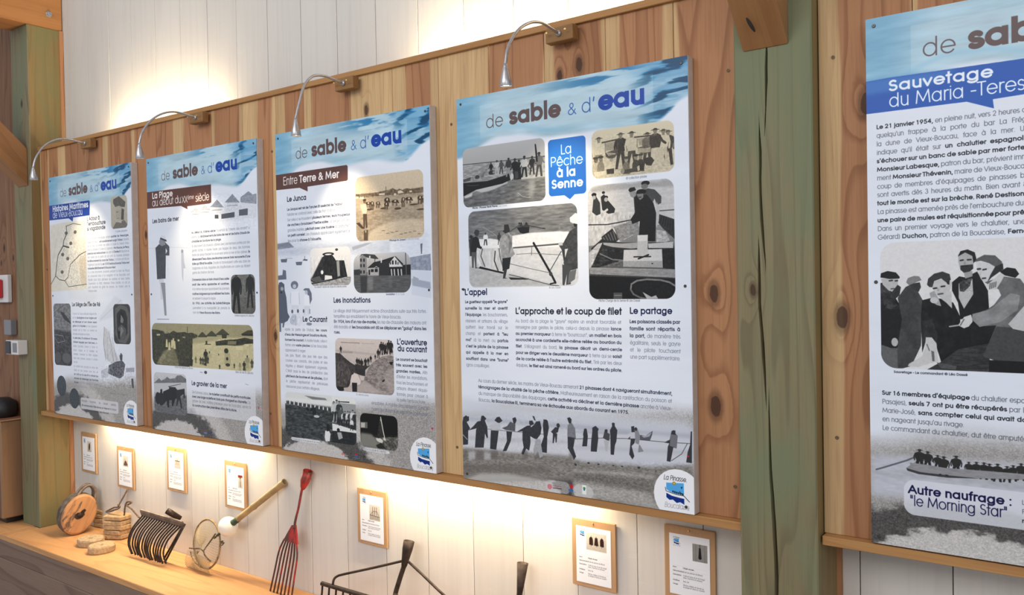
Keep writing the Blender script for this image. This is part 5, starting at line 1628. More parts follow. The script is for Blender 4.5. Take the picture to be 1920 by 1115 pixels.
    fit(c, 185.7, 232.1, 422.3, '© Léo Dassé', 14, 130, False)
    c.rrect(417.0, 204.5, 571.1, 402.5, 14, '2a6cc0')
    c.poly([(466.1, 391.9), (535.1, 393.6), (504.4, 418.3)], '2a6cc0')
    c.rrect(421.8, 204.6, 570.1, 295.4, 12, '2f7fd2', al=0.6)
    fit(c, 468.3, 515.2, 258.7, 'La', 44, 'e9f3ff', False)
    fit(c, 424.7, 559.9, 298.7, 'Pêche', 44, 'e9f3ff', False)
    fit(c, 451.9, 529.9, 338.1, 'à la', 44, 'ffffff', True)
    fit(c, 429.4, 557.7, 376.9, 'Senne', 44, 'ffffff', True)
    c.photo(595.2, 194.7, 898.4, 357.2, 26, 'e2d9b8', 'c9b893', tint=('2a2623', 'efe6c8'))
    c.poly([(594.0, 268.7), (898.4, 272.6), (896.1, 358.1), (594.3, 357.4)], 188)
    c.grain([(594.0, 268.7), (898.4, 272.6), (896.1, 358.1), (594.3, 357.4)], 40, 9, 4, 4)
    c.poly([(648.5, 240.3), (694.2, 239.5), (693.4, 267.4), (650.0, 266.7)], 150)
    c.poly([(767.6, 240.1), (802.4, 238.4), (797.3, 265.1), (768.1, 261.8)], 150)
    c.poly([(595.2, 268.9), (617.5, 269.2), (616.8, 291.4), (595.8, 289.3)], 160)
    c.person(622.6, 332.5, 115.0, top=205, bot=120, head=120, hat=70, wd=1.15)
    c.person(706.2, 332.4, 119.9, top=35, bot=50, head=120, hat=70, wd=1.15)
    c.person(747.3, 336.3, 123.3, top=190, bot=60, head=120, hat=50, wd=1.15)
    c.person(804.0, 333.9, 110.5, top=95, bot=60, head=120, hat=50, wd=1.15, arm=[(-0.1, 0.55), (0.2, 0.6)])
    c.person(878.0, 337.3, 112.1, top=50, bot=40, head=120, hat=70, wd=1.15)
    c.person(861.4, 333.7, 113.9, top=195, bot=180, head=120, hat=60, wd=1.15)
    c.person(832.9, 335.7, 122.3, top=40, bot=190, head=120, hat=40, wd=1.15, arm=[(0.25, 0.58), (-0.12, 0.6)])
    c.poly([(829.2, 276.4), (850.4, 276.8), (871.8, 336.6), (859.2, 337.3), (843.3, 303.0), (846.7, 334.2), (838.2, 335.3)], 185)
    c.line([(635.8, 237.9), (701.1, 233.4)], 5, 60)
    c.line([(759.0, 234.2), (836.7, 236.3)], 5, 60)
    c.poly([(647.5, 274.4), (670.6, 268.9), (693.4, 265.4), (692.9, 283.3), (681.3, 294.0), (660.7, 293.9), (649.5, 286.7)], 70)
    c.line([(652.2, 272.9), (661.0, 283.9)], 2.4, 190)
    c.line([(657.9, 274.1), (666.1, 283.2)], 2.4, 190)
    c.line([(663.6, 275.3), (671.1, 282.6)], 2.4, 190)
    c.line([(669.3, 276.5), (676.2, 281.9)], 2.4, 190)
    c.line([(674.9, 277.8), (681.2, 281.2)], 2.4, 190)
    c.line([(680.6, 279.0), (686.2, 280.6)], 2.4, 190)
    c.poly([(768.9, 269.7), (801.6, 265.5), (816.4, 275.0), (809.6, 287.8), (790.1, 291.6), (772.9, 285.8)], 80)
    c.line([(771.1, 271.9), (794.9, 274.5), (814.3, 273.8)], 2.2, 120)
    c.line([(771.0, 274.1), (794.8, 276.9), (814.2, 276.1)], 2.2, 200)
    c.line([(770.9, 276.2), (794.8, 279.2), (814.2, 278.4)], 2.2, 120)
    c.line([(770.9, 278.4), (794.7, 281.5), (814.1, 280.7)], 2.2, 200)
    c.line([(770.8, 280.5), (794.6, 283.9), (814.0, 283.0)], 2.2, 120)
    c.line([(770.8, 282.7), (794.6, 286.2), (814.0, 285.4)], 2.2, 200)
    c.line([(770.7, 284.8), (794.5, 288.5), (813.9, 287.7)], 2.2, 120)
    c.line([(647.3, 240.2), (647.5, 274.4)], 2, 80)
    c.line([(695.4, 235.7), (694.5, 267.5)], 2, 80)
    c.line([(767.6, 240.1), (767.2, 267.6)], 2, 80)
    c.poly([(594.2, 342.1), (596.2, 313.8), (602.5, 302.2), (616.5, 303.6), (623.1, 316.4), (623.5, 344.7)], 170)
    c.ell(609.7, 294.8, 7.0, 8.5, 90)
    c.ell(609.9, 287.7, 10.5, 4.5, 45)
    c.poly([(614.3, 339.8), (616.2, 311.6), (622.4, 300.1), (636.3, 301.5), (642.9, 314.3), (643.2, 342.5)], 120)
    c.ell(629.6, 292.7, 7.0, 8.5, 110)
    c.ell(629.8, 285.7, 10.4, 4.4, 35)
    c.poly([(655.9, 343.7), (657.8, 315.7), (663.9, 304.3), (677.5, 305.6), (684.0, 318.3), (684.3, 346.3)], 200)
    c.ell(671.0, 297.0, 6.8, 8.4, 150)
    c.ell(671.2, 290.0, 10.2, 4.4, 70)
    c.poly([(711.3, 350.7), (713.2, 323.1), (719.1, 311.8), (732.4, 313.1), (738.7, 325.6), (739.1, 353.3)], 110)
    c.ell(726.0, 304.6, 6.7, 8.3, 150)
    c.ell(726.2, 297.7, 10.0, 4.3, 60)
    c.poly([(747.0, 346.1), (748.9, 318.7), (754.7, 307.5), (767.8, 308.8), (774.1, 321.2), (774.4, 348.7)], 60)
    c.ell(761.5, 300.3, 6.6, 8.2, 130)
    c.ell(761.7, 293.5, 9.8, 4.3, 40)
    c.poly([(764.6, 345.8), (766.5, 318.5), (772.3, 307.3), (785.3, 308.6), (791.4, 321.0), (791.8, 348.3)], 50)
    c.ell(779.0, 300.2, 6.5, 8.2, 120)
    c.ell(779.2, 293.3, 9.8, 4.3, 60)
    c.poly([(601.5, 334.6), (648.1, 332.9), (647.7, 346.9), (605.8, 348.2)], 205)
    c.poly([(650.5, 329.1), (680.3, 327.9), (679.8, 345.9), (652.4, 345.4)], 45)
    c.poly([(716.2, 337.3), (782.5, 331.8), (782.1, 345.5), (715.8, 350.2)], 60)
    c.poly([(771.8, 322.9), (791.4, 322.9), (788.7, 342.2), (771.2, 344.4)], 30)
    c.poly([(791.9, 305.4), (817.7, 304.2), (828.1, 316.9), (816.9, 333.2), (799.8, 329.6), (791.6, 317.1)], 40)
    c.poly([(765.0, 332.1), (773.9, 327.1), (775.6, 342.9), (769.0, 347.2)], 190)
    c.ell(711.6, 340.8, 7.8, 8.9, 140)
    c.poly([(793.2, 336.8), (808.2, 340.1), (803.8, 343.6), (790.9, 342.0)], 180)
    c.grain([(595.8, 207.8), (899.7, 225.1), (896.1, 358.1), (594.3, 357.4)], 38, 4, 4, 14)
    c.end()
    fit(c, 724.2, 800.9, 369.2, '© collection privée', 17, 70, False)
    c.photo(48.0, 431.4, 532.4, 717.9, 30, '8e9296', '8e9296', tint=('121416', 'eceef0'))
    c.poly([(51.6, 418.8), (535.8, 432.0), (532.7, 538.1), (47.4, 544.7)], 118)
    c.grain([(51.6, 418.8), (535.8, 432.0), (532.7, 538.1), (47.4, 544.7)], 60, 30, 5, 3, octs=4)
    c.poly([(96.9, 537.9), (153.4, 537.4), (190.1, 544.9), (252.1, 533.2), (340.3, 526.0), (458.4, 527.6), (500.8, 531.1), (499.1, 585.9), (95.6, 576.5)], 238, feather=1.5)
    c.grain([(97.1, 528.9), (500.9, 525.6), (499.8, 563.9), (96.0, 564.6)], 36, 10, 6, 5)
    c.poly([(49.7, 568.8), (534.5, 584.5), (530.5, 720.7), (44.9, 717.4)], 212)
    c.poly([(47.6, 634.8), (175.5, 655.6), (318.0, 687.2), (452.7, 718.5), (44.9, 717.4)], 178, feather=5)
    c.grain([(49.7, 568.8), (534.5, 584.5), (530.5, 720.7), (44.9, 717.4)], 30, 12, 6, 7)
    c.line([(117.3, 491.3), (154.2, 511.0), (183.2, 530.0)], 1.8, 190, al=0.6)
    c.poly([(274.5, 502.6), (330.7, 501.3), (328.3, 523.9), (303.7, 527.0), (288.0, 522.0)], 30)
    c.poly([(278.1, 499.9), (296.1, 489.5), (302.9, 498.4), (320.7, 488.0), (329.0, 499.8), (328.8, 505.5)], 60)
    c.line([(245.5, 515.5), (281.7, 497.3)], 2, 40)
    c.line([(329.0, 499.8), (398.8, 514.2)], 2.2, 30)
    c.ell(392.1, 512.5, 6.1, 1.7, 30)
    c.ell(286.2, 488.9, 3.5, 4.0, 30)
    c.ell(294.3, 489.4, 3.5, 4.0, 30)
    c.ell(317.1, 490.6, 3.5, 4.0, 30)
    c.person(130.1, 561.5, 47.2, top=230, bot=50, head=60, wd=1.3)
    c.person(193.9, 562.6, 45.2, top=60, bot=60, head=50)
    c.poly([(110.9, 574.1), (178.0, 576.6), (200.1, 574.5), (204.8, 659.2), (186.4, 661.7), (153.4, 652.2), (112.5, 639.4), (87.2, 600.0)], 200)
    c.grain([(88.1, 573.2), (207.4, 574.8), (204.8, 659.2), (85.9, 638.8)], 60, 8, 20, 9)
    c.line([(114.6, 574.2), (106.2, 600.6), (123.8, 639.7)], 4, 70)
    c.line([(174.1, 585.2), (169.3, 620.3), (186.5, 658.8)], 5, 60)
    c.line([(192.7, 577.1), (195.6, 603.5), (212.1, 656.4)], 6, 80, al=0.7)
    c.poly([(101.2, 639.1), (157.1, 652.3), (211.9, 663.7), (208.1, 669.4), (138.4, 654.8), (93.3, 646.4)], 20)
    c.poly([(50.7, 538.8), (70.6, 521.7), (71.9, 599.5), (52.6, 598.9)], 55)
    c.ell(59.7, 525.7, 6.2, 6.6, 40)
    c.poly([(74.7, 513.0), (80.9, 501.3), (92.4, 500.4), (100.9, 506.8), (99.5, 515.7), (93.4, 525.8), (82.0, 523.8)], 65)
    c.poly([(68.4, 530.6), (85.8, 525.4), (97.0, 534.9), (103.7, 561.9), (112.9, 568.2), (108.9, 575.5), (88.3, 567.3), (83.8, 588.0), (60.6, 590.2), (57.5, 569.1)], 35)
    c.poly([(60.8, 584.2), (85.8, 585.1), (83.9, 641.7), (95.3, 644.9), (78.0, 646.9), (73.8, 599.6), (70.4, 644.4), (62.7, 644.2)], 90)
    c.poly([(217.4, 489.4), (237.3, 489.1), (243.8, 512.6), (241.8, 518.2), (223.7, 521.7), (209.4, 513.7), (216.8, 508.3)], 50)
    c.poly([(212.6, 525.5), (238.2, 518.1), (253.9, 533.3), (252.6, 573.6), (264.3, 600.0), (246.1, 610.9), (202.5, 614.0), (200.0, 580.3), (193.0, 568.4), (197.6, 539.4)], 150)
    c.poly([(216.4, 522.8), (230.9, 520.6), (248.4, 538.8), (251.1, 564.9), (235.5, 604.8), (237.5, 541.2)], 120)
    c.grain([(194.7, 515.9), (266.8, 519.5), (263.8, 615.8), (191.6, 613.6)], 45, 8, 9, 6)
    c.poly([(206.2, 612.6), (246.1, 609.5), (237.6, 651.2), (219.4, 656.6), (206.6, 659.2)], 40)
    c.poly([(212.1, 656.4), (228.6, 651.0), (218.5, 684.2), (231.1, 687.3), (207.5, 686.9)], 60)
    c.poly([(233.0, 683.0), (324.9, 688.8), (317.8, 692.9), (243.5, 691.8)], 40)
    c.line([(257.9, 576.1), (345.8, 573.8), (453.8, 570.8)], 5.5, 90)
    c.line([(347.8, 563.1), (420.8, 675.0), (438.2, 705.9)], 8.5, 25)
    c.ell(419.1, 674.9, 7.4, 7.8, 70)
    c.line([(416.4, 709.8), (439.8, 705.9)], 5, 25)
    c.line([(271.4, 600.2), (338.1, 599.0), (465.8, 609.5)], 2, 110)
    c.line([(339.5, 577.0), (337.9, 605.3)], 2, 50)
    c.line([(464.6, 597.0), (416.1, 663.7)], 3, 60)
    c.line([(241.8, 633.9), (336.4, 654.9), (410.9, 669.7)], 2, 90)
    c.line([(236.9, 672.9), (317.9, 690.1), (419.6, 714.0), (452.7, 717.1)], 2.6, 70)
    c.poly([(502.2, 481.8), (525.2, 466.8), (533.1, 470.0), (532.1, 505.4), (519.3, 504.7), (503.4, 495.6)], 228)
    c.poly([(516.1, 501.7), (532.1, 505.4), (531.8, 513.5), (520.6, 515.7)], 40)
    c.poly([(500.8, 528.3), (531.8, 513.5), (530.8, 658.0), (513.0, 663.0), (487.0, 668.0), (473.2, 637.3), (492.6, 588.4), (466.4, 591.5), (453.7, 573.1), (473.6, 568.3)], 70)
    c.grain([(455.7, 509.4), (535.0, 513.7), (530.6, 663.4), (451.1, 661.7)], 40, 9, 8, 12)
    c.poly([(466.4, 590.2), (479.5, 590.6), (480.1, 623.7), (474.9, 634.6)], 60)
    c.poly([(468.1, 642.7), (500.5, 649.0), (501.8, 712.2), (482.3, 714.7), (486.7, 676.2), (475.7, 716.0), (467.6, 714.5)], 75)
    c.poly([(496.7, 668.2), (525.9, 660.6), (518.4, 695.9), (488.9, 712.0)], 110)
    c.poly([(454.0, 566.1), (470.4, 565.5), (471.7, 576.5), (453.6, 576.4)], 190)
    c.end()
    fit(c, 410.9, 459.7, 725.9, '© Léo Dassé', 14, 110, False)
    c.photo(576.0, 379.2, 895.1, 764.7, 34, 'c9cbcd', '3a3c3e', tint=('0c0d0e', 'e6e7e8'))
    c.poly([(577.0, 383.2), (896.4, 380.7), (895.6, 524.0), (575.0, 529.2)], 200)
    c.poly([(592.5, 388.3), (623.5, 383.2), (671.3, 378.1), (747.0, 386.8), (788.2, 382.2), (836.4, 388.1), (868.3, 380.0), (895.3, 391.4), (894.9, 407.4), (779.5, 401.6), (592.0, 403.6)], 168, feather=3)
    c.grain([(576.8, 390.9), (898.7, 409.5), (896.5, 491.8), (575.0, 529.2)], 26, 16, 5, 4)
    c.poly([(576.7, 471.6), (756.8, 479.3), (767.3, 546.3), (691.2, 576.4), (577.9, 583.2)], 196)
    c.grain([(576.8, 467.8), (756.8, 479.3), (767.3, 546.3), (691.2, 576.4), (577.9, 583.2)], 70, 6, 14, 5)
    c.line([(577.8, 510.9), (650.2, 514.1), (693.1, 509.7), (735.3, 504.6)], 3.6, 45)
    c.line([(841.8, 481.1), (896.8, 481.0)], 3.5, 90)
    c.poly([(591.9, 407.5), (607.5, 404.8), (609.3, 416.4), (624.0, 440.4), (625.1, 476.6), (609.6, 481.3), (592.3, 468.8), (598.0, 427.1)], 60)
    c.ell(600.7, 410.0, 9.7, 6.1, 20)
    c.ell(601.3, 419.6, 6.6, 6.9, 170)
    c.poly([(626.8, 419.6), (640.1, 411.2), (652.5, 431.0), (681.7, 463.2), (677.9, 476.1), (655.5, 478.5), (632.1, 463.7)], 45)
    c.ell(637.7, 405.7, 6.1, 4.5, 20)
    c.ell(646.7, 422.3, 8.6, 5.3, 20)
    c.ell(647.4, 429.9, 7.4, 7.6, 165)
    c.poly([(631.8, 471.3), (651.7, 459.3), (655.9, 465.3), (638.2, 477.4)], 200)
    c.poly([(673.6, 522.9), (768.5, 502.1), (767.3, 546.3), (712.7, 566.1), (699.7, 576.7)], 140)
    c.grain([(673.6, 522.9), (768.5, 502.1), (767.3, 546.3), (699.7, 576.7)], 50, 6, 6, 8)
    c.poly([(627.3, 554.7), (669.1, 528.3), (695.8, 565.3), (678.5, 575.8), (631.1, 573.9)], 50)
    c.line([(633.7, 556.9), (644.2, 570.6)], 4, 110)
    c.line([(643.4, 552.0), (653.8, 569.5)], 4, 110)
    c.line([(653.1, 547.2), (663.3, 568.4)], 4, 110)
    c.line([(662.7, 542.3), (672.7, 567.3)], 4, 110)
    c.line([(672.3, 537.5), (682.2, 566.2)], 4, 110)
    c.line([(681.8, 532.7), (691.6, 565.1)], 4, 110)
    c.poly([(837.6, 489.9), (896.0, 511.4), (895.1, 574.1), (856.1, 539.8), (836.9, 517.1)], 55)
    c.line([(843.5, 493.9), (837.0, 513.4)], 3, 30)
    c.line([(851.3, 497.6), (845.6, 519.0)], 3, 30)
    c.line([(859.1, 501.3), (854.1, 524.5)], 3, 30)
    c.line([(866.9, 505.0), (862.6, 530.1)], 3, 30)
    c.line([(874.6, 508.7), (871.1, 535.6)], 3, 30)
    c.line([(882.3, 512.4), (879.6, 541.1)], 3, 30)
    c.line([(890.0, 516.1), (888.0, 546.5)], 3, 30)
    c.poly([(832.2, 542.2), (863.7, 547.5), (878.5, 580.6), (831.1, 582.2)], 180)
    c.grain([(832.2, 542.2), (879.5, 544.6), (878.4, 584.2), (831.1, 582.2)], 90, 6, 5, 8)
    c.poly([(750.2, 419.6), (775.2, 410.5), (803.8, 405.4), (827.8, 411.0), (851.0, 434.6), (850.4, 456.3), (834.4, 462.4), (827.0, 440.1), (801.7, 482.1), (754.6, 482.8)], 80)
    c.ell(795.0, 387.9, 15.4, 8.0, 15)
    c.ell(791.9, 397.9, 12.2, 8.8, 120)
    c.poly([(731.9, 405.2), (738.3, 398.3), (755.0, 397.1), (760.9, 407.5), (737.9, 413.1)], 20)
    c.poly([(735.8, 412.9), (758.8, 409.2), (760.4, 424.1), (749.8, 432.5), (739.6, 426.2)], 150)
    c.poly([(834.7, 451.5), (844.0, 474.0), (840.9, 513.7), (832.4, 535.0), (827.0, 512.9)], 190)
    c.poly([(754.0, 431.0), (770.7, 424.9), (799.2, 425.2), (822.6, 454.3), (831.7, 487.7), (827.2, 578.4), (766.5, 575.8), (772.4, 509.7), (747.5, 517.6), (733.1, 509.4), (756.8, 479.3)], 26)
    c.ell(779.2, 414.5, 18.0, 8.8, 14)
    c.poly([(763.4, 420.6), (787.1, 420.6), (786.8, 433.4), (774.3, 441.7), (766.4, 431.9)], 135)
    c.ell(736.4, 511.4, 6.7, 5.9, 150)
    c.line([(769.6, 432.2), (778.7, 431.4)], 3, 40)
    c.poly([(586.6, 591.2), (627.0, 562.3), (703.9, 576.9), (890.1, 584.6), (893.5, 602.7), (830.5, 604.0), (715.8, 603.5), (702.2, 636.7), (584.4, 664.0)], 50)
    c.poly([(633.2, 573.9), (703.9, 579.9), (762.3, 579.3), (761.7, 597.8), (741.0, 598.8), (669.5, 590.5), (635.2, 581.6)], 165)
    c.poly([(800.9, 584.6), (890.2, 582.9), (889.6, 602.6), (802.5, 599.3)], 190)
    c.poly([(577.2, 606.2), (613.5, 576.9), (631.1, 573.9), (589.3, 648.8), (577.8, 663.9)], 185)
    c.grain([(586.6, 591.2), (703.3, 599.3), (701.7, 655.4), (584.8, 652.5)], 90, 10, 5, 11)
    c.poly([(647.6, 604.8), (715.6, 611.0), (710.7, 636.9), (655.3, 635.4)], 40)
    c.line([(621.2, 611.5), (668.3, 632.0), (706.5, 636.1)], 4, 130)
    c.poly([(711.7, 601.5), (850.3, 604.7), (855.2, 642.9), (708.5, 638.7)], 205)
    c.poly([(708.5, 638.7), (855.2, 642.9), (854.6, 664.6), (708.0, 657.4)], 165)
    c.poly([(762.9, 555.4), (800.9, 556.0), (799.1, 621.1), (761.0, 624.3)], 190)
    c.poly([(762.9, 555.4), (800.9, 556.0), (798.3, 575.3), (764.4, 575.7)], 215)
    c.line([(748.6, 626.2), (809.8, 627.3)], 4, 30)
    c.line([(764.9, 633.0), (801.9, 621.2)], 5, 25)
    c.ell(815.2, 650.1, 3.6, 1.8, 30)
    c.poly([(850.3, 604.7), (893.5, 602.7), (893.6, 670.9), (852.6, 666.3)], 32)
    c.grain([(850.3, 604.7), (893.5, 602.7), (893.6, 670.9), (852.6, 666.3)], 50, 6, 6, 2)
    c.poly([(580.2, 656.3), (895.5, 670.9), (895.6, 697.8), (579.5, 679.3)], 150)
    c.grain([(580.2, 656.3), (895.5, 670.9), (895.6, 697.8), (579.5, 679.3)], 36, 18, 3, 6)
    c.poly([(579.5, 679.3), (895.6, 697.8), (895.4, 704.9), (579.3, 687.0)], 70)
    c.poly([(577.1, 685.0), (895.5, 701.4), (893.7, 767.7), (577.0, 767.7)], 22)
    c.line([(735.1, 734.2), (737.7, 715.7), (758.7, 704.8), (795.6, 701.0), (843.7, 704.2), (875.0, 711.9), (893.4, 722.8)], 6, 130)
    c.line([(735.1, 734.2), (745.1, 749.2), (769.5, 760.3), (793.9, 764.8)], 6, 110)
    c.poly([(746.0, 715.8), (811.7, 705.6), (886.3, 724.6), (889.1, 764.8), (793.9, 763.3), (749.5, 741.8)], 30)
    c.grain([(742.2, 704.6), (890.7, 706.7), (889.1, 764.8), (740.5, 764.7)], 24, 6, 6, 4)
    c.poly([(778.2, 741.9), (810.2, 758.5), (826.4, 753.1), (834.1, 764.0), (793.9, 764.8)], 180)
    c.rrect(670.0, 743.3, 703.1, 764.7, 1, 90)
    c.line([(673.4, 752.6), (699.0, 752.7)], 2, 150)
    c.grain([(577.9, 352.6), (904.1, 381.4), (893.8, 764.8), (565.9, 764.6)], 20, 4, 4, 30)
    c.end()
    fit(c, 612.2, 769.2, 773.3, 'Pêche Charge de la Senne © Léo Dassé', 14, 60, False)
    c.ell(15.0, 724.4, 5.5, 4.2, '30303a')
    fit(c, 24.1, 132.0, 746.6, "L'appel", 39, '1c2450', True)
    c.block(25.2, 777.7, 226.5, 1017.5, ['*Le guetteur appelé "le gayre"*', '*surveille la mer et avertit*', "*l'équipage*, les bouchonniers,", 'résiniers et artisans du village', 'quittent leur travail sur le', 'champ et *partent à "leu*', '*ma"* (à la mer) ou *parfois*', "*c'est le pilote de la pinasse*", '*qui appelle à la mer en*', '*soufflant dans une "burne"*', '(gros coquillage).'], c0='6d7388', c1='30364e')
    fit(c, 262.2, 693.5, 817.3, "L'approche et le coup de filet", 46, '1a1c30', True)
    c.block(261.2, 847.3, 697.7, 1008.0, ['Au bord de la plage le "gayre" repère un endroit favorable et', 'renseigne par gestes le pilote, celui-ci depuis la pinasse *lance*', '*au premier marqueur* à terre le "bourricoun", *un maillet en bois*', '*accroché à une cordelette elle-même reliée au bourdon du*', "*filet*. S'éloignant du bord, *la pinasse décrit un demi-cercle*", '*pour se diriger vers le deuxième marqueur* à terre qui se *saisit*', "*de la corde reliée à l'autre extrémité du filet.* Tiré par les deux", 'équipes, *le filet est ainsi ramené au bord sur les ordres du pilote.*~'], c0='6d7388', c1='30364e')
    fit(c, 729.8, 881.4, 813.9, 'Le partage', 48, '1c2450', True)
    c.block(728.9, 845.2, 910.1, 961.7, ['*Les poissons classés par*', '*famille sont répartis à*', '*la part,* de manière très', 'égalitaire, seuls le gayre', 'et le pilote touchaient', 'une part supplémentaire.'], c0='6d7388', c1='30364e', k=0.55)
    c.block(82.3, 1074.7, 877.4, 1147.1, ['Au cours du dernier siècle, les marins de Vieux-Boucau armeront *21 pinasses dont 4 navigueront simultanément,*', '*témoignages de la vitalité de la pêche côtière.* Malheureusement en raison de la raréfaction du poisson et', 'du manque de disponibilité des équipages, *cette activité va décliner et la dernière pinasse* ancrée à Vieux-', 'Boucau, *la Boucalaise III, terminera sa vie échouée aux abords du courant en 1975.*~'], c0='6d7388', c1='30364e')

def draw_board_5(c):
    base_print(c, 31, 1130)
    c.poly([(0.6, 1204.9), (121.4, 1198.6), (237.7, 1195.6), (365.1, 1189.2), (523.5, 1193.4), (522.7, 1314.6), (364.1, 1314.5), (-0.7, 1317.5)], 'b4b8c2', feather=10)
    c.poly([(0.2, 1245.8), (121.0, 1241.6), (364.7, 1230.9), (523.2, 1231.8), (523.1, 1255.4), (364.5, 1255.7), (90.6, 1258.5), (-0.0, 1259.5)], 'a3a6ad', feather=8, al=0.8)
    c.grain([(0.6, 1204.9), (523.5, 1190.4), (522.9, 1285.0), (-0.6, 1310.7)], 26, 20, 6, 9)
    c.poly([(90.8, 1231.9), (115.3, 1210.8), (145.1, 1217.4), (186.1, 1220.8), (265.5, 1217.9), (364.9, 1215.5), (523.4, 1205.2), (523.3, 1225.9), (364.7, 1230.9), (292.9, 1237.4), (191.6, 1243.5), (121.0, 1241.6)], '8c8d90')
    c.poly([(90.8, 1231.9), (127.0, 1239.2), (191.7, 1239.6), (265.3, 1239.5), (191.6, 1246.1), (120.9, 1244.9), (93.8, 1238.8)], '4a4b50')
    c.line([(14.5, 1244.8), (28.8, 1239.1), (91.0, 1211.9), (119.9, 1196.1)], 4.5, '6a6c72')
    c.person(124.7, 1232.9, 55.8, top=58, bot=55, head=75, hat=50, wd=1.5)
    c.person(144.4, 1230.6, 49.9, top=58, bot=55, head=75, hat=50, wd=1.5)
    c.person(168.5, 1229.4, 40.8, top=58, bot=55, head=75, hat=50, wd=1.5)
    c.person(183.0, 1242.3, 52.0, top=58, bot=55, head=75, hat=50, wd=1.5)
    c.person(212.4, 1237.1, 51.6, top=58, bot=55, head=75, hat=50, wd=1.5)
    c.person(241.6, 1236.7, 38.4, top=58, bot=55, head=75, hat=50, wd=1.5)
    c.person(259.2, 1237.8, 41.4, top=58, bot=55, head=75, hat=50, wd=1.5)
    c.person(276.4, 1240.4, 44.4, top=58, bot=55, head=75, hat=50, wd=1.5)
    c.person(288.7, 1240.4, 42.6, top=58, bot=55, head=75, hat=50, wd=1.5)
    c.person(307.0, 1242.9, 47.1, top=58, bot=55, head=75, hat=50, wd=1.5)
    c.person(328.0, 1241.8, 42.2, top=58, bot=55, head=75, hat=50, wd=1.5)
    c.person(341.4, 1237.0, 41.1, top=58, bot=55, head=75, hat=50, wd=1.5)
    c.person(358.7, 1233.2, 44.0, top=58, bot=55, head=75, hat=50, wd=1.5)
    c.person(375.7, 1238.8, 44.7, top=58, bot=55, head=75, hat=50, wd=1.5)
    c.person(391.3, 1239.9, 46.0, top=58, bot=55, head=75, hat=50, wd=1.5)
    c.person(409.3, 1239.1, 45.8, top=58, bot=55, head=75, hat=50, wd=1.5)
    c.poly([(100.1, 1215.8), (145.1, 1217.4), (186.1, 1220.8), (265.5, 1217.9), (364.9, 1215.5), (523.4, 1205.2), (523.3, 1217.0), (364.8, 1229.4), (265.3, 1238.6), (150.8, 1238.0), (103.0, 1234.4)], '8d8e92')
    c.grain([(91.0, 1211.9), (523.4, 1205.2), (523.3, 1225.9), (90.7, 1241.9)], 30, 14, 4, 3)
    c.rrect(84.5, 1262.3, 522.8, 1357.9, 28, 'd4d8e2', al=0.78)
    fit(c, 95.6, 335.6, 1300.3, 'Autre naufrage :', 44, '15184a', True)
    fit(c, 98.9, 328.6, 1331.9, '"le Morning Star"', 72, '15184a', False)
    c.block(359.5, 1293.6, 522.8, 1340.1, ["L'équipage du bateau", 'Fut sauvé par les pinasses', '*marins du village*'], c0='4a4e60', c1='1d2030')
    c.poly([(500, 1190), (948, 1180), (948, 1250), (500, 1248)], 'b0b4be', 1.0, 5)
    title(c)
    seal(c)
    c.poly([(-6.7, 170.8), (57.4, 168.8), (373.0, 171.8), (1025.8, 174.1), (1025.6, 294.9), (372.3, 260.9), (304.1, 263.3), (306.6, 287.1), (245.2, 261.1), (-7.8, 260.0)], '2e63b8')
    c.poly([(-6.7, 170.8), (119.3, 170.9), (226.0, 172.4), (155.3, 203.2), (-7.2, 208.5)], '4f87c8', al=0.6, feather=6)
    fit(c, 56.9, 303.5, 206.8, 'Sauvetage', 43, 'eef5fc', True)
    fit(c, 57.7, 403.4, 248.7, 'du Maria -Teresa', 46, 'eef5fc', False)
    c.block(25.4, 305.2, 431.4, 607.4, ['*Le 21 janvier 1954,* en pleine nuit, vers 2 heures du matin,', "quelqu'un frappe à la porte du bar La Frégate sur", 'la dune de Vieux-Boucau, face à la mer. Un marin', "indique qu'il était sur *un chalutier espagnol venant*", "*s'échouer sur un banc de sable par mer forte.*~", '*Monsieur Labesque,* patron du bar, prévient immédiate-', 'ment *Monsieur Thévenin,* maire de Vieux-Boucau. Beau-', "coup de membres d'équipages de pinasses boucalais", 'sont avertis dès 3 heures du matin. Bien avant 8 heures', '*tout le monde est sur la brèche. René Destisons,* patron', "La pinasse est amenée près de l'embouchure du courant,", '*une paire de mules est réquisitionnée pour prêter main*', 'Dans un premier voyage vers le chalutier, une dizaine', 'Gérard) *Duchon,* patron de la Boucalaise, *Fernand*~'], c0='565a66', c1='1e2028', k=0.56)
    c.block(31.8, 1035.8, 460.2, 1132.2, ["*Sur 16 membres d'équipage* du chalutier espagnol (port de", 'Pasajes), *seuls 7 ont pu être récupérés* par la pinasse du', "Marie-José, *sans compter celui qui avait donné l'alerte*", "en nageant jusqu'au rivage.~", 'Le commandant du chalutier, dut être amputé du pied~'], c0='565a66', c1='1e2028', k=0.56)
    fit(c, 62.7, 238.4, 974.4, 'Sauvetage - Le commandant © Léo Dassé', 15, '33363e', True)
    c.photo(31.0, 618.0, 905.0, 961.0, 40, 'd5d8dc', 'c5c8cc', tint=('101113', 'e6e7e9'))
    c.poly([(29.9, 518.4), (632.0, 561.0), (629.8, 978.4), (24.5, 1013.2)], 232)
    c.poly([(27.6, 729.0), (39.9, 725.9), (58.0, 749.1), (93.4, 814.3), (83.5, 899.0), (73.8, 964.6), (28.1, 963.4)], 28)
    c.poly([(30.4, 897.2), (56.3, 906.4), (77.5, 905.7), (76.8, 964.5), (34.3, 959.8)], 105)
    c.poly([(29.1, 729.0), (42.9, 732.5), (60.9, 755.7), (72.7, 788.4), (57.4, 801.5), (42.2, 794.9), (30.4, 755.4)], 60)
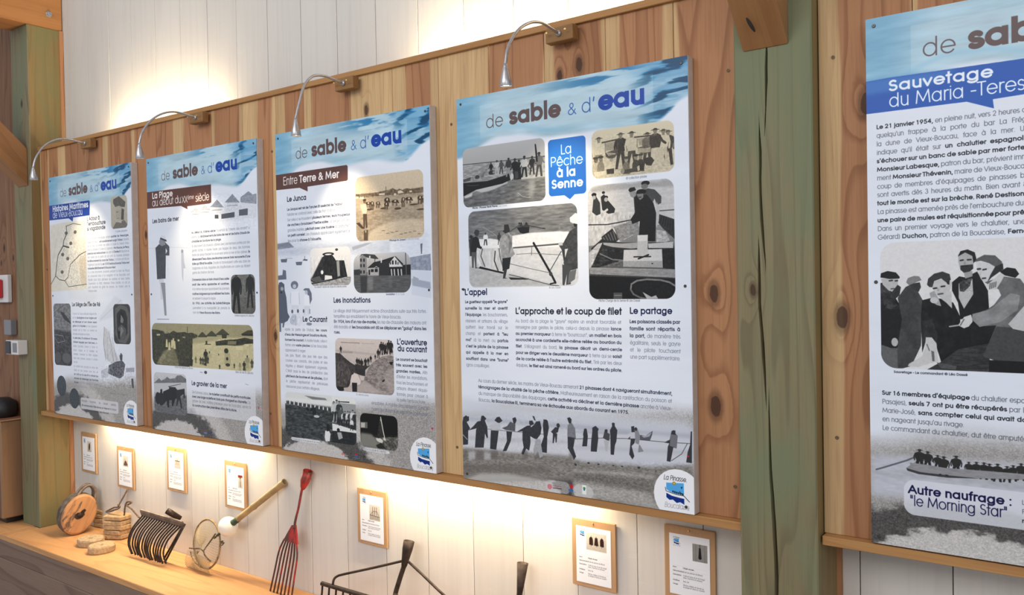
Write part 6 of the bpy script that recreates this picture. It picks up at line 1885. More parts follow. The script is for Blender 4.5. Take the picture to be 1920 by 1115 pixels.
    c.grain([(29.1, 729.0), (73.3, 733.0), (81.6, 801.4), (30.0, 794.9)], 90, 8, 8, 3)
    c.poly([(32.4, 715.9), (76.5, 715.1), (73.8, 742.7), (64.0, 752.4), (51.9, 749.0), (36.8, 732.4)], 188)
    c.poly([(30.9, 712.6), (32.5, 701.1), (49.4, 695.2), (70.6, 699.7), (80.1, 711.9), (79.5, 716.2), (55.3, 717.0)], 28)
    c.line([(53.7, 722.2), (61.3, 721.0)], 4, 60)
    c.line([(68.9, 722.5), (74.0, 721.9)], 4, 60)
    c.line([(58.0, 744.2), (65.6, 743.6)], 3, 90)
    c.poly([(74.8, 733.0), (82.8, 739.6), (79.0, 762.3), (63.8, 775.3), (57.9, 755.6)], 55)
    c.ell(65.6, 889.7, 8.5, 11.8, 185)
    c.poly([(94.2, 739.8), (106.1, 733.5), (123.6, 749.8), (136.5, 775.6), (134.7, 814.1), (130.9, 897.7), (106.8, 953.4), (73.8, 964.6), (71.4, 912.4), (84.3, 827.4), (74.4, 768.8)], 74)
    c.grain([(73.2, 736.2), (138.3, 737.2), (136.1, 958.6), (70.8, 961.5)], 26, 16, 22, 5)
    c.poly([(103.2, 731.8), (129.7, 727.4), (132.5, 740.3), (126.5, 753.1), (111.9, 746.5)], 60)
    c.poly([(95.8, 726.8), (100.4, 715.6), (115.2, 709.8), (128.4, 711.3), (134.1, 721.7), (103.1, 735.0)], 135)
    c.poly([(135.1, 775.6), (158.3, 769.3), (186.8, 772.6), (209.3, 782.2), (225.7, 819.8), (218.9, 948.6), (179.5, 940.7), (168.5, 899.8), (145.7, 874.8), (133.7, 910.4), (131.7, 814.1)], 22)
    c.poly([(134.5, 830.1), (157.7, 826.7), (171.7, 864.7), (168.6, 887.0), (145.7, 874.8), (133.6, 916.9)], 45)
    c.grain([(135.1, 772.4), (226.1, 772.8), (224.6, 938.9), (133.4, 942.6)], 42, 12, 14, 8)
    c.poly([(207.0, 728.7), (223.9, 713.4), (237.7, 716.8), (265.2, 701.9), (289.0, 751.6), (291.3, 800.8), (264.1, 819.5), (225.6, 826.0), (220.5, 782.2), (206.8, 750.7)], 24)
    c.poly([(222.3, 732.1), (254.1, 720.2), (255.9, 760.6), (234.2, 798.5), (222.0, 769.7)], 190)
    c.poly([(223.7, 729.0), (245.9, 720.0), (254.1, 717.1), (248.5, 738.7), (234.6, 754.1), (224.9, 752.5)], 75)
    c.grain([(223.8, 719.6), (254.1, 720.2), (253.8, 754.3), (223.5, 754.0)], 80, 6, 6, 4)
    c.poly([(222.1, 660.1), (228.6, 650.4), (252.0, 651.9), (260.1, 661.5), (256.6, 689.3), (248.8, 701.5), (235.0, 704.2), (225.4, 693.1), (222.0, 675.8)], 178)
    c.poly([(226.9, 685.3), (255.8, 683.0), (256.5, 693.9), (246.0, 703.9), (235.0, 704.9), (226.8, 696.2)], 55)
    c.poly([(221.0, 661.7), (227.2, 647.8), (243.8, 643.8), (260.2, 652.2), (264.1, 670.9), (257.2, 680.0), (254.6, 661.3), (238.3, 651.4)], 30)
    c.line([(227.0, 672.2), (233.1, 671.1)], 4, 50)
    c.line([(243.6, 670.9), (251.3, 670.5)], 4, 50)
    c.line([(231.0, 687.0), (243.4, 687.0)], 4, 40)
    c.poly([(236.7, 670.0), (239.4, 682.5), (234.7, 683.0)], 150)
    c.poly([(235.0, 704.2), (254.3, 700.0), (254.7, 714.0), (237.6, 719.9)], 160)
    c.poly([(158.7, 727.9), (193.0, 715.9), (207.0, 728.7), (199.7, 760.1), (184.0, 772.0), (171.3, 763.0), (161.4, 743.9)], 198)
    c.poly([(190.2, 719.0), (201.4, 722.3), (200.7, 734.9), (195.7, 733.3)], 35)
    c.poly([(147.1, 734.1), (150.1, 718.2), (164.7, 705.1), (184.7, 699.9), (201.6, 707.2), (204.2, 722.4), (192.9, 728.5), (181.7, 718.2), (164.5, 724.8), (160.0, 741.3), (152.8, 740.6)], 62)
    c.line([(162.8, 744.5), (170.0, 743.3)], 4, 40)
    c.line([(181.5, 739.7), (189.4, 738.5)], 4, 40)
    c.poly([(172.9, 740.8), (177.1, 750.4), (171.4, 751.0)], 165)
    c.line([(174.1, 759.9), (184.7, 758.1)], 4, 90)
    c.poly([(192.6, 763.2), (205.4, 750.7), (206.3, 797.9), (192.4, 782.1), (181.1, 772.6)], 195)
    c.poly([(152.6, 756.5), (164.2, 750.3), (175.5, 772.6), (181.0, 791.6), (169.6, 788.4), (158.2, 778.9)], 165)
    c.ell(164.0, 775.7, 9.8, 8.3, 200)
    c.poly([(142.8, 874.9), (157.3, 874.6), (168.6, 890.2), (172.4, 937.8), (156.6, 943.3), (121.5, 956.0), (97.9, 953.8), (100.9, 947.2), (133.5, 926.5), (141.0, 903.8)], 205)
    c.poly([(155.5, 909.8), (162.6, 912.7), (163.8, 938.2), (158.1, 938.4)], 110)
    c.line([(145.5, 894.1), (151.1, 909.9)], 3, 120)
    c.poly([(250.5, 813.4), (301.8, 819.2), (317.5, 843.5), (290.5, 890.1), (257.7, 928.3), (230.2, 934.0), (219.3, 907.7), (219.9, 844.9)], 18)
    c.poly([(219.3, 904.6), (290.5, 887.0), (292.5, 967.0), (316.5, 965.8), (144.8, 961.4), (176.7, 940.9)], 60)
    c.grain([(219.3, 904.6), (290.5, 890.1), (292.6, 963.9), (179.4, 956.6)], 50, 20, 4, 6)
    c.poly([(168.1, 941.2), (216.1, 948.7), (213.2, 958.3), (179.4, 956.6)], 90)
    c.poly([(281.1, 730.0), (323.8, 715.5), (360.2, 722.3), (382.9, 758.6), (395.2, 812.5), (369.5, 842.7), (363.7, 933.3), (322.0, 938.0), (276.8, 921.3), (306.9, 840.6), (269.3, 844.2), (250.4, 825.8), (253.3, 813.4), (285.9, 800.8), (302.1, 788.5), (318.2, 764.1), (313.0, 748.8)], 112)
    c.poly([(291.3, 800.8), (339.2, 758.2), (359.9, 764.5), (354.4, 800.6), (317.6, 831.3), (269.3, 845.7), (252.6, 825.8), (253.3, 811.8)], 140)
    c.grain([(251.4, 717.0), (383.2, 719.7), (381.6, 932.6), (249.4, 937.9)], 34, 26, 22, 5)
    c.poly([(276.8, 921.3), (306.9, 843.6), (382.2, 848.5), (389.2, 932.3), (324.6, 938.5)], 78)
    c.poly([(290.2, 930.1), (394.3, 932.1), (394.0, 974.0), (289.8, 967.1)], 18)
    c.poly([(262.7, 677.0), (292.3, 679.5), (308.2, 693.8), (294.6, 721.0), (281.1, 731.5), (273.1, 720.6), (266.5, 701.9), (263.9, 689.5)], 212)
    c.poly([(259.9, 677.0), (265.5, 667.9), (281.8, 659.2), (305.8, 661.6), (321.5, 678.9), (318.8, 688.0), (305.5, 690.6), (292.3, 681.0), (273.5, 674.3)], 100)
    c.poly([(305.5, 690.6), (322.8, 682.0), (324.0, 697.2), (297.3, 718.0), (287.9, 730.1), (294.7, 711.8)], 50)
    c.line([(266.6, 695.7), (272.0, 695.2)], 5, 70)
    c.line([(278.7, 697.6), (285.5, 696.2)], 4, 60)
    c.poly([(274.7, 699.0), (273.2, 712.9), (269.2, 711.2)], 190)
    c.line([(277.2, 720.0), (283.9, 719.2)], 4, 70)
    c.poly([(316.0, 703.1), (331.9, 692.9), (350.1, 696.4), (358.2, 710.2), (349.9, 719.7), (323.8, 712.4)], 28)
    c.poly([(287.8, 736.2), (318.6, 706.2), (326.5, 712.5), (321.1, 724.6), (307.7, 748.8), (291.7, 748.6)], 205)
    c.line([(293.1, 747.1), (294.5, 733.3)], 3, 120)
    c.line([(297.4, 745.3), (298.8, 732.1)], 3, 120)
    c.line([(301.6, 743.5), (303.1, 731.0)], 3, 120)
    c.line([(305.9, 741.7), (307.3, 729.8)], 3, 120)
    c.poly([(219.9, 841.8), (234.0, 819.7), (250.5, 813.4), (253.7, 832.0), (244.8, 844.6), (233.7, 849.4)], 215)
    c.line([(225.5, 841.7), (233.9, 826.0)], 3, 120)
    c.line([(200.3, 845.2), (219.9, 841.8)], 4, 170)
    c.poly([(333.3, 837.2), (369.9, 788.6), (395.5, 776.7), (420.0, 842.0), (394.8, 860.3), (343.6, 849.2)], 195)
    c.poly([(383.0, 752.6), (420.9, 723.5), (469.8, 739.0), (493.2, 840.9), (480.3, 972.4), (394.0, 971.0)], 90)
    c.grain([(29.6, 551.3), (620.9, 588.0), (618.7, 979.0), (24.8, 980.1)], 16, 5, 5, 40)
    c.end()

def draw_board_3(c):
    base_print(c, 21, 1210)
    c.poly([(-7.6, 494.4), (169.2, 485.7), (288.0, 487.0), (490.4, 522.3), (938.2, 484.1), (936.6, 890.5), (-18.1, 910.6)], 'd3dae6', feather=12)
    c.poly([(-5.3, 502.6), (83.0, 498.1), (119.3, 523.6), (-6.2, 531.1)], '7f8796', feather=2)
    c.poly([(-6.2, 531.1), (239.9, 524.2), (512.4, 515.7), (722.3, 517.0), (720.7, 575.1), (238.8, 559.5), (-7.0, 555.6)], 'b4bccb', feather=8, al=0.8)
    c.grain([(-5.1, 494.5), (938.2, 484.1), (943.1, 652.4), (-7.4, 567.8)], 26, 14, 5, 4)
    c.poly([(829.7, 593.0), (940.3, 582.3), (943.2, 648.9), (833.2, 643.0)], '8e97a8')
    c.grain([(829.7, 593.0), (940.3, 582.3), (943.2, 648.9), (833.2, 643.0)], 50, 8, 8, 6)
    c.poly([(833.1, 646.6), (943.1, 651.0), (940.2, 757.3), (835.3, 742.9)], 'c6cedc')
    c.poly([(837.1, 678.7), (937.2, 694.3), (939.3, 722.3), (841.2, 707.3)], '9aa3b4', feather=2)
    c.poly([(845.1, 668.2), (875.8, 679.3), (865.6, 700.4), (842.4, 698.7)], '9aa2b0')
    c.poly([(887.2, 541.7), (898.8, 538.6), (895.7, 580.8), (890.0, 582.1)], '6c7484')
    c.poly([(495.4, 537.6), (576.6, 525.8), (619.0, 523.8), (576.3, 536.9), (500.4, 552.9)], '8b92a0', al=0.7, feather=1)
    c.poly([(20.4, 573.5), (68.2, 573.3), (62.7, 589.3), (25.0, 588.2)], '6b7384')
    c.poly([(125.8, 589.4), (172.1, 589.1), (166.8, 604.8), (130.3, 603.9)], '6b7384')
    c.poly([(184.5, 577.5), (208.4, 580.6), (205.9, 586.8), (172.3, 584.3)], '5e6676')
    c.line([(188.5, 565.8), (189.2, 581.6)], 3, '5e6676')
    c.line([(55.8, 569.7), (105.4, 572.8)], 2, '8a92a2')
    c.poly([(-7.4, 649.4), (30.8, 646.0), (35.3, 621.8), (56.5, 626.3), (59.0, 666.7), (-8.0, 668.1)], '6a7282')
    c.poly([(-2.2, 699.4), (5.4, 680.8), (23.0, 677.3), (42.9, 688.7), (43.8, 714.7), (55.5, 748.3), (61.9, 818.8), (75.7, 837.2), (60.8, 855.9), (40.4, 863.6), (22.9, 867.6), (-0.4, 866.0), (-9.7, 826.8), (-6.8, 733.1)], '5f6676')
    c.ell(26.1, 709.0, 10.4, 8.9, '9aa2b2')
    c.poly([(-0.3, 864.2), (14.3, 864.0), (12.9, 907.0), (1.3, 907.2)], '6b7384')
    c.poly([(25.9, 863.8), (39.2, 863.6), (33.9, 886.0), (22.3, 886.2)], '6b7384')
    c.ell(114.2, 693.2, 26.0, 18.4, '727a8a')
    c.ell(114.0, 699.1, 12.4, 9.6, 'b5bccb')
    c.poly([(87.8, 722.5), (141.6, 719.2), (147.3, 752.2), (139.5, 785.2), (91.6, 781.6), (84.0, 752.1)], 'dfe4ee')
    c.poly([(91.5, 785.3), (139.5, 785.2), (138.3, 825.5), (130.0, 821.9), (116.9, 788.9), (101.7, 822.2), (90.5, 818.6)], 'c9d0dd')
    c.ell(94.6, 813.0, 6.8, 8.9, '5e6678')
    c.ell(134.3, 810.9, 6.7, 8.8, '5e6678')
    c.poly([(96.0, 825.9), (121.4, 825.7), (122.7, 877.1), (80.3, 870.4), (78.2, 848.3)], 'b3bac9')
    c.line([(87.5, 729.9), (83.3, 774.2)], 5, 'b5bccb')
    c.line([(144.0, 730.2), (146.5, 777.9)], 5, 'b5bccb')
    c.poly([(172.3, 715.8), (186.4, 708.6), (213.9, 708.9), (229.7, 730.7), (231.5, 759.7), (217.2, 781.4), (209.9, 752.4), (197.0, 723.3)], '6c7485')
    c.ell(194.1, 726.9, 9.9, 9.5, 'aab2c2')
    c.poly([(180.0, 737.7), (212.9, 741.5), (217.1, 785.0), (175.8, 785.1)], 'dfe4ee')
    c.poly([(178.4, 788.7), (217.0, 788.6), (216.1, 817.6), (204.5, 839.5), (194.7, 799.6), (179.8, 836.1), (172.0, 817.9)], 'c5ccd9')
    c.ell(173.3, 810.6, 5.5, 8.8, '5e6678')
    c.line([(214.9, 803.1), (214.4, 821.3)], 4, '5e6678')
    c.ell(209.1, 868.4, 18.7, 6.5, '7d8595')
    c.grain([(78.9, 826.0), (232.3, 824.7), (230.7, 879.0), (77.3, 877.9)], 60, 7, 8, 6)
    title(c)
    seal(c)
    c.poly([(-4.4, 186.3), (472.7, 186.9), (479.2, 192.8), (478.6, 249.5), (470.8, 254.1), (218.2, 257.7), (218.8, 279.0), (164.0, 258.2), (-5.3, 255.5)], '6b4f49')
    fit(c, 49.8, 421.3, 236.7, 'Entre *Terre & Mer*', 50, 'f3efee', False)
    fit(c, 75.0, 206.9, 315.0, 'Le Junca', 38, '232638', True)
    c.block(74.9, 354.8, 486.5, 497.3, ["*Le Junqua est né de l'ancien lit asséché de l'Adour* et son", "histoire se confond avec celle de Port d'Albret.~", 'Sur celui-ci se trouvaient *plusieurs fermes, leurs troupeaux*', "*de vaches y broutaient l'herbe salée.* Le berger, lors des", 'grandes marées, *pêchait avec une fouëne* (à "partuche")', '*un petit carrelet.* Les chasseurs appréciaient également ce', "lieu pour la *chasse à l'alouette.*~"], c0='6d7388', c1='30364e')
    c.photo(523.0, 245.6, 909.2, 515.9, 30, 'd8cbb0', 'c0ae90', tint=('33241a', 'f0e2c6'))
    c.poly([(521.1, 316.2), (620.6, 317.5), (704.7, 313.4), (737.8, 308.6), (762.0, 319.2), (810.3, 318.6), (908.6, 316.1), (906.5, 533.1), (515.3, 517.1)], 150)
    c.grain([(520.2, 346.6), (911.7, 344.9), (906.5, 533.1), (515.3, 517.1)], 50, 16, 5, 5, octs=4)
    c.poly([(521.1, 316.2), (616.3, 318.7), (683.8, 316.3), (704.7, 313.4), (721.1, 316.1), (741.9, 307.4), (762.0, 317.8), (778.3, 313.2), (794.2, 320.2), (818.4, 314.8), (846.0, 321.3), (908.6, 317.5), (911.8, 339.2), (793.8, 336.2), (628.7, 333.1), (520.6, 334.4)], 95)
    c.grain([(521.3, 310.1), (908.6, 316.1), (911.7, 344.9), (520.6, 334.4)], 70, 9, 7, 6)
    c.poly([(662.7, 323.6), (696.1, 324.6), (695.9, 332.6), (662.5, 330.2)], 212)
    c.poly([(770.0, 322.8), (786.2, 319.6), (804.0, 331.2), (769.7, 333.0)], 212)
    c.poly([(834.0, 326.2), (847.8, 325.8), (847.6, 333.0), (833.8, 332.8)], 212)
    c.poly([(547.0, 330.2), (573.1, 329.1), (572.8, 339.6), (546.7, 338.7)], 212)
    c.poly([(747.4, 329.9), (761.6, 330.3), (760.6, 338.2), (747.2, 337.2)], 212)
    c.poly([(525.2, 325.6), (542.7, 326.9), (542.4, 336.0), (525.0, 334.8)], 212)
    c.line([(703.8, 300.0), (703.5, 313.3)], 3, 60)
    c.poly([(520.4, 340.5), (607.1, 343.5), (691.5, 340.6), (833.2, 353.6), (911.1, 367.7), (910.6, 384.8), (792.6, 379.8), (669.1, 392.5), (519.0, 389.2)], 165, feather=4, al=0.6)
    c.poly([(682.3, 369.6), (736.0, 370.2), (792.9, 368.2), (872.6, 353.5), (911.1, 364.8), (910.9, 373.4), (735.8, 379.0), (682.1, 378.5)], 205, feather=3, al=0.7)
    c.poly([(658.8, 460.4), (717.5, 445.7), (766.7, 439.6), (850.6, 439.9), (908.8, 450.3), (906.5, 533.1), (593.4, 520.3), (603.1, 481.6)], 190, feather=4)
    c.grain([(658.8, 460.4), (766.7, 439.6), (908.8, 450.3), (907.0, 516.0), (623.8, 503.6)], 24, 20, 4, 8)
    c.ell(683.4, 478.0, 10.8, 1.5, 105)
    c.ell(708.8, 490.1, 10.7, 1.5, 105)
    c.ell(734.4, 487.5, 10.6, 1.5, 105)
    c.ell(759.8, 484.9, 10.5, 1.5, 105)
    c.ell(784.5, 496.9, 10.5, 1.5, 105)
    c.ell(809.4, 494.3, 10.4, 1.5, 105)
    c.ell(834.2, 491.6, 10.3, 1.4, 105)
    c.ell(858.7, 489.1, 10.2, 1.4, 105)
    c.ell(882.6, 500.8, 10.1, 1.4, 105)
    c.ell(598.0, 359.5, 16.3, 6.6, 50)
    c.poly([(609.5, 356.6), (618.9, 366.9), (614.0, 369.0), (606.1, 361.2)], 50)
    c.line([(586.5, 362.3), (586.2, 375.0)], 4, 70)
    c.line([(592.2, 362.7), (591.9, 375.3)], 4, 70)
    c.line([(602.8, 363.4), (602.4, 376.0)], 4, 70)
    c.line([(607.7, 363.7), (607.3, 376.3)], 4, 70)
    c.ell(599.7, 358.4, 4.9, 3.6, 200)
    c.ell(621.4, 362.5, 11.0, 9.9, 50)
    c.poly([(629.3, 357.7), (635.5, 372.5), (632.1, 375.8), (626.9, 364.7)], 50)
    c.line([(613.6, 367.4), (613.0, 386.3)], 4, 70)
    c.line([(617.4, 367.7), (616.9, 386.5)], 4, 70)
    c.line([(624.6, 368.1), (624.1, 387.0)], 4, 70)
    c.line([(627.9, 368.4), (627.4, 387.2)], 4, 70)
    c.ell(622.6, 360.8, 3.3, 5.4, 200)
    c.ell(655.3, 363.3, 12.6, 7.4, 60)
    c.poly([(664.2, 359.9), (671.4, 371.1), (667.6, 373.5), (661.5, 365.1)], 60)
    c.line([(646.3, 366.7), (645.9, 380.8)], 4, 80)
    c.line([(650.8, 367.0), (650.4, 381.1)], 4, 80)
    c.line([(658.9, 367.6), (658.5, 381.6)], 4, 80)
    c.line([(662.7, 367.8), (662.3, 381.9)], 4, 80)
    c.ell(656.6, 362.1, 3.8, 4.0, 200)
    c.ell(707.7, 353.5, 15.7, 9.7, 40)
    c.poly([(718.8, 349.0), (727.8, 363.8), (723.0, 367.0), (715.5, 355.9)], 40)
    c.line([(696.6, 358.1), (696.0, 376.7)], 4, 60)
    c.line([(702.1, 358.5), (701.5, 377.1)], 4, 60)
    c.line([(712.3, 359.2), (711.7, 377.8)], 4, 60)
    c.line([(717.0, 359.5), (716.4, 378.1)], 4, 60)
    c.ell(709.3, 351.9, 4.7, 5.3, 200)
    c.ell(703.1, 371.0, 12.4, 8.1, 45)
    c.poly([(711.9, 367.1), (718.9, 379.4), (715.2, 382.1), (709.2, 372.9)], 45)
    c.line([(694.3, 374.8), (693.8, 390.4)], 4, 65)
    c.line([(698.6, 375.1), (698.2, 390.6)], 4, 65)
    c.line([(706.7, 375.6), (706.2, 391.1)], 4, 65)
    c.line([(710.4, 375.9), (709.9, 391.4)], 4, 65)
    c.ell(704.4, 369.6, 3.7, 4.4, 200)
    c.ell(752.6, 362.5, 19.5, 6.8, 40)
    c.poly([(766.3, 359.8), (777.7, 370.4), (771.8, 372.4), (762.3, 364.4)], 40)
    c.line([(738.8, 365.3), (738.4, 378.2)], 4, 60)
    c.line([(745.7, 365.8), (745.3, 378.7)], 4, 60)
    c.line([(758.3, 366.6), (758.0, 379.5)], 4, 60)
    c.line([(764.2, 367.0), (763.8, 379.9)], 4, 60)
    c.ell(754.6, 361.4, 5.9, 3.7, 200)
    c.ell(799.2, 359.9, 10.4, 11.2, 60)
    c.poly([(792.0, 353.3), (785.3, 369.1), (788.3, 373.4), (793.9, 361.6)], 60)
    c.line([(791.7, 365.5), (791.1, 386.9)], 4, 80)
    c.line([(795.3, 365.8), (794.8, 387.1)], 4, 80)
    c.line([(802.1, 366.2), (801.5, 387.6)], 4, 80)
    c.line([(805.2, 366.4), (804.6, 387.8)], 4, 80)
    c.ell(800.3, 357.9, 3.1, 6.1, 200)
    c.ell(829.1, 357.6, 19.0, 7.2, 40)
    c.poly([(842.5, 354.7), (853.6, 365.8), (847.8, 368.0), (838.6, 359.6)], 40)
    c.line([(815.7, 360.6), (815.3, 374.3)], 4, 60)
    c.line([(822.4, 361.1), (822.0, 374.8)], 4, 60)
    c.line([(834.7, 361.9), (834.4, 375.6)], 4, 60)
    c.line([(840.4, 362.3), (840.0, 376.0)], 4, 60)
    c.ell(831.1, 356.5, 5.7, 3.9, 200)
    c.ell(890.0, 359.0, 13.2, 9.4, 50)
    c.poly([(899.4, 354.6), (906.9, 368.8), (902.8, 372.0), (896.5, 361.2)], 50)
    c.line([(880.6, 363.6), (880.1, 381.6)], 4, 70)
    c.line([(885.2, 363.9), (884.7, 381.9)], 4, 70)
    c.line([(893.8, 364.5), (893.3, 382.5)], 4, 70)
    c.line([(897.8, 364.7), (897.3, 382.7)], 4, 70)
    c.ell(891.4, 357.4, 4.0, 5.1, 200)
    c.ell(905.5, 358.7, 7.7, 7.8, 45)
    c.poly([(911.0, 354.8), (915.3, 366.5), (912.9, 369.2), (909.3, 360.4)], 45)
    c.line([(900.0, 362.6), (899.6, 377.6)], 4, 65)
    c.line([(902.7, 362.8), (902.3, 377.8)], 4, 65)
    c.line([(907.7, 363.2), (907.3, 378.1)], 4, 65)
    c.line([(910.0, 363.3), (909.6, 378.3)], 4, 65)
    c.ell(906.3, 357.3, 2.3, 4.3, 200)
    c.ell(768.0, 392.8, 19.4, 4.7, 60)
    c.ell(605.9, 385.5, 17.1, 4.2, 60)
    c.ell(686.0, 386.2, 17.5, 3.6, 60)
    c.ell(856.1, 382.6, 23.6, 3.5, 60)
    c.ell(894.6, 404.3, 23.2, 3.4, 60)
    c.poly([(563.5, 361.7), (585.1, 360.1), (591.0, 381.6), (586.0, 405.4), (566.6, 404.2), (554.3, 379.3), (550.5, 360.8)], 205)
    c.ell(576.8, 350.5, 8.6, 7.8, 95)
    c.ell(577.0, 343.9, 10.3, 4.2, 40)
    c.poly([(566.7, 401.2), (589.1, 402.6), (591.7, 460.0), (581.3, 462.5), (579.0, 423.1), (575.8, 460.7), (567.1, 461.7)], 62)
    c.poly([(522.8, 438.2), (543.9, 436.3), (575.6, 465.2), (556.2, 462.7)], 50)
    c.poly([(569.0, 470.9), (594.9, 469.2), (591.5, 514.2), (567.8, 513.2)], 70)
    c.poly([(575.5, 471.2), (584.1, 471.6), (583.8, 480.7), (577.4, 480.4)], 160)
    c.grain([(526.3, 213.0), (914.3, 248.1), (906.5, 533.1), (517.5, 517.2)], 22, 4, 4, 30)
    c.end()
    fit(c, 717.4, 804.6, 523.5, 'Pâturage du Junqua', 13, '3a3c48', True)
    fit(c, 806.6, 879.7, 523.3, '© collection privée', 13, '80848e', False)
    c.photo(225.0, 533.4, 485.2, 698.7, 26, 'dfe2e4', 'cfd2d4', tint=('101112', 'f2f3f4'))
    c.poly([(226.1, 669.2), (360.0, 664.2), (484.3, 662.8), (483.1, 704.5), (225.1, 701.8)], 150)
    c.grain([(226.3, 662.0), (484.3, 662.8), (483.1, 704.5), (225.1, 701.8)], 80, 8, 5, 5)
    c.poly([(220.5, 672.7), (265.4, 626.7), (299.1, 577.3), (320.7, 567.3), (373.3, 568.9), (393.4, 590.7), (444.8, 592.2), (463.1, 662.4), (406.7, 668.5), (328.1, 674.3), (242.0, 683.9)], 38)
    c.grain([(223.8, 564.2), (465.8, 571.9), (462.5, 683.3), (220.2, 683.6)], 60, 5, 12, 4)
    c.ell(344.6, 562.0, 37.9, 7.8, 40)
    c.ell(344.6, 563.1, 22.1, 3.2, 225)
    c.ell(302.5, 640.0, 8.5, 9.3, 235)
    c.poly([(320.8, 652.8), (365.4, 657.2), (367.7, 669.6), (317.5, 674.2)], 228)
    c.poly([(395.9, 594.3), (414.1, 591.3), (417.3, 658.1), (401.7, 661.4)], 150)
    c.ell(398.9, 544.4, 9.3, 5.6, 70)
    c.poly([(381.4, 558.6), (410.0, 556.0), (414.5, 577.3), (393.4, 592.5), (386.1, 576.4)], 222)
    c.line([(230.9, 689.2), (359.7, 674.8), (442.8, 662.1)], 5, 30)
    c.poly([(226.1, 669.2), (264.4, 659.0), (286.0, 655.8), (301.4, 677.5), (242.1, 680.3)], 90)
    c.line([(226.0, 672.8), (304.5, 573.9)], 4, 130)
    c.end()
    fit(c, 249.4, 456.7, 707.5, '"La cassote" cabane de chasse © collection privée', 13, '3a3c48', False)
    c.photo(502.6, 569.4, 832.7, 733.4, 44, 'c9ccd2', '5c6066', tint=('0f1113', 'dfe1e5'))
    c.poly([(501.4, 644.4), (835.6, 651.2), (835.2, 665.0), (500.9, 659.1)], 40)
    c.poly([(501.6, 634.6), (543.8, 633.1), (543.1, 657.4), (501.0, 656.6)], 60)
    c.poly([(502.8, 656.7), (835.3, 662.7), (833.2, 736.7), (500.5, 734.9)], 98)
    c.grain([(502.7, 659.1), (835.2, 665.0), (833.2, 736.7), (500.5, 734.9)], 40, 22, 3, 4)
    c.poly([(543.0, 662.3), (584.5, 663.0), (579.1, 732.9), (544.4, 732.7)], 45, al=0.6, feather=2)
    c.poly([(587.9, 665.4), (618.6, 666.0), (617.0, 723.5), (586.2, 723.3)], 150, al=0.5, feather=4)
    c.poly([(709.1, 667.5), (732.1, 667.9), (724.3, 710.2), (711.2, 710.1)], 130, al=0.4, feather=3)
    c.poly([(541.7, 586.9), (559.5, 570.5), (583.2, 588.2), (581.2, 658.1), (541.4, 657.4)], 138)
    c.poly([(536.5, 585.6), (554.4, 566.7), (631.4, 575.2), (652.9, 592.6), (634.3, 593.3), (579.9, 584.4), (557.8, 571.7)], 70)
    c.line([(600.4, 588.7), (599.5, 617.5)], 4, 170)
    c.line([(630.9, 594.4), (630.5, 606.3)], 4, 60)
    c.poly([(597.2, 578.9), (605.8, 578.0), (604.5, 588.8), (597.6, 588.6)], 215)
    c.rrect(543.5, 588.3, 553.3, 601.7, 1, 50)
    c.rrect(542.9, 611.4, 552.6, 624.7, 1, 50)
    c.rrect(542.1, 638.1, 551.8, 651.4, 1, 50)
    c.rrect(561.6, 588.9, 571.3, 602.2, 1, 50)
    c.rrect(560.9, 611.8, 570.6, 625.1, 1, 50)
    c.rrect(560.2, 638.4, 569.9, 651.7, 1, 50)
    c.poly([(585.5, 629.2), (623.7, 606.1), (667.8, 600.2), (744.2, 585.4), (713.8, 615.6), (653.5, 628.4)], 42)
    c.poly([(585.5, 630.4), (653.5, 628.4), (666.7, 638.2), (652.6, 661.8), (584.6, 660.6)], 170)
    c.poly([(592.1, 636.6), (601.7, 636.8), (601.1, 658.5), (591.5, 658.3)], 40)
    c.rrect(605.7, 634.7, 622.8, 646.7, 1, 30)
    c.rrect(628.9, 634.0, 646.5, 647.2, 1, 30)
    c.poly([(623.0, 631.3), (638.5, 622.1), (653.4, 632.0)], 200)
    c.poly([(626.4, 631.4), (638.5, 625.2), (650.1, 631.9)], 60)
    c.poly([(654.1, 609.3), (714.2, 601.5), (712.5, 662.8), (652.6, 661.8)], 50)
    c.poly([(713.9, 613.3), (744.2, 585.9), (766.2, 612.3), (788.4, 628.1), (713.5, 627.9)], 222)
    c.poly([(744.2, 584.7), (750.7, 586.1), (791.9, 617.6), (788.5, 624.6), (766.4, 605.3)], 30)
    c.rrect(728.8, 602.0, 738.6, 618.5, 1, 40)
    c.rrect(746.8, 602.5, 754.9, 618.9, 1, 60)
    c.rrect(716.5, 608.7, 723.8, 618.2, 1, 60)
    c.rrect(759.7, 609.9, 766.1, 620.4, 1, 90)
    c.poly([(713.5, 628.6), (788.3, 629.2), (787.4, 664.2), (712.5, 662.8)], 32)
    c.line([(724.7, 639.5), (726.7, 660.7)], 7, 190)
    c.line([(741.1, 639.8), (743.1, 661.0)], 7, 190)
    c.line([(762.2, 640.3), (764.2, 661.4)], 7, 190)
    c.line([(780.0, 640.7), (782.0, 661.7)], 7, 190)
    c.poly([(664.7, 590.6), (673.0, 590.8), (670.8, 609.8), (664.8, 609.6)], 215)
    c.poly([(788.5, 622.2), (834.8, 621.1), (832.4, 651.1), (787.7, 652.5)], 38)
    c.line([(805.9, 572.7), (808.3, 659.9)], 5, 100)
    c.end()
    fit(c, 692.0, 741.4, 743.7, 'Inondation', 14, '40486e', True)
    fit(c, 746.3, 796.4, 743.6, '© Jo Dupé', 14, '8a90a0', False)
    fit(c, 372.3, 597.2, 773.9, 'Les inondations', 40, '232648', True)
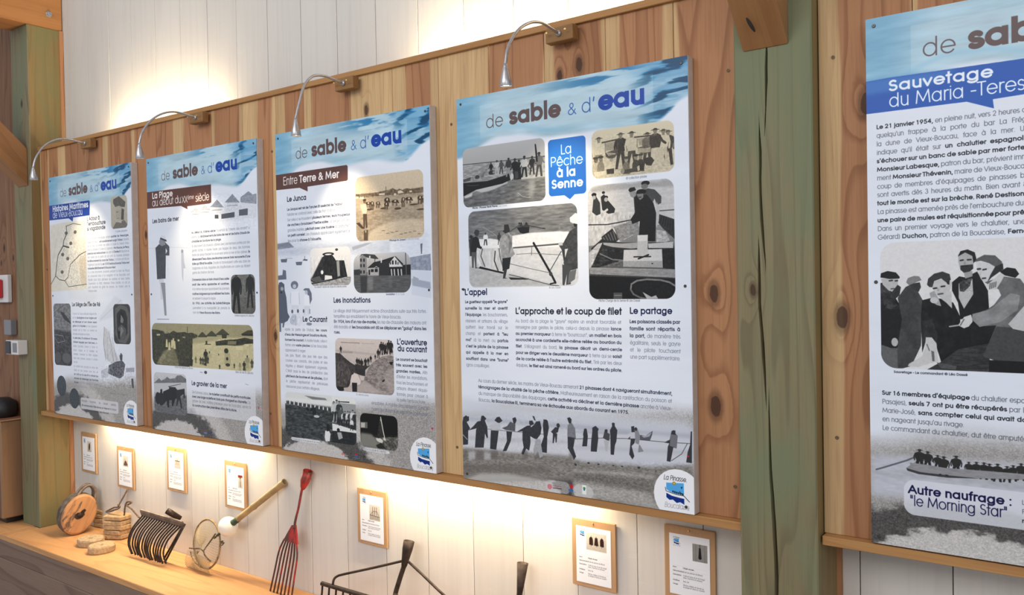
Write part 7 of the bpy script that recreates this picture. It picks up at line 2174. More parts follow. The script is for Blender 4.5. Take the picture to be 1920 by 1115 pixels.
    c.block(372.2, 815.0, 910.8, 907.1, ["Le village était fréquemment victime d'inondations suite aux très fortes", 'tempêtes qui ensablaient le havre de Vieux-boucau.~', "*En 1924, lors d'un raz-de-marée,* les rez-de-chaussée des maisons ont", 'été inondés et *les boucalais ont dû se déplacer en "galup" dans les*', '*rues.*~'], c0='6d7388', c1='30364e')
    c.rrect(33.8, 877.4, 339.4, 1167.7, 1, 'dfe4ee', al=0.72)
    fit(c, 165.6, 327.5, 858.1, 'Le Courant', 40, '1d1f36', True)
    c.block(39.4, 899.8, 325.2, 1160.5, ["Après la perte de l'Adour, *les cours*", "*d'eau de Messanges et Soustons réunis,*", '*forment le courant.* A marée haute, celui-ci', 'forma une *vaste piscine* où les boucalais', 'apprenaient à nager.~', 'Les pins Tibart, des jeux tels que des', 'courses aux canards, des joutes et des', 'régates y étaient également organisés.', "C'était aussi le lieu de prédilection des", '*pêcheurs de louvines et de pibales,* dont', 'la pêche représentait de précieuses', 'ressources pour certains villageois.~'], c0='6d7388', c1='30364e')
    fit(c, 748.5, 910.0, 945.2, "L'ouverture", 40, '1d2148', True)
    fit(c, 751.6, 910.2, 972.6, 'du courant', 40, '1d2148', True)
    c.block(740.8, 1010.6, 911.9, 1177.0, ['*Le courant se bouchait*', '*très souvent avec les*', '*grandes marées.* Afin', "d'éviter les inondations,", 'tous les bouchonniers et', 'artisans étaient réquisi-', 'tionnés pour creuser à', "la pelle l'embouchure"], c0='6d7388', c1='30364e', k=0.5)
    c.block(594.1, 1199.9, 913.3, 1225.1, ["ensablée. A marée descendante, c'est le", "maire qui donnait le signal de l'opération.~"], c0='6d7388', c1='30364e', em=18)
    c.photo(376.9, 926.7, 727.3, 1155.7, 26, 'ddd3cd', 'b5aca6', tint=('151314', 'e8dcd6'))
    c.line([(413.4, 945.0), (529.2, 945.2)], 3, '8a8488')
    c.line([(542.4, 946.1), (617.0, 946.0)], 2, 'a8a2a4')
    c.poly([(376.8, 977.9), (463.1, 980.4), (628.7, 987.7), (628.4, 995.5), (462.8, 989.7), (376.5, 986.0)], 185, feather=2)
    c.poly([(424.0, 984.4), (486.1, 983.6), (482.1, 990.3), (423.8, 991.1)], 160, feather=2)
    c.poly([(376.4, 991.4), (408.0, 993.0), (435.0, 1010.8), (473.2, 1030.6), (511.1, 1044.8), (560.0, 1055.8), (559.1, 1084.7), (529.1, 1081.0), (491.2, 1072.3), (458.6, 1132.5), (418.9, 1156.3), (377.4, 1158.9)], 62)
    c.grain([(376.4, 991.4), (560.3, 1042.7), (559.1, 1084.7), (418.9, 1156.3), (377.4, 1158.9)], 50, 7, 9, 4)
    c.poly([(381.2, 1029.0), (422.8, 1024.6), (461.1, 1047.1), (471.6, 1083.9), (439.2, 1133.7), (383.9, 1142.3)], 85)
    c.grain([(381.2, 1029.0), (461.1, 1047.1), (471.6, 1083.9), (439.2, 1133.7), (383.9, 1142.3)], 70, 6, 9, 8)
    c.poly([(559.1, 1084.7), (582.8, 1041.7), (613.1, 1019.5), (661.2, 996.9), (708.2, 990.0), (727.7, 994.4), (728.5, 1155.1), (507.9, 1156.1), (512.5, 1129.4), (536.0, 1101.7)], 142)
    c.grain([(559.1, 1084.7), (613.1, 1019.5), (661.2, 996.9), (727.7, 994.4), (728.5, 1155.1), (507.9, 1156.1)], 85, 12, 6, 6, octs=4)
    c.poly([(512.5, 1129.4), (551.2, 1100.9), (609.9, 1128.9), (682.1, 1152.9), (507.9, 1156.1)], 190, feather=4, al=0.8)
    c.poly([(525.2, 1085.1), (555.4, 1083.6), (551.2, 1100.9), (536.0, 1104.3)], 205)
    c.poly([(666.3, 1074.0), (728.3, 1035.2), (728.7, 1147.4), (700.2, 1149.2)], 180, feather=6, al=0.6)
    c.poly([(500.0, 1034.7), (560.3, 1042.7), (590.4, 1036.1), (559.9, 1058.4), (559.3, 1079.4), (521.6, 1078.7), (499.2, 1061.3)], 50)
    c.person(511.9, 1044.8, 37.1, top=38, bot=35, head=60, wd=1.3, kind='m')
    c.person(523.3, 1044.3, 34.4, top=38, bot=35, head=60, wd=1.3, kind='m')
    c.person(538.5, 1056.8, 46.1, top=38, bot=35, head=60, wd=1.3, kind='w')
    c.person(562.1, 1045.2, 38.1, top=38, bot=35, head=60, wd=1.3, kind='w')
    c.person(579.2, 1036.6, 31.4, top=38, bot=35, head=60, wd=1.3, kind='m')
    c.person(594.4, 1025.5, 30.0, top=38, bot=35, head=60, wd=1.3, kind='m')
    c.person(621.4, 1011.4, 20.8, top=38, bot=35, head=60, wd=1.3, kind='m')
    c.person(639.2, 1005.5, 38.9, top=38, bot=35, head=60, wd=1.3, kind='m')
    c.person(657.8, 991.8, 55.6, top=38, bot=35, head=60, wd=1.3, kind='m')
    c.person(668.7, 988.9, 50.3, top=38, bot=35, head=60, wd=1.3, kind='m')
    c.person(681.4, 988.4, 45.0, top=38, bot=35, head=60, wd=1.3, kind='w')
    c.person(701.2, 987.7, 59.0, top=38, bot=35, head=60, wd=1.3, kind='m')
    c.person(713.8, 984.7, 53.8, top=38, bot=35, head=60, wd=1.3, kind='w')
    c.person(412.0, 992.8, 32.3, top=38, bot=35, head=60, wd=1.3, kind='m')
    c.poly([(507.5, 1039.7), (554.8, 1039.0), (554.3, 1056.1), (510.8, 1055.4)], 60)
    c.poly([(475.5, 1083.7), (495.0, 1074.7), (513.9, 1079.1), (532.1, 1107.2), (527.9, 1120.6), (508.8, 1124.3), (509.1, 1116.4), (476.4, 1118.2), (468.4, 1129.3), (467.0, 1110.7)], 222)
    c.poly([(477.7, 1115.5), (509.1, 1115.0), (507.2, 1153.5), (479.2, 1153.9)], 28)
    c.poly([(421.3, 1141.4), (474.0, 1134.3), (477.4, 1152.7), (430.8, 1154.2)], 190)
    c.poly([(702.1, 1018.4), (725.3, 1017.4), (717.8, 1030.5), (707.2, 1028.4)], 25)
    c.poly([(658.4, 1097.7), (673.1, 1090.4), (674.7, 1096.8), (661.8, 1105.2)], 30)
    c.poly([(380.0, 1137.1), (423.5, 1135.9), (427.0, 1150.5), (395.3, 1157.8)], 25)
    c.grain([(376.3, 927.9), (733.2, 925.3), (726.8, 1153.9), (377.4, 1157.5)], 20, 4, 4, 30)
    c.end()
    fit(c, 501.8, 577.4, 1167.3, '© collection privée', 13, '6a6e78', False)
    c.photo(30.1, 1180.6, 498.1, 1384.1, 26, 'dfe6ea', 'cfd6da', tint=('0d1214', 'f0f4f4'))
    c.poly([(27.8, 1234.0), (498.5, 1229.1), (501.4, 1389.4), (21.7, 1392.3)], 66)
    c.grain([(27.8, 1234.0), (498.5, 1229.1), (501.4, 1389.4), (21.7, 1392.3)], 95, 16, 4.5, 5, octs=3)
    c.poly([(28.0, 1226.4), (348.8, 1229.4), (348.3, 1247.4), (163.5, 1242.9), (27.6, 1239.6)], 120, feather=3)
    c.poly([(29.5, 1179.4), (350.3, 1179.3), (349.5, 1206.2), (28.6, 1207.6)], 218)
    c.poly([(165.1, 1191.3), (242.4, 1193.5), (307.3, 1194.7), (317.8, 1203.0), (220.1, 1205.9)], 120, feather=2)
    c.poly([(30.5, 1222.5), (34.1, 1217.8), (38.6, 1221.9), (38.2, 1235.1), (30.1, 1234.5)], 215)
    c.poly([(40.3, 1223.0), (43.9, 1220.8), (48.5, 1222.4), (48.1, 1235.5), (40.0, 1235.0)], 50)
    c.poly([(50.2, 1223.4), (53.8, 1219.4), (58.3, 1222.9), (57.9, 1236.0), (49.8, 1235.4)], 50)
    c.poly([(60.0, 1223.9), (63.5, 1222.5), (68.1, 1223.3), (67.7, 1236.4), (59.6, 1235.9)], 215)
    c.poly([(69.8, 1224.3), (73.4, 1221.1), (77.9, 1223.8), (77.5, 1236.8), (69.4, 1236.3)], 50)
    c.poly([(79.6, 1224.8), (83.0, 1224.1), (87.6, 1224.2), (87.2, 1237.3), (79.2, 1236.7)], 50)
    c.poly([(89.3, 1225.2), (92.8, 1222.7), (97.3, 1224.6), (96.9, 1237.7), (88.9, 1237.1)], 215)
    c.poly([(99.0, 1225.6), (102.6, 1221.3), (107.0, 1225.1), (106.6, 1238.1), (98.6, 1237.6)], 50)
    c.poly([(108.7, 1226.1), (112.2, 1224.4), (116.7, 1225.5), (116.3, 1238.5), (108.3, 1238.0)], 50)
    c.poly([(118.3, 1226.5), (121.9, 1223.0), (126.3, 1226.0), (125.9, 1239.0), (118.0, 1238.4)], 215)
    c.poly([(128.0, 1227.0), (131.4, 1226.0), (135.9, 1226.4), (135.5, 1239.4), (127.6, 1238.8)], 50)
    c.poly([(137.6, 1227.4), (141.0, 1224.6), (145.5, 1226.9), (145.1, 1239.8), (137.2, 1239.3)], 50)
    c.poly([(147.1, 1227.8), (150.6, 1223.2), (155.0, 1227.3), (154.6, 1240.2), (146.8, 1239.7)], 215)
    c.poly([(156.7, 1228.3), (160.1, 1226.2), (164.5, 1227.7), (164.1, 1240.6), (156.3, 1240.1)], 50)
    c.poly([(166.2, 1228.7), (169.6, 1224.8), (174.0, 1228.2), (173.6, 1241.1), (165.8, 1240.5)], 50)
    c.poly([(175.7, 1229.2), (179.0, 1227.8), (183.5, 1228.6), (183.1, 1241.5), (175.3, 1240.9)], 215)
    c.poly([(185.1, 1229.6), (188.5, 1226.4), (192.9, 1229.0), (192.5, 1241.9), (184.7, 1241.4)], 50)
    c.poly([(194.5, 1230.0), (197.9, 1229.4), (202.3, 1229.5), (201.9, 1242.3), (194.2, 1241.8)], 50)
    c.poly([(203.9, 1230.5), (207.3, 1228.0), (211.7, 1229.9), (211.3, 1242.7), (203.6, 1242.2)], 215)
    c.poly([(213.3, 1230.9), (216.7, 1226.6), (221.0, 1230.3), (220.6, 1243.1), (213.0, 1242.6)], 50)
    c.poly([(222.7, 1231.3), (226.0, 1229.6), (230.4, 1230.8), (230.0, 1243.5), (222.3, 1243.0)], 50)
    c.poly([(232.0, 1231.7), (235.4, 1228.2), (239.7, 1231.2), (239.3, 1243.9), (231.6, 1243.4)], 215)
    c.poly([(241.3, 1232.2), (244.6, 1231.2), (248.9, 1231.6), (248.5, 1244.4), (240.9, 1243.8)], 50)
    c.poly([(250.5, 1232.6), (253.9, 1229.8), (258.2, 1232.0), (257.8, 1244.8), (250.2, 1244.2)], 50)
    c.poly([(259.8, 1233.0), (263.2, 1228.4), (267.4, 1232.5), (267.0, 1245.2), (259.4, 1244.6)], 215)
    c.poly([(269.0, 1233.4), (272.3, 1231.4), (276.6, 1232.9), (276.2, 1245.6), (268.6, 1245.0)], 50)
    c.poly([(278.2, 1233.9), (281.5, 1230.0), (285.7, 1233.3), (285.4, 1246.0), (277.8, 1245.5)], 50)
    c.poly([(287.3, 1234.3), (290.6, 1233.0), (294.9, 1233.7), (294.5, 1246.4), (287.0, 1245.9)], 215)
    c.poly([(296.5, 1234.7), (299.8, 1231.6), (304.0, 1234.1), (303.6, 1246.8), (296.1, 1246.3)], 50)
    c.poly([(305.6, 1235.1), (308.8, 1234.5), (313.1, 1234.6), (312.7, 1247.2), (305.2, 1246.7)], 50)
    c.poly([(314.6, 1235.5), (317.9, 1233.1), (322.1, 1235.0), (321.8, 1247.6), (314.3, 1247.1)], 215)
    c.poly([(323.7, 1235.9), (327.0, 1231.7), (331.2, 1235.4), (330.8, 1248.0), (323.4, 1247.5)], 50)
    c.poly([(332.7, 1236.4), (336.0, 1234.7), (340.2, 1235.8), (339.8, 1248.4), (332.4, 1247.9)], 50)
    c.poly([(341.7, 1236.8), (345.0, 1233.3), (349.2, 1236.2), (348.8, 1248.8), (341.4, 1248.2)], 215)
    c.poly([(349.5, 1207.9), (499.1, 1208.1), (496.8, 1288.6), (346.8, 1297.6)], 150)
    c.poly([(402.1, 1200.8), (458.8, 1198.6), (458.6, 1203.9), (402.0, 1205.0)], 60)
    c.poly([(346.7, 1301.2), (388.6, 1304.7), (498.4, 1319.9), (498.1, 1330.4), (408.7, 1329.6), (348.4, 1333.2)], 228)
    c.poly([(345.7, 1333.4), (498.0, 1332.1), (496.3, 1389.9), (344.3, 1383.7)], 40)
    c.grain([(345.7, 1333.4), (498.0, 1332.1), (496.3, 1389.9), (344.3, 1383.7)], 40, 10, 5, 5)
    c.person(360.2, 1289.3, 85.9, top=200, bot=45, head=140, wd=1.2)
    c.person(378.4, 1294.9, 99.9, top=190, bot=45, head=140, wd=1.2)
    c.person(394.0, 1297.2, 97.8, top=60, bot=45, head=140, wd=1.2)
    c.person(404.2, 1307.0, 83.5, top=90, bot=45, head=140, wd=1.2)
    c.person(417.1, 1305.9, 60.3, top=200, bot=45, head=140, wd=1.2)
    c.person(430.0, 1308.3, 67.2, top=50, bot=45, head=140, wd=1.2)
    c.person(447.9, 1310.3, 70.6, top=220, bot=45, head=140, wd=1.2)
    c.person(460.6, 1312.7, 72.2, top=60, bot=45, head=140, wd=1.2)
    c.person(478.3, 1314.6, 82.5, top=210, bot=45, head=140, wd=1.2)
    c.person(490.9, 1315.3, 75.3, top=50, bot=45, head=140, wd=1.2)
    c.person(470.5, 1322.3, 52.7, top=220, bot=45, head=140, wd=1.2)
    c.ell(185.6, 1250.5, 10.0, 8.1, 20)
    c.ell(216.0, 1250.0, 15.5, 5.9, 20, rot=-30)
    c.poly([(216.1, 1246.4), (241.1, 1237.3), (242.7, 1273.5), (218.1, 1271.8)], 30)
    c.ell(245.3, 1278.8, 18.6, 5.8, 190)
    c.poly([(300.4, 1337.5), (324.5, 1335.3), (334.7, 1348.8), (328.4, 1381.6), (301.7, 1384.2), (295.7, 1366.7)], 226)
    c.poly([(309.3, 1307.9), (325.4, 1304.7), (329.8, 1334.9), (311.0, 1340.1)], 28)
    c.ell(385.4, 1326.4, 9.4, 7.8, 25)
    c.poly([(377.2, 1337.8), (403.3, 1335.4), (413.0, 1359.3), (386.7, 1368.9)], 165)
    c.grain([(29.5, 1177.5), (504.8, 1183.2), (499.0, 1386.1), (23.2, 1382.8)], 16, 4, 4, 30)
    c.end()
    c.rrect(62.3, 1386.4, 269.0, 1400.4, 16, 'dfe3ea', al=0.9)
    fit(c, 67.9, 263.6, 1397.2, 'Le courant, jeux sur la rive gauche © Léo Dassé', 13, '50535c', False)
    c.photo(522.7, 1240.7, 742.1, 1382.8, 28, '101010', '303030', tint=('050505', 'e6e6da'))
    c.poly([(522.6, 1227.3), (744.9, 1237.6), (742.7, 1318.3), (520.6, 1331.8)], 12)
    c.poly([(522.9, 1338.5), (618.9, 1336.5), (676.6, 1331.1), (742.5, 1325.0), (743.1, 1385.3), (524.0, 1387.1)], 110)
    c.grain([(619.1, 1329.7), (742.7, 1318.3), (743.1, 1385.3), (578.3, 1392.0)], 110, 7, 6, 4)
    c.poly([(523.3, 1324.6), (590.0, 1325.5), (628.0, 1356.2), (627.2, 1383.6), (524.1, 1383.6)], 140, feather=5)
    c.poly([(524.6, 1279.3), (566.8, 1277.5), (566.1, 1303.5), (523.9, 1305.4)], 120)
    c.poly([(527.0, 1282.6), (551.9, 1281.2), (550.3, 1301.4), (527.4, 1302.7)], 195)
    c.poly([(637.7, 1266.5), (652.2, 1265.3), (658.2, 1305.6), (669.4, 1331.8), (623.6, 1339.5), (629.7, 1294.5)], 60)
    c.grain([(625.7, 1267.5), (671.3, 1263.7), (669.3, 1335.2), (623.6, 1339.5)], 60, 5, 6, 3)
    c.ell(646.0, 1262.4, 5.8, 5.5, 150)
    c.line([(645.4, 1250.5), (658.2, 1305.6), (669.1, 1343.7)], 5, 220)
    c.poly([(613.9, 1340.4), (642.9, 1339.4), (657.1, 1346.6), (651.9, 1359.0), (623.2, 1353.2)], 225)
    c.poly([(659.8, 1332.7), (674.0, 1338.2), (671.4, 1345.2), (658.1, 1344.8)], 215)
    c.poly([(615.5, 1371.1), (647.2, 1357.7), (675.2, 1378.8), (627.2, 1383.6)], 50, feather=2)
    c.end()
    c.rrect(533.8, 1387.6, 696.1, 1399.3, 12, 'dfe3ea', al=0.85)
    fit(c, 538.6, 674.7, 1396.8, 'Pêche à la pibale © collection', 13, '50535c', False)
    c.ell(409.9, 1428.7, 8.3, 5.7, 'c87a84')
    c.line([(421.3, 1429.2), (452.1, 1428.8)], 2.4, '8a5a60')
    c.line([(421.1, 1436.3), (449.3, 1436.8)], 3, '404048')
    c.poly([(487.0, 1417.1), (499.1, 1417.6), (497.8, 1425.4), (487.7, 1425.0)], 'c22f3c')
    c.ell(493.7, 1429.3, 8.1, 3.5, '3a6fae')
    c.line([(476.3, 1436.8), (510.0, 1437.3)], 2, '5a7fae')
    c.line([(537.7, 1429.1), (545.3, 1423.1), (550.2, 1427.8)], 3, '333333')
    c.line([(932.3, 1245.6), (930.6, 1307.4)], 1, '8a8a92')
    c.ell(931.6, 1272.6, 4.8, 4.6, 'c8345a')

def draw_board_2(c):
    base_print(c, 41, 1240)
    c.poly([(334.8, 329.4), (565.9, 300.7), (758.3, 300.7), (941.1, 279.7), (937.9, 370.9), (755.8, 372.9), (563.3, 374.9), (372.5, 377.9)], 'c9ced6', feather=6, al=0.7)
    c.poly([(568.5, 297.2), (628.5, 263.4), (684.9, 306.0)], '8a919c')
    c.poly([(586.2, 298.5), (667.7, 304.7), (667.1, 319.9), (585.7, 313.9)], 'c9cdd5')
    c.line([(585.7, 313.9), (667.3, 316.1)], 2, '6b7078')
    c.poly([(691.6, 282.4), (754.4, 245.4), (813.1, 292.0)], '8a919c')
    c.poly([(710.2, 283.9), (795.2, 290.6), (794.6, 307.3), (709.6, 300.7)], 'c9cdd5')
    c.line([(709.6, 300.7), (794.8, 303.1)], 2, '6b7078')
    c.poly([(813.9, 269.1), (880.9, 242.7), (944.4, 279.9)], '8a919c')
    c.poly([(833.8, 270.8), (925.1, 278.3), (924.7, 291.0), (833.4, 283.6)], 'c9cdd5')
    c.line([(833.4, 283.6), (924.8, 287.8)], 2, '6b7078')
    c.poly([(817.4, 269.4), (941.8, 258.6), (940.1, 307.7), (816.6, 290.9)], '8f96a2')
    c.poly([(399.6, 311.0), (446.8, 287.2), (491.5, 317.7)], 'a9b0ba')
    c.poly([(413.5, 312.0), (477.9, 316.7), (477.5, 327.5), (413.1, 323.0)], 'c9cdd5')
    c.line([(413.1, 323.0), (477.6, 324.8)], 2, '6b7078')
    c.poly([(478.0, 305.4), (529.3, 280.7), (577.8, 312.7)], 'a9b0ba')
    c.poly([(493.2, 306.5), (563.0, 311.6), (562.7, 322.9), (492.8, 317.9)], 'c9cdd5')
    c.line([(492.8, 317.9), (562.7, 320.1)], 2, '6b7078')
    c.grain([(339.0, 206.7), (941.8, 258.6), (936.0, 427.1), (332.7, 390.8)], 46, 9, 5, 5)
    c.poly([(607.7, 337.1), (638.0, 339.3), (637.4, 357.6), (607.0, 355.6)], '565b64')
    c.poly([(662.2, 337.3), (768.9, 334.0), (768.0, 359.2), (661.4, 360.7)], '5d626c')
    c.poly([(803.9, 325.8), (872.5, 323.8), (871.4, 355.7), (802.9, 354.5)], '666b76')
    c.poly([(-16.2, 466.5), (329.8, 475.2), (394.8, 485.9), (385.9, 744.3), (-26.1, 752.0)], 'dbe1ec', feather=6)
    c.line([(-16.6, 478.6), (195.0, 480.4), (394.6, 492.0)], 2, 'a9b4c2', al=0.6)
    c.poly([(69.5, 478.5), (105.5, 460.4), (167.9, 467.3), (165.5, 537.9), (159.0, 643.8), (77.9, 645.8), (74.4, 542.4)], '55585f')
    c.poly([(161.6, 451.3), (202.0, 476.8), (200.4, 523.6), (159.1, 522.0), (180.6, 499.3), (160.8, 474.9)], '5d6068')
    c.ell(136.6, 450.0, 30.6, 20.5, '8a8d94')
    c.poly([(116.4, 429.2), (128.1, 414.1), (162.7, 419.9), (175.8, 440.2), (141.3, 436.1)], 'cfd3da')
    c.poly([(113.4, 433.0), (178.2, 450.6), (175.7, 441.0), (120.7, 425.5)], '50535a')
    c.poly([(92.0, 646.1), (141.0, 643.3), (148.4, 710.4), (130.3, 753.4), (109.3, 753.2), (104.9, 678.1)], 'c5cad3')
    c.grain([(70.4, 454.7), (202.5, 461.2), (196.0, 648.6), (63.7, 645.5)], 26, 5, 9, 5)
    c.poly([(308.9, 505.0), (329.0, 498.2), (333.4, 559.8), (345.4, 594.7), (325.7, 594.1), (320.5, 666.9), (311.0, 635.9), (307.3, 551.1)], 'b3b9c6')
    c.ell(318.1, 505.4, 9.3, 9.2, '8e95a2')
    c.poly([(112.4, 664.7), (154.1, 665.5), (157.3, 775.5), (160.6, 838.3), (141.2, 838.3), (130.6, 743.8)], '8a9098')
    c.line([(70.5, 858.3), (181.9, 857.8)], 3, '70757e')
    title(c)
    c.poly([(-6.1, 177.0), (582.2, 184.6), (581.6, 273.7), (566.7, 278.4), (373.4, 278.6), (375.4, 294.0), (316.9, 272.7), (-9.2, 265.5)], '6b4a40')
    fit(c, 50.2, 242.3, 216.7, 'La Plage', 46, 'f3efee', True)
    fit(c, 48.8, 320.1, 255.7, 'au début du', 50, 'f3efee', False)
    fit(c, 326.7, 376.7, 257.3, 'XX', 50, 'f3efee', False)
    fit(c, 378.5, 434.1, 244.5, 'ème', 28, 'f3efee', False)
    fit(c, 446.5, 564.8, 260.2, 'siècle', 50, 'f3efee', False)
    fit(c, 47.2, 291.6, 346.4, 'Les bains de mer', 35, '30323e', True)
    c.block(405.0, 420.9, 882.6, 624.5, ['*Au début du XXème siècle* l\'ouverture du "chemin des romans" a', 'permis aux *établissements de bains de mer et de bains chauds de*', "*s'installer en bordure de la plage.*~", 'Ils disposaient de plusieurs cabines avec une terrasse portée par des', 'gentils rachés. A marée haute, par équipe de deux, des hommes', 'munis de seaux faisaient le va-et-vient entre la mer et les cabines. *Ils*', "*déversaient l'eau dans une énorme cuve en bois recouverte d'une*", '*toile qui filtrait le sable.* Ensuite ils transvasaient cette eau dans les', 'baignoires en bois, équipées de chauffe-bains en cuivre qui étaient', 'garnis de charbon de bois.~'], c0='767b8c', c1='3a3f55')
    c.block(400.6, 659.9, 713.0, 826.9, ["*L'immersion dans un bain chaud d'eau salée*", '*avait des vertus apaisantes et curatives.*', 'A la même époque apparaissent les premiers', '*maîtres-baigneurs qui surveillaient les bains*', 'et aidaient à piquer la vague.~', '*En 1906, ces activités de balnéothérapie*', 'permettent à la municipalité de prendre le', 'nom de *Vieux-Boucau-les-Bains.*~'], c0='767b8c', c1='3a3f55')
    c.photo(726.0, 637.4, 914.4, 825.9, 30, '8d908c', '6b6e6a', tint=('141514', 'cfd0cc'))
    c.poly([(723.4, 634.1), (923.2, 639.6), (920.3, 723.9), (720.4, 721.0)], 128)
    c.grain([(724.4, 605.1), (924.1, 611.5), (916.6, 829.4), (716.7, 829.6)], 40, 12, 5, 4)
    c.person(769.5, 822.4, 204.8, top=35, bot=28, head=70, wd=1.1)
    c.person(876.5, 797.6, 176.8, top=50, bot=45, head=70, wd=1.0)
    c.end()
    fit(c, 751.5, 903.0, 838.7, 'Maîtres-baigneurs © collection', 13, '50535c', False)
    c.photo(15.0, 879.2, 890.9, 1101.4, 40, 'aab79a', 'cdbb8b', tint=('20241c', 'e6dcae'))
    c.poly([(2.6, 838.5), (943.1, 836.2), (939.7, 935.3), (-1.3, 951.9)], 152)
    c.poly([(12.4, 914.0), (56.2, 913.4), (127.8, 921.8), (138.3, 934.0), (187.2, 930.2), (219.7, 917.5), (256.6, 926.1), (324.7, 922.1), (345.2, 927.8), (386.3, 924.2), (436.5, 935.3), (435.8, 956.1), (389.4, 980.8), (385.3, 1100.2), (5.9, 1102.7)], 52)
    c.grain([(12.4, 914.0), (436.8, 926.4), (385.3, 1100.2), (5.9, 1102.7)], 48, 8, 8, 5)
    c.line([(347.3, 896.2), (347.8, 927.7)], 5, 50)
    c.poly([(61.0, 936.8), (94.3, 936.2), (94.0, 945.6), (60.7, 946.1)], 180)
    c.poly([(303.1, 946.5), (329.1, 946.1), (323.6, 953.7), (302.9, 952.6)], 150)
    c.poly([(184.4, 1010.0), (227.2, 1008.9), (266.7, 1089.8), (255.7, 1105.4), (49.8, 1097.9), (106.9, 1049.3)], 118, feather=4)
    c.poly([(129.7, 1023.8), (178.9, 1013.2), (105.3, 1095.8), (61.1, 1094.4)], 145, feather=5, al=0.7)
    c.grain([(30.4, 1014.1), (363.1, 1005.4), (359.8, 1101.2), (27.4, 1098.7)], 40, 18, 7, 4)
    c.poly([(144.0, 1004.9), (148.4, 970.9), (162.5, 970.6), (166.7, 1005.9)], 205)
    c.ell(156.1, 967.6, 7.6, 4.3, 190)
    c.poly([(167.9, 1019.7), (172.3, 985.8), (186.3, 985.4), (190.5, 1020.6)], 205)
    c.ell(180.0, 982.5, 7.6, 4.3, 190)
    c.poly([(192.6, 1006.8), (197.0, 972.9), (210.9, 972.6), (215.0, 1007.7)], 205)
    c.ell(204.6, 969.7, 7.5, 4.3, 190)
    c.poly([(216.5, 1012.2), (220.8, 978.5), (234.7, 978.2), (238.8, 1013.2)], 205)
    c.ell(228.4, 975.3, 7.5, 4.3, 190)
    c.poly([(206.3, 997.2), (210.7, 963.5), (224.6, 963.2), (228.7, 998.2)], 205)
    c.ell(218.3, 960.3, 7.5, 4.3, 190)
    c.ell(265.7, 966.9, 9.5, 5.5, 200)
    c.poly([(392.0, 980.8), (475.3, 967.1), (573.6, 953.4), (715.7, 944.9), (891.6, 941.7), (890.4, 1102.4), (359.8, 1101.2), (389.7, 1046.4)], 196)
    c.grain([(392.0, 980.8), (573.6, 953.4), (891.6, 941.7), (890.4, 1102.4), (359.8, 1101.2)], 20, 14, 6, 5)
    c.poly([(392.8, 956.9), (451.2, 943.9), (515.7, 939.9), (598.1, 941.3), (640.6, 952.1), (573.3, 962.1), (475.0, 975.9), (392.0, 980.8)], 165, feather=3)
    c.poly([(438.7, 942.7), (474.4, 919.9), (484.4, 919.8), (518.1, 941.3)], 66)
    c.poly([(438.7, 942.7), (518.1, 941.3), (518.0, 944.8), (438.6, 946.2)], 30)
    c.poly([(510.9, 937.0), (553.2, 913.0), (562.9, 912.8), (603.1, 935.5)], 66)
    c.poly([(510.9, 937.0), (603.1, 935.5), (603.0, 938.9), (510.8, 940.5)], 30)
    c.poly([(593.7, 928.4), (644.7, 901.7), (654.1, 901.6), (702.4, 926.7)], 66)
    c.poly([(593.7, 928.4), (702.4, 926.7), (702.3, 930.1), (593.6, 931.8)], 30)
    c.poly([(641.3, 930.5), (683.7, 928.4), (680.7, 947.0), (643.1, 947.7)], 50)
    c.poly([(796.4, 923.8), (848.7, 904.8), (888.5, 902.9), (892.0, 930.6), (807.5, 930.6)], 60)
    c.poly([(807.7, 923.6), (892.2, 922.3), (892.0, 930.6), (807.5, 930.6)], 28)
    c.poly([(587.7, 964.7), (668.8, 954.4), (761.5, 949.8), (825.1, 940.1), (891.4, 947.2), (890.7, 966.7), (824.1, 970.9), (805.9, 977.0), (751.3, 981.1), (667.9, 980.2), (591.8, 984.9)], 42)
    c.grain([(588.1, 953.1), (891.7, 938.9), (890.2, 980.5), (587.0, 985.0)], 60, 12, 6, 5)
    c.poly([(692.0, 959.7), (761.2, 958.2), (756.0, 975.3), (686.7, 976.9)], 120)
    c.poly([(505.1, 963.5), (519.8, 963.2), (519.2, 980.8), (504.5, 981.1)], 45)
    c.line([(499.5, 981.3), (548.5, 980.1)], 4, 40)
    c.poly([(501.9, 982.7), (548.5, 981.6), (545.5, 996.2), (503.9, 997.3)], 205)
    c.rrect(753.2, 983.2, 809.9, 1000.8, 1, 215)
    c.person(503.6, 1078.0, 71.9, top=30, bot=50, head=40, kind='w', wd=1.5)
    c.person(535.4, 1076.8, 61.4, top=175, bot=195, head=40, kind='w', wd=1.5)
    c.person(520.7, 1078.8, 39.5, top=50, bot=70, head=40, kind='w', wd=1.5)
    c.person(416.3, 1081.2, 35.7, top=110, bot=130, head=40, kind='w', wd=1.5)
    c.person(458.8, 1085.5, 39.9, top=60, bot=80, head=40, kind='w', wd=1.5)
    c.person(478.6, 1087.7, 41.2, top=60, bot=80, head=40, kind='w', wd=1.5)
    c.person(612.5, 1076.8, 52.0, top=200, bot=200, head=40, kind='w', wd=1.5)
    c.person(618.8, 1101.1, 24.5, top=30, bot=50, head=40, kind='w', wd=1.5)
    c.person(738.3, 1091.9, 25.5, top=60, bot=80, head=40, kind='w', wd=1.5)
    c.person(783.4, 1104.2, 40.9, top=150, bot=170, head=40, kind='w', wd=1.5)
    c.person(817.3, 1102.7, 50.5, top=40, bot=60, head=40, kind='w', wd=1.5)
    c.person(842.2, 1093.3, 68.4, top=150, bot=170, head=40, kind='w', wd=1.5)
    c.person(877.8, 1086.3, 44.4, top=70, bot=90, head=40, kind='w', wd=1.5)
    c.poly([(400.1, 1040.1), (423.1, 1032.0), (440.3, 1041.8)], 'd8c79a')
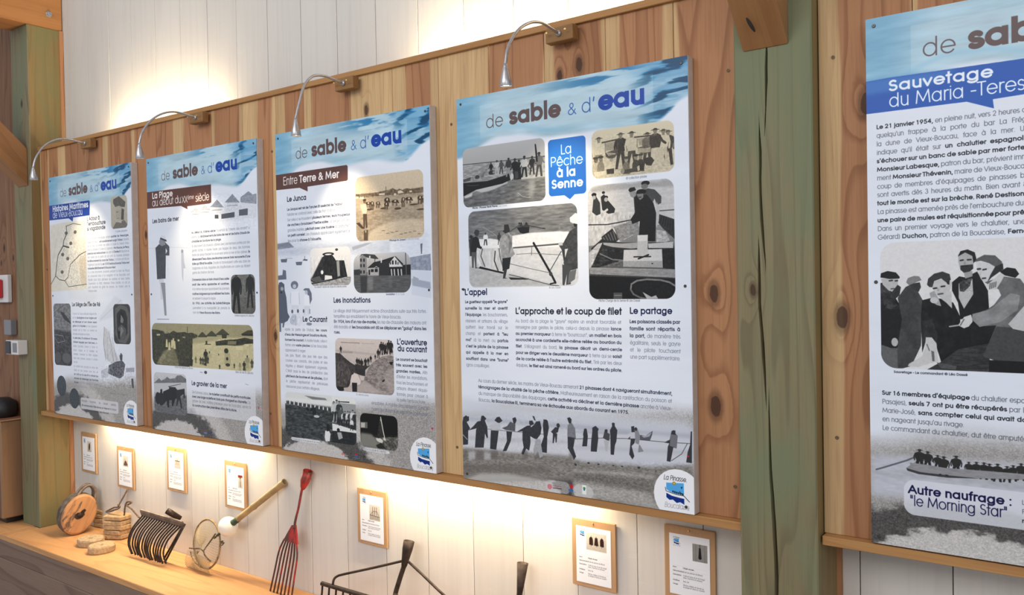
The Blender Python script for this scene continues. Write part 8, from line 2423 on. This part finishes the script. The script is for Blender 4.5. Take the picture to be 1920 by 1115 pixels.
    c.ell(676.3, 1008.6, 17.8, 12.9, 30)
    c.poly([(661.8, 1020.5), (703.9, 1019.3), (711.4, 1070.3), (673.7, 1083.1), (657.6, 1072.3)], 170)
    c.ell(681.9, 1047.1, 9.4, 8.6, 30)
    c.ell(685.6, 1076.9, 18.7, 8.0, 40)
    c.poly([(491.5, 1072.5), (506.2, 1072.0), (510.6, 1089.4), (486.0, 1087.4)], 40)
    c.poly([(366.7, 1047.1), (391.6, 1064.2), (385.4, 1097.2), (360.0, 1095.3)], 30)
    c.grain([(13.7, 876.2), (900.3, 880.6), (892.6, 1103.7), (5.9, 1102.7)], 18, 6, 6, 30)
    c.end()
    fit(c, 223.7, 390.0, 1110.5, 'Chemin des baigneurs © collection', 13, '50535c', False)
    fit(c, 746.7, 885.7, 1112.5, 'Bains de mer © collection', 13, '50535c', False)
    c.photo(22.4, 1141.7, 328.1, 1355.6, 30, 'cfd4da', '8d9198', tint=('15171a', 'dfe3e8'))
    c.poly([(22.4, 1200.9), (74.6, 1173.2), (93.2, 1186.6), (131.3, 1174.0), (150.5, 1162.5), (175.0, 1171.9), (224.3, 1166.1), (243.1, 1151.2), (279.5, 1147.8), (326.7, 1164.6), (325.8, 1188.8), (180.2, 1199.8), (28.5, 1211.3)], 120)
    c.grain([(23.9, 1157.7), (327.1, 1150.8), (325.6, 1195.7), (28.5, 1211.3)], 36, 8, 6, 4)
    c.poly([(22.4, 1202.7), (326.0, 1183.6), (324.3, 1233.7), (20.7, 1251.3)], 200)
    c.poly([(19.8, 1276.5), (329.6, 1250.6), (329.0, 1354.0), (23.0, 1369.7)], 110, feather=4)
    c.grain([(20.0, 1269.3), (329.6, 1250.6), (329.0, 1354.0), (23.0, 1369.7)], 50, 12, 5, 5)
    c.poly([(110.1, 1242.6), (166.9, 1225.2), (240.7, 1221.1), (245.3, 1262.7), (220.5, 1278.2), (200.8, 1314.5), (188.5, 1315.3), (189.6, 1283.7), (164.9, 1285.2), (163.5, 1324.1), (148.0, 1325.2), (139.8, 1290.4), (107.7, 1313.7), (102.8, 1271.4)], 22)
    c.poly([(228.3, 1228.8), (295.0, 1218.1), (310.0, 1215.5), (311.3, 1265.6), (299.3, 1266.3), (297.1, 1245.7), (269.7, 1257.7), (285.6, 1319.1), (273.5, 1320.0), (257.0, 1275.9), (237.5, 1312.0), (230.2, 1312.5), (236.0, 1270.2)], 42)
    c.ell(58.1, 1281.3, 25.6, 32.3, 22)
    c.ell(89.8, 1282.9, 28.5, 35.7, 30)
    c.poly([(82.0, 1233.5), (101.2, 1228.9), (103.1, 1264.3), (84.1, 1265.5)], 25)
    c.poly([(167.3, 1214.6), (228.8, 1213.0), (234.4, 1228.4), (166.7, 1232.3)], 30)
    c.poly([(158.1, 1212.3), (278.0, 1192.0), (279.1, 1194.0), (161.1, 1215.7)], 60)
    c.end()
    c.rrect(328.2, 1146.2, 899.4, 1342.0, 1, 'dde3ee', al=0.55)
    fit(c, 374.6, 670.0, 1193.6, 'Le gravier de la mer', 40, '1d2148', True)
    c.block(377.2, 1234.4, 859.2, 1301.9, ["De l'ormeau Lassus, *le muletier constituait de petits monticules*", '*avec une large raclette en bois puis chargeait sa charrette.* Ce', 'gravier de mer, matière précieuse pour les boucalais, servira à', '*la construction des premières villas de la dune.*~'], c0='767b8c', c1='30364e', em=20)
    c.ell(498.9, 1122.6, 12.4, 8.1, '50535c')
    c.ell(461.9, 1124.2, 13.7, 2.7, 'a0a4ae')
    c.poly([(818.3, 1160.2), (848.9, 1165.0), (846.2, 1168.3), (823.3, 1164.7)], 'a8aebb')
    c.line([(922.8, 1240.1), (921.3, 1284.4)], 1.5, '9a8a92')
    c.ell(921.7, 1271.1, 5.0, 5.1, 'c8345a')
    c.poly([(474.7, 1413.2), (488.6, 1421.1), (473.3, 1422.4)], 'c22f3c')
    c.ell(485.5, 1429.8, 15.9, 4.7, '5a7fae')
    c.line([(527.6, 1429.4), (539.1, 1420.1)], 6, '3a4a7a')
    c.line([(411.1, 1431.2), (439.9, 1432.1)], 5, '444444')
    seal(c)

def draw_board_1(c):
    base_print(c, 51, 1230)
    c.poly([(560.2, 863.9), (662.7, 789.4), (748.5, 731.2), (830.2, 760.4), (828.3, 832.4), (574.2, 878.6)], 'c9cfda', feather=6, al=0.7)
    c.line([(373.6, 668.6), (445.5, 767.2)], 6, 'b8bec9', al=0.7)
    c.line([(589.1, 863.6), (816.7, 753.2)], 3, 'b0b6c2')
    c.poly([(188.4, 666.4), (418.7, 669.2), (564.1, 730.2), (489.9, 767.2), (217.2, 743.8)], 'd0d6e0', feather=8, al=0.8)
    title(c)
    c.poly([(-9.4, 170.9), (487.4, 173.6), (496.0, 179.4), (490.6, 260.5), (295.3, 261.2), (289.9, 285.1), (241.2, 262.7), (-9.5, 261.0)], '1d49a0')
    fit(c, 44.6, 470.0, 212.1, 'Histoires Maritimes', 52, 'f0f4fb', True)
    fit(c, 43.2, 407.9, 250.1, 'de Vieux-Boucau', 54, 'e6eefb', False)
    c.poly([(245.8, -104.7), (245.8, -104.7), (245.8, -104.7)], 'ffffff')
    c.poly([(9.0, 293.3), (154.2, 285.4), (445.5, 286.2), (436.0, 690.1), (-2.6, 701.5)], 'd3d0c4', feather=2)
    c.grain([(9.0, 293.3), (445.5, 286.2), (436.0, 690.1), (-2.6, 701.5)], 22, 30, 20, 4)
    c.line([(208.5, 307.5), (214.9, 349.9), (174.1, 394.2), (165.2, 424.6), (99.6, 476.5), (81.9, 522.7), (59.6, 604.2)], 8, '55524c')
    c.line([(208.5, 307.5), (294.2, 296.7), (385.0, 309.1)], 4, '6a675f')
    c.line([(165.2, 424.6), (235.4, 436.5)], 9, '4a4742')
    c.line([(59.6, 604.2), (110.3, 628.5), (173.7, 634.9), (213.8, 614.7), (247.5, 538.7), (364.3, 485.1), (436.9, 468.8)], 5, '5a5750')
    c.line([(173.7, 634.9), (219.6, 672.5), (433.9, 660.0)], 4, '5a5750')
    c.line([(59.6, 604.2), (-0.9, 654.2), (-5.0, 677.8)], 5, '5a5750')
    c.line([(25.2, 521.1), (69.4, 420.9), (113.4, 314.2)], 2, 'a5a298')
    c.grain([(153.1, 316.2), (445.1, 301.0), (436.0, 690.1), (62.2, 623.8)], 70, 8, 6, 12, thr=None)
    c.grain([(226.4, 473.0), (440.0, 465.2), (436.0, 690.1), (219.1, 687.9)], 95, 6, 5, 13)
    c.ell(315.5, 348.6, 18.3, 10.6, '57544d', al=0.8)
    c.ell(259.5, 413.0, 18.6, 10.7, '57544d', al=0.8)
    c.ell(155.4, 476.8, 19.0, 10.8, '57544d', al=0.8)
    c.ell(143.8, 582.5, 19.1, 10.8, '57544d', al=0.8)
    c.ell(217.5, 503.4, 18.7, 10.7, '57544d', al=0.8)
    c.ell(207.1, 349.6, 18.8, 10.7, '57544d', al=0.8)
    c.poly([(347.9, 522.4), (439.7, 472.6), (436.9, 660.0), (373.9, 659.2)], 'b5a58a', al=0.5, feather=4)
    fit(c, 460.1, 601.4, 292.0, "L'Adour à", 40, '30323e', True)
    fit(c, 459.3, 664.6, 321.0, "l'embouchure", 40, '30323e', True)
    fit(c, 458.4, 661.0, 348.9, 'si vagabonde', 40, '30323e', True)
    c.photo(728.5, 173.6, 902.3, 353.9, 26, 'c9c4b0', 'bdb8a6', tint=('2b2a2c', 'ded8c4'))
    c.poly([(756.2, 188.4), (818.3, 174.9), (884.9, 211.4), (877.4, 239.2), (816.7, 235.3), (775.7, 232.7), (755.6, 209.9)], 88)
    c.poly([(775.7, 232.7), (816.9, 228.2), (877.3, 246.3), (870.4, 252.9), (782.2, 246.0)], 180)
    c.poly([(782.2, 247.5), (850.2, 251.7), (849.1, 294.3), (814.6, 313.7), (787.5, 305.1), (777.3, 275.8)], 172)
    c.poly([(843.6, 244.2), (870.4, 252.9), (862.2, 309.2), (835.2, 307.7)], 70)
    c.poly([(742.1, 353.0), (780.3, 319.0), (828.1, 318.0), (868.9, 309.6), (905.7, 339.9), (905.0, 368.2)], 112)
    c.grain([(749.7, 173.6), (909.6, 184.9), (905.0, 364.6), (744.7, 356.8)], 24, 6, 8, 4)
    c.line([(788.6, 262.2), (805.0, 263.2)], 3, 60)
    c.line([(794.6, 296.9), (815.0, 298.0)], 3, 90)
    c.poly([(801.1, 309.4), (842.0, 308.1), (838.8, 325.7), (803.5, 320.3)], 190)
    c.end()
    fit(c, 771.9, 896.8, 374.0, 'P. Daultier, géographe', 13, '60636c', False)
    c.block(453.8, 401.2, 910.8, 705.8, ['Au XVIe siècle, Messanges, simple *quartier de Messanges,*', 'devient "le Plecq", *voit soudainement surgir l\'Adour.* Ravinés', "par la mer, ce torrent de sable a coupé le chenal d'eau", "pour la conduire à l'Océan à Capbreton, *Port Boucau, le Plecq*", '*prend le nom embouchure* mais elle fut *Charles IX*. Bayonne se', 'voit ruinée par la perte de son port du nouveau passage', "*le détournement du cours de l'Adour,* 3 octobre est fait par", "l'ingénieur Louis de Foix *en 1578 l'embouchure de l'Adour est*", '*ramenée définitivement à Boucau-Neuf.*~', 'Il y a des documents conservés pendant la ruine, les Plecqs', 'se consacrent alors à la navigation et les Boucalais sont', 'réputés pour leurs pêcheurs de sardines et leurs marins', "Cependant, vu l'état, devenues l'Anse favorite, on voit un", 'port important du golfe les anciens, les traders vers le', 'monde entier.~'], c0='82879a', c1='4a4f66')
    fit(c, 256.2, 579.8, 789.8, "Le Siège de l'Île de Ré", 36, '34363f', True)
    c.photo(20.8, 773.1, 236.5, 1149.6, 26, '8a8d92', '55585c', tint=('17181a', 'c9cbce'))
    c.poly([(7.8, 774.6), (247.4, 774.6), (242.3, 928.7), (10.0, 940.5)], 140)
    c.grain([(8.1, 766.7), (255.4, 767.0), (242.5, 1156.7), (10.5, 1154.5)], 70, 14, 9, 4)
    c.poly([(15.2, 932.5), (241.5, 951.9), (237.8, 1156.9), (18.7, 1154.2)], 60, feather=5, al=0.8)
    c.grain([(15.2, 932.5), (241.5, 951.9), (237.8, 1156.9), (18.7, 1154.2)], 90, 12, 7, 6)
    c.poly([(103.5, 821.5), (151.2, 829.0), (228.2, 882.6), (235.5, 898.0), (149.9, 868.0)], 60, feather=1)
    c.ell(173.5, 1105.0, 55.5, 31.2, 110, feather=2)
    c.ell(64.5, 1105.0, 39.0, 35.5, 95, feather=2)
    c.line([(30.4, 829.7), (152.8, 782.4)], 3, 60)
    c.line([(33.7, 963.8), (130.4, 969.6), (153.2, 1000.4), (64.4, 1014.3), (25.0, 979.8)], 4, 160)
    c.end()
    c.block(257.7, 839.0, 540.6, 1273.5, ["C'est en 1627 que se déroule le siège de l'île", 'de Ré, *Buckingham et son Anglais sont*', '*de débarquer et vont donner assaut*', '*grâce à la Rochelle* et aux huguenots', 'insurgés par la flotte. Le cardinal de', 'Richelieu fait appel aux marins.~', '*A cette date, 25 octobre et 150 marins*', "*s'étaient engagés pour Saint-Jean,* les", 'marins boucalais, braves à forcer le', 'blocus anglais et à ravitailler les', 'assiégés, traversant la flotte anglaise', "avec leurs pinasses, jusqu'au 8 octobre", 'de nuit.~', 'Le cardinal leur accorda en retour des', 'droits et une pension pour leur vie', '*de 1630 au roi Louis XIV a octroyé aux*', '*pinasses de Messanges, les Franchises*', "*fiscales.* C'est en Provence, en souvenir", "sur l'or par les Boucalais.~"], c0='82879a', c1='4a4f66')
    c.photo(726.8, 777.3, 907.3, 1001.1, 30, '55585a', '4a4d4f', tint=('0f1011', 'c9cac8'))
    c.poly([(746.5, 803.9), (802.3, 780.6), (870.0, 792.7), (898.6, 831.9), (892.9, 953.7), (851.3, 997.8), (783.0, 992.3), (745.3, 949.5)], 120)
    c.poly([(762.4, 832.8), (808.6, 803.7), (856.0, 814.3), (875.2, 853.6), (873.1, 939.7), (838.3, 972.8), (783.4, 977.7), (763.8, 934.5)], 52)
    c.poly([(793.3, 861.6), (801.0, 832.6), (825.7, 828.8), (838.7, 853.9), (829.7, 882.8), (806.5, 883.1)], 150)
    c.poly([(786.6, 854.4), (801.2, 825.4), (835.3, 825.2), (843.5, 875.5), (827.8, 854.0), (807.7, 836.1), (799.6, 883.2), (788.4, 890.6)], 20)
    c.poly([(771.3, 912.6), (813.2, 890.3), (860.1, 918.4), (852.0, 968.9), (797.1, 977.4)], 110)
    c.poly([(798.9, 912.2), (815.5, 904.7), (832.7, 926.1), (797.5, 962.9)], 150)
    c.poly([(763.8, 934.5), (795.7, 926.7), (790.4, 973.9), (772.5, 970.7)], 22)
    c.grain([(726.4, 774.8), (916.1, 774.8), (910.5, 999.8), (727.2, 1002.5)], 24, 4, 5, 30)
    c.end()
    c.poly([(623.8, 907.6), (659.0, 921.8), (739.8, 1051.8), (780.3, 1094.2), (738.2, 1110.4), (682.0, 1112.6), (625.9, 1085.1), (606.9, 996.7)], 'c0c3c8')
    c.grain([(609.4, 907.8), (785.3, 905.1), (779.5, 1123.3), (603.0, 1130.5)], 50, 5, 14, 4)
    c.line([(623.8, 907.6), (611.0, 1004.0), (632.6, 1099.7)], 3, '60636a')
    c.line([(673.0, 928.9), (717.4, 1103.8)], 2.4, '6a6d74')
    c.line([(707.2, 964.9), (752.5, 1095.2)], 2.4, '6a6d74')
    c.line([(657.7, 966.0), (654.0, 1098.9)], 2, '8a8d94')
    c.poly([(660.3, 1128.2), (738.4, 1103.0), (807.8, 1093.1), (841.5, 1113.6), (819.3, 1179.8), (777.6, 1196.3), (708.2, 1185.0), (651.9, 1172.9)], '63666d')
    c.grain([(625.4, 1099.9), (848.9, 1091.6), (846.3, 1193.0), (622.5, 1204.0)], 90, 6, 8, 6)
    c.poly([(573.2, 1161.6), (681.4, 1134.7), (651.3, 1195.1), (579.2, 1206.1)], '9ca0a8', al=0.6)
    c.grain([(566.9, 1132.0), (942.3, 1116.7), (939.2, 1245.7), (562.9, 1266.8)], 80, 12, 6, 9)
    c.poly([(781.1, 1065.0), (815.6, 1060.2), (810.6, 1093.0), (787.2, 1093.9)], '585b62')
    c.ell(799.1, 1058.6, 8.3, 5.8, '50535a')
    c.poly([(847.7, 1135.0), (935.4, 1127.7), (934.8, 1152.8), (847.2, 1156.7)], '8d9199', al=0.8)
    c.poly([(900.4, 1190.3), (920.5, 1189.3), (925.9, 1242.9), (905.9, 1240.4)], '5a5d64')
    fit(c, 651.4, 864.2, 1289.5, 'Combat en la tour de Ré, La Rochelle © coll.', 13, '70747e', False)
    c.ell(98.9, 1275.4, 58.1, 61.6, '39434a')
    c.ell(98.9, 1275.4, 50.0, 55.3, '4a565c', al=0.6)
    c.grain([(42.6, 1216.6), (158.7, 1211.1), (154.5, 1333.5), (38.2, 1340.6)], 40, 6, 5, 4)
    c.ell(253.5, 1343.0, 56.2, 60.7, '39434a')
    c.ell(253.5, 1343.0, 48.4, 54.4, '4a565c', al=0.6)
    c.grain([(199.0, 1285.6), (311.3, 1279.3), (307.4, 1399.9), (194.8, 1407.7)], 40, 6, 5, 4)
    c.rrect(328.5, 1330.6, 756.4, 1398.3, 16, 'c9cace', al=0.85)
    c.block(339.8, 1355.4, 731.4, 1407.1, ["Monnaies anciennes, de l'ancien autrefois", '*dit commerce de la Ville. Boucau, au Vieux-on* en marque', '*de franchise sur la sorge de Vieux-Boucau).*~'], c0='60636c', c1='4a4d58', em=18)
    seal(c)


def print_mat(name, img, coat=0.32):
    t = NT(name)
    tx = t.n('ShaderNodeTexImage'); tx.image = img; tx.extension = 'EXTEND'; tx.interpolation = 'Cubic'
    uv = t.n('ShaderNodeUVMap', uv_map='print')
    t.put(tx.inputs[0], uv)
    sc = t.n('ShaderNodeVectorMath', operation='SCALE'); t.put(sc.inputs[0], tx.outputs[0]); sc.inputs['Scale'].default_value = 1.0
    t.put(t.b.inputs['Base Color'], sc.outputs[0])
    t.b.inputs['Roughness'].default_value = 0.36
    t.b.inputs['Specular IOR Level'].default_value = coat
    return t.m


LAB = ['farthest printed board, about the maritime history, with an old map of the coast',
       'printed board with a brown title box and a wide greenish beach postcard',
       'printed board with a brown title box and a sepia photo of grazing cows',
       'printed board with a blue speech box and black-and-white fishing photos, nearest the cracked post',
       'printed board cut by the frame, with a blue banner and a big rescue photo']
for i, fn in enumerate((draw_board_1, draw_board_2, draw_board_3, draw_board_4, draw_board_5)):
    cv = Canvas(948.4, 1450)
    fn(cv)
    cv.end()
    img = cv.image('board_print')
    x0 = PX[i]
    zo = 0.003 if i == 4 else 0.0
    root = empty('display_board', (x0 + PW / 2, 0.0, zo))
    tag(root, LAB[i], 'display board', 'printed display boards on the panelling')
    b = link('board_body', box_mesh(PW, 0.0374, PH, 0.0012), M['panel_edge'], root, (0, 0.0205, PH / 2))
    me = bpy.data.meshes.new('printed_face')
    hw = PW / 2 - .0006
    fr = [(-hw, 0.0002, .0006), (hw, 0.0002, .0006), (hw, 0.0002, PH - .0006), (-hw, 0.0002, PH - .0006)]
    bk = [(x, 0.0016, z) for x, y, z in fr]
    me.from_pydata(fr + bk, [], [(0, 1, 2, 3), (5, 4, 7, 6), (4, 5, 1, 0), (3, 2, 6, 7), (4, 0, 3, 7), (1, 5, 6, 2)])
    uvl = me.uv_layers.new(name='print')
    for li, c in zip(range(4), [(0, 0), (1, 0), (1, 1), (0, 1)]): uvl.data[li].uv = c
    for li in range(4, 24): uvl.data[li].uv = (.5, .5)
    link('printed_face', me, print_mat('board_print', img), root)
    bm = bmesh.new(); add_lathe(bm, [(.0050, 0), (.0050, .0012), (.0036, .0026), (.0014, .0026), (.0014, .0008), (0, .0008)], 12, (0, -1, 0))
    sm = bm_mesh(bm)
    for sx, sz in ((.020, .020), (PW - .028, .022), (.020, .725), (PW - .020, .725), (.022, PH - .022), (PW - .022, PH - .022)):
        link('screw', sm, M['screw'], root, (sx - PW / 2, 0.0002, sz))

# prints of the notices
def notice_print(k):
    c = Canvas(148, 210, 3.0, 'e6e9f0')
    seal(c, 24, 26, .26, False)
    px = [(62, 26, 112, 92), (52, 26, 110, 92), (60, 24, 122, 92), (100, 40, 138, 108), (60, 40, 128, 110), (44, 18, 130, 84), (86, 24, 140, 84)][k]
    c.photo(*px, .5, 'c9c2b8', 'b0a99f')
    c.grain([(px[0], px[1]), (px[2], px[1]), (px[2], px[3]), (px[0], px[3])], 22, 6, 3, k + 3)
    mx, my = (px[0] + px[2]) / 2, (px[1] + px[3]) / 2
    if k == 0: c.ell(mx, my, 9, 24, '4a3a34', 1, 8); c.ell(mx + 1, my + 2, 4, 10, '241c1a')
    if k == 1:
        c.poly([(px[0] + 6, px[3] - 8), (mx - 6, my - 4), (mx + 8, my), (px[2] - 5, px[3] - 10), (mx, px[3] - 5)], '6b4f42'); c.line([(mx - 10, my - 14), (mx - 2, my)], 2, '5a443a')
    if k == 2:
        c.line([(px[0] + 10, my - 8), (px[2] - 10, my - 8)], 4, '3a302c'); c.line([(mx, my - 16), (mx, my - 8)], 3, '3a302c')
        for i in range(14): c.line([(px[0] + 11 + i * 3.1, my - 8), (px[0] + 11 + i * 3.1, my + 14)], .8, '6a5e56')
    if k == 3:
        c.poly([(px[0], px[1]), (px[2], px[1]), (px[2], px[1] + 12), (px[0], px[1] + 14)], '8a3a22'); c.line([(mx, px[1] + 12), (mx + 1, px[3] - 6)], 3, '3a3230')
        c.ell(mx, px[1] + 16, 5, 4, '4a403c')
        for d in (-3, 3): c.line([(mx + d, my), (mx + d, px[3] - 6)], 1, '5a504c')
    if k == 4:
        c.line([(px[0] + 4, my + 12), (px[2] - 4, my + 16)], 2.4, '33291f'); c.line([(px[0] + 8, my + 10), (mx - 10, my - 6), (mx + 14, my - 8), (px[2] - 8, my + 12)], 1.6, '33291f')
        for x in (mx - 12, mx, mx + 12): c.line([(x, my - 26), (x, my + 10)], 2.6, '4a3a2c')
        for i in range(14): c.line([(px[0] + 6 + i * 4.4, my + 14), (px[0] + 6 + i * 4.4, my + 30)], 1, '3a3028')
    if k == 5:
        for x, w in ((mx - 22, 8), (mx, 9), (mx + 24, 8)):
            c.poly([(x - w, my - 8 if x != mx else my + 14), (x - w * .6, my - 16), (x + w * .6, my - 16), (x + w, my - 6 if x != mx else my + 14), (x + w, my + 14), (x - w, my + 13)], '3e2c27')
            c.line([(x, my - 20), (x, my - 14)], 2, '3e2c27'); c.line([(x, my + 13), (x, my + 17)], 2, '3e2c27')
    if k == 6:
        c.poly([(px[0], px[1]), (px[2], px[1]), (px[2], px[3]), (px[0], px[3])], '77787a', .7); c.line([(mx, px[1]), (mx, px[1] + 14)], 2, '222222')
        c.poly([(mx - 3, px[1] + 12), (mx + 3, px[1] + 12), (mx + 6, px[3] - 12), (mx, px[3] - 8), (mx - 6, px[3] - 12)], '26241f')
        for x in (px[0] + 12, px[2] - 10): c.line([(x, px[1]), (x, px[3])], .7, '5a5b5d')
    c.end()
    y = 118
    names = ['Nom', 'Dénomination', 'Description', 'Matières', 'Usage']
    vals = [['Objet ancien'], ['Outil de pêche du littoral'], ['Outil en bois et en fer forgé', 'avec manche et anneau'], ['Bois, fer'], ['Pêche côtière et travail sur', 'la plage et dans le courant']]
    for n_, v_ in zip(names, vals):
        c.text(12, y, n_, 6.6, '3a3c46', .11)
        for q, t_ in enumerate(v_): c.text(50, y + 6.6 * q, t_, 6.6, '3a3c46' if n_ != 'Nom' else '20222c', .08 if n_ != 'Nom' else .13)
        c.line([(11, y - 8.2), (137, y - 8.2)], .35, 'b5b9c4')
        y += 11 + 6.6 * (len(v_) - 1) + 2
    return c


for k, sh in enumerate(NOTICES):
    sh.data.materials.append(print_mat('notice_print', notice_print(k).image('notice_print'), .3))
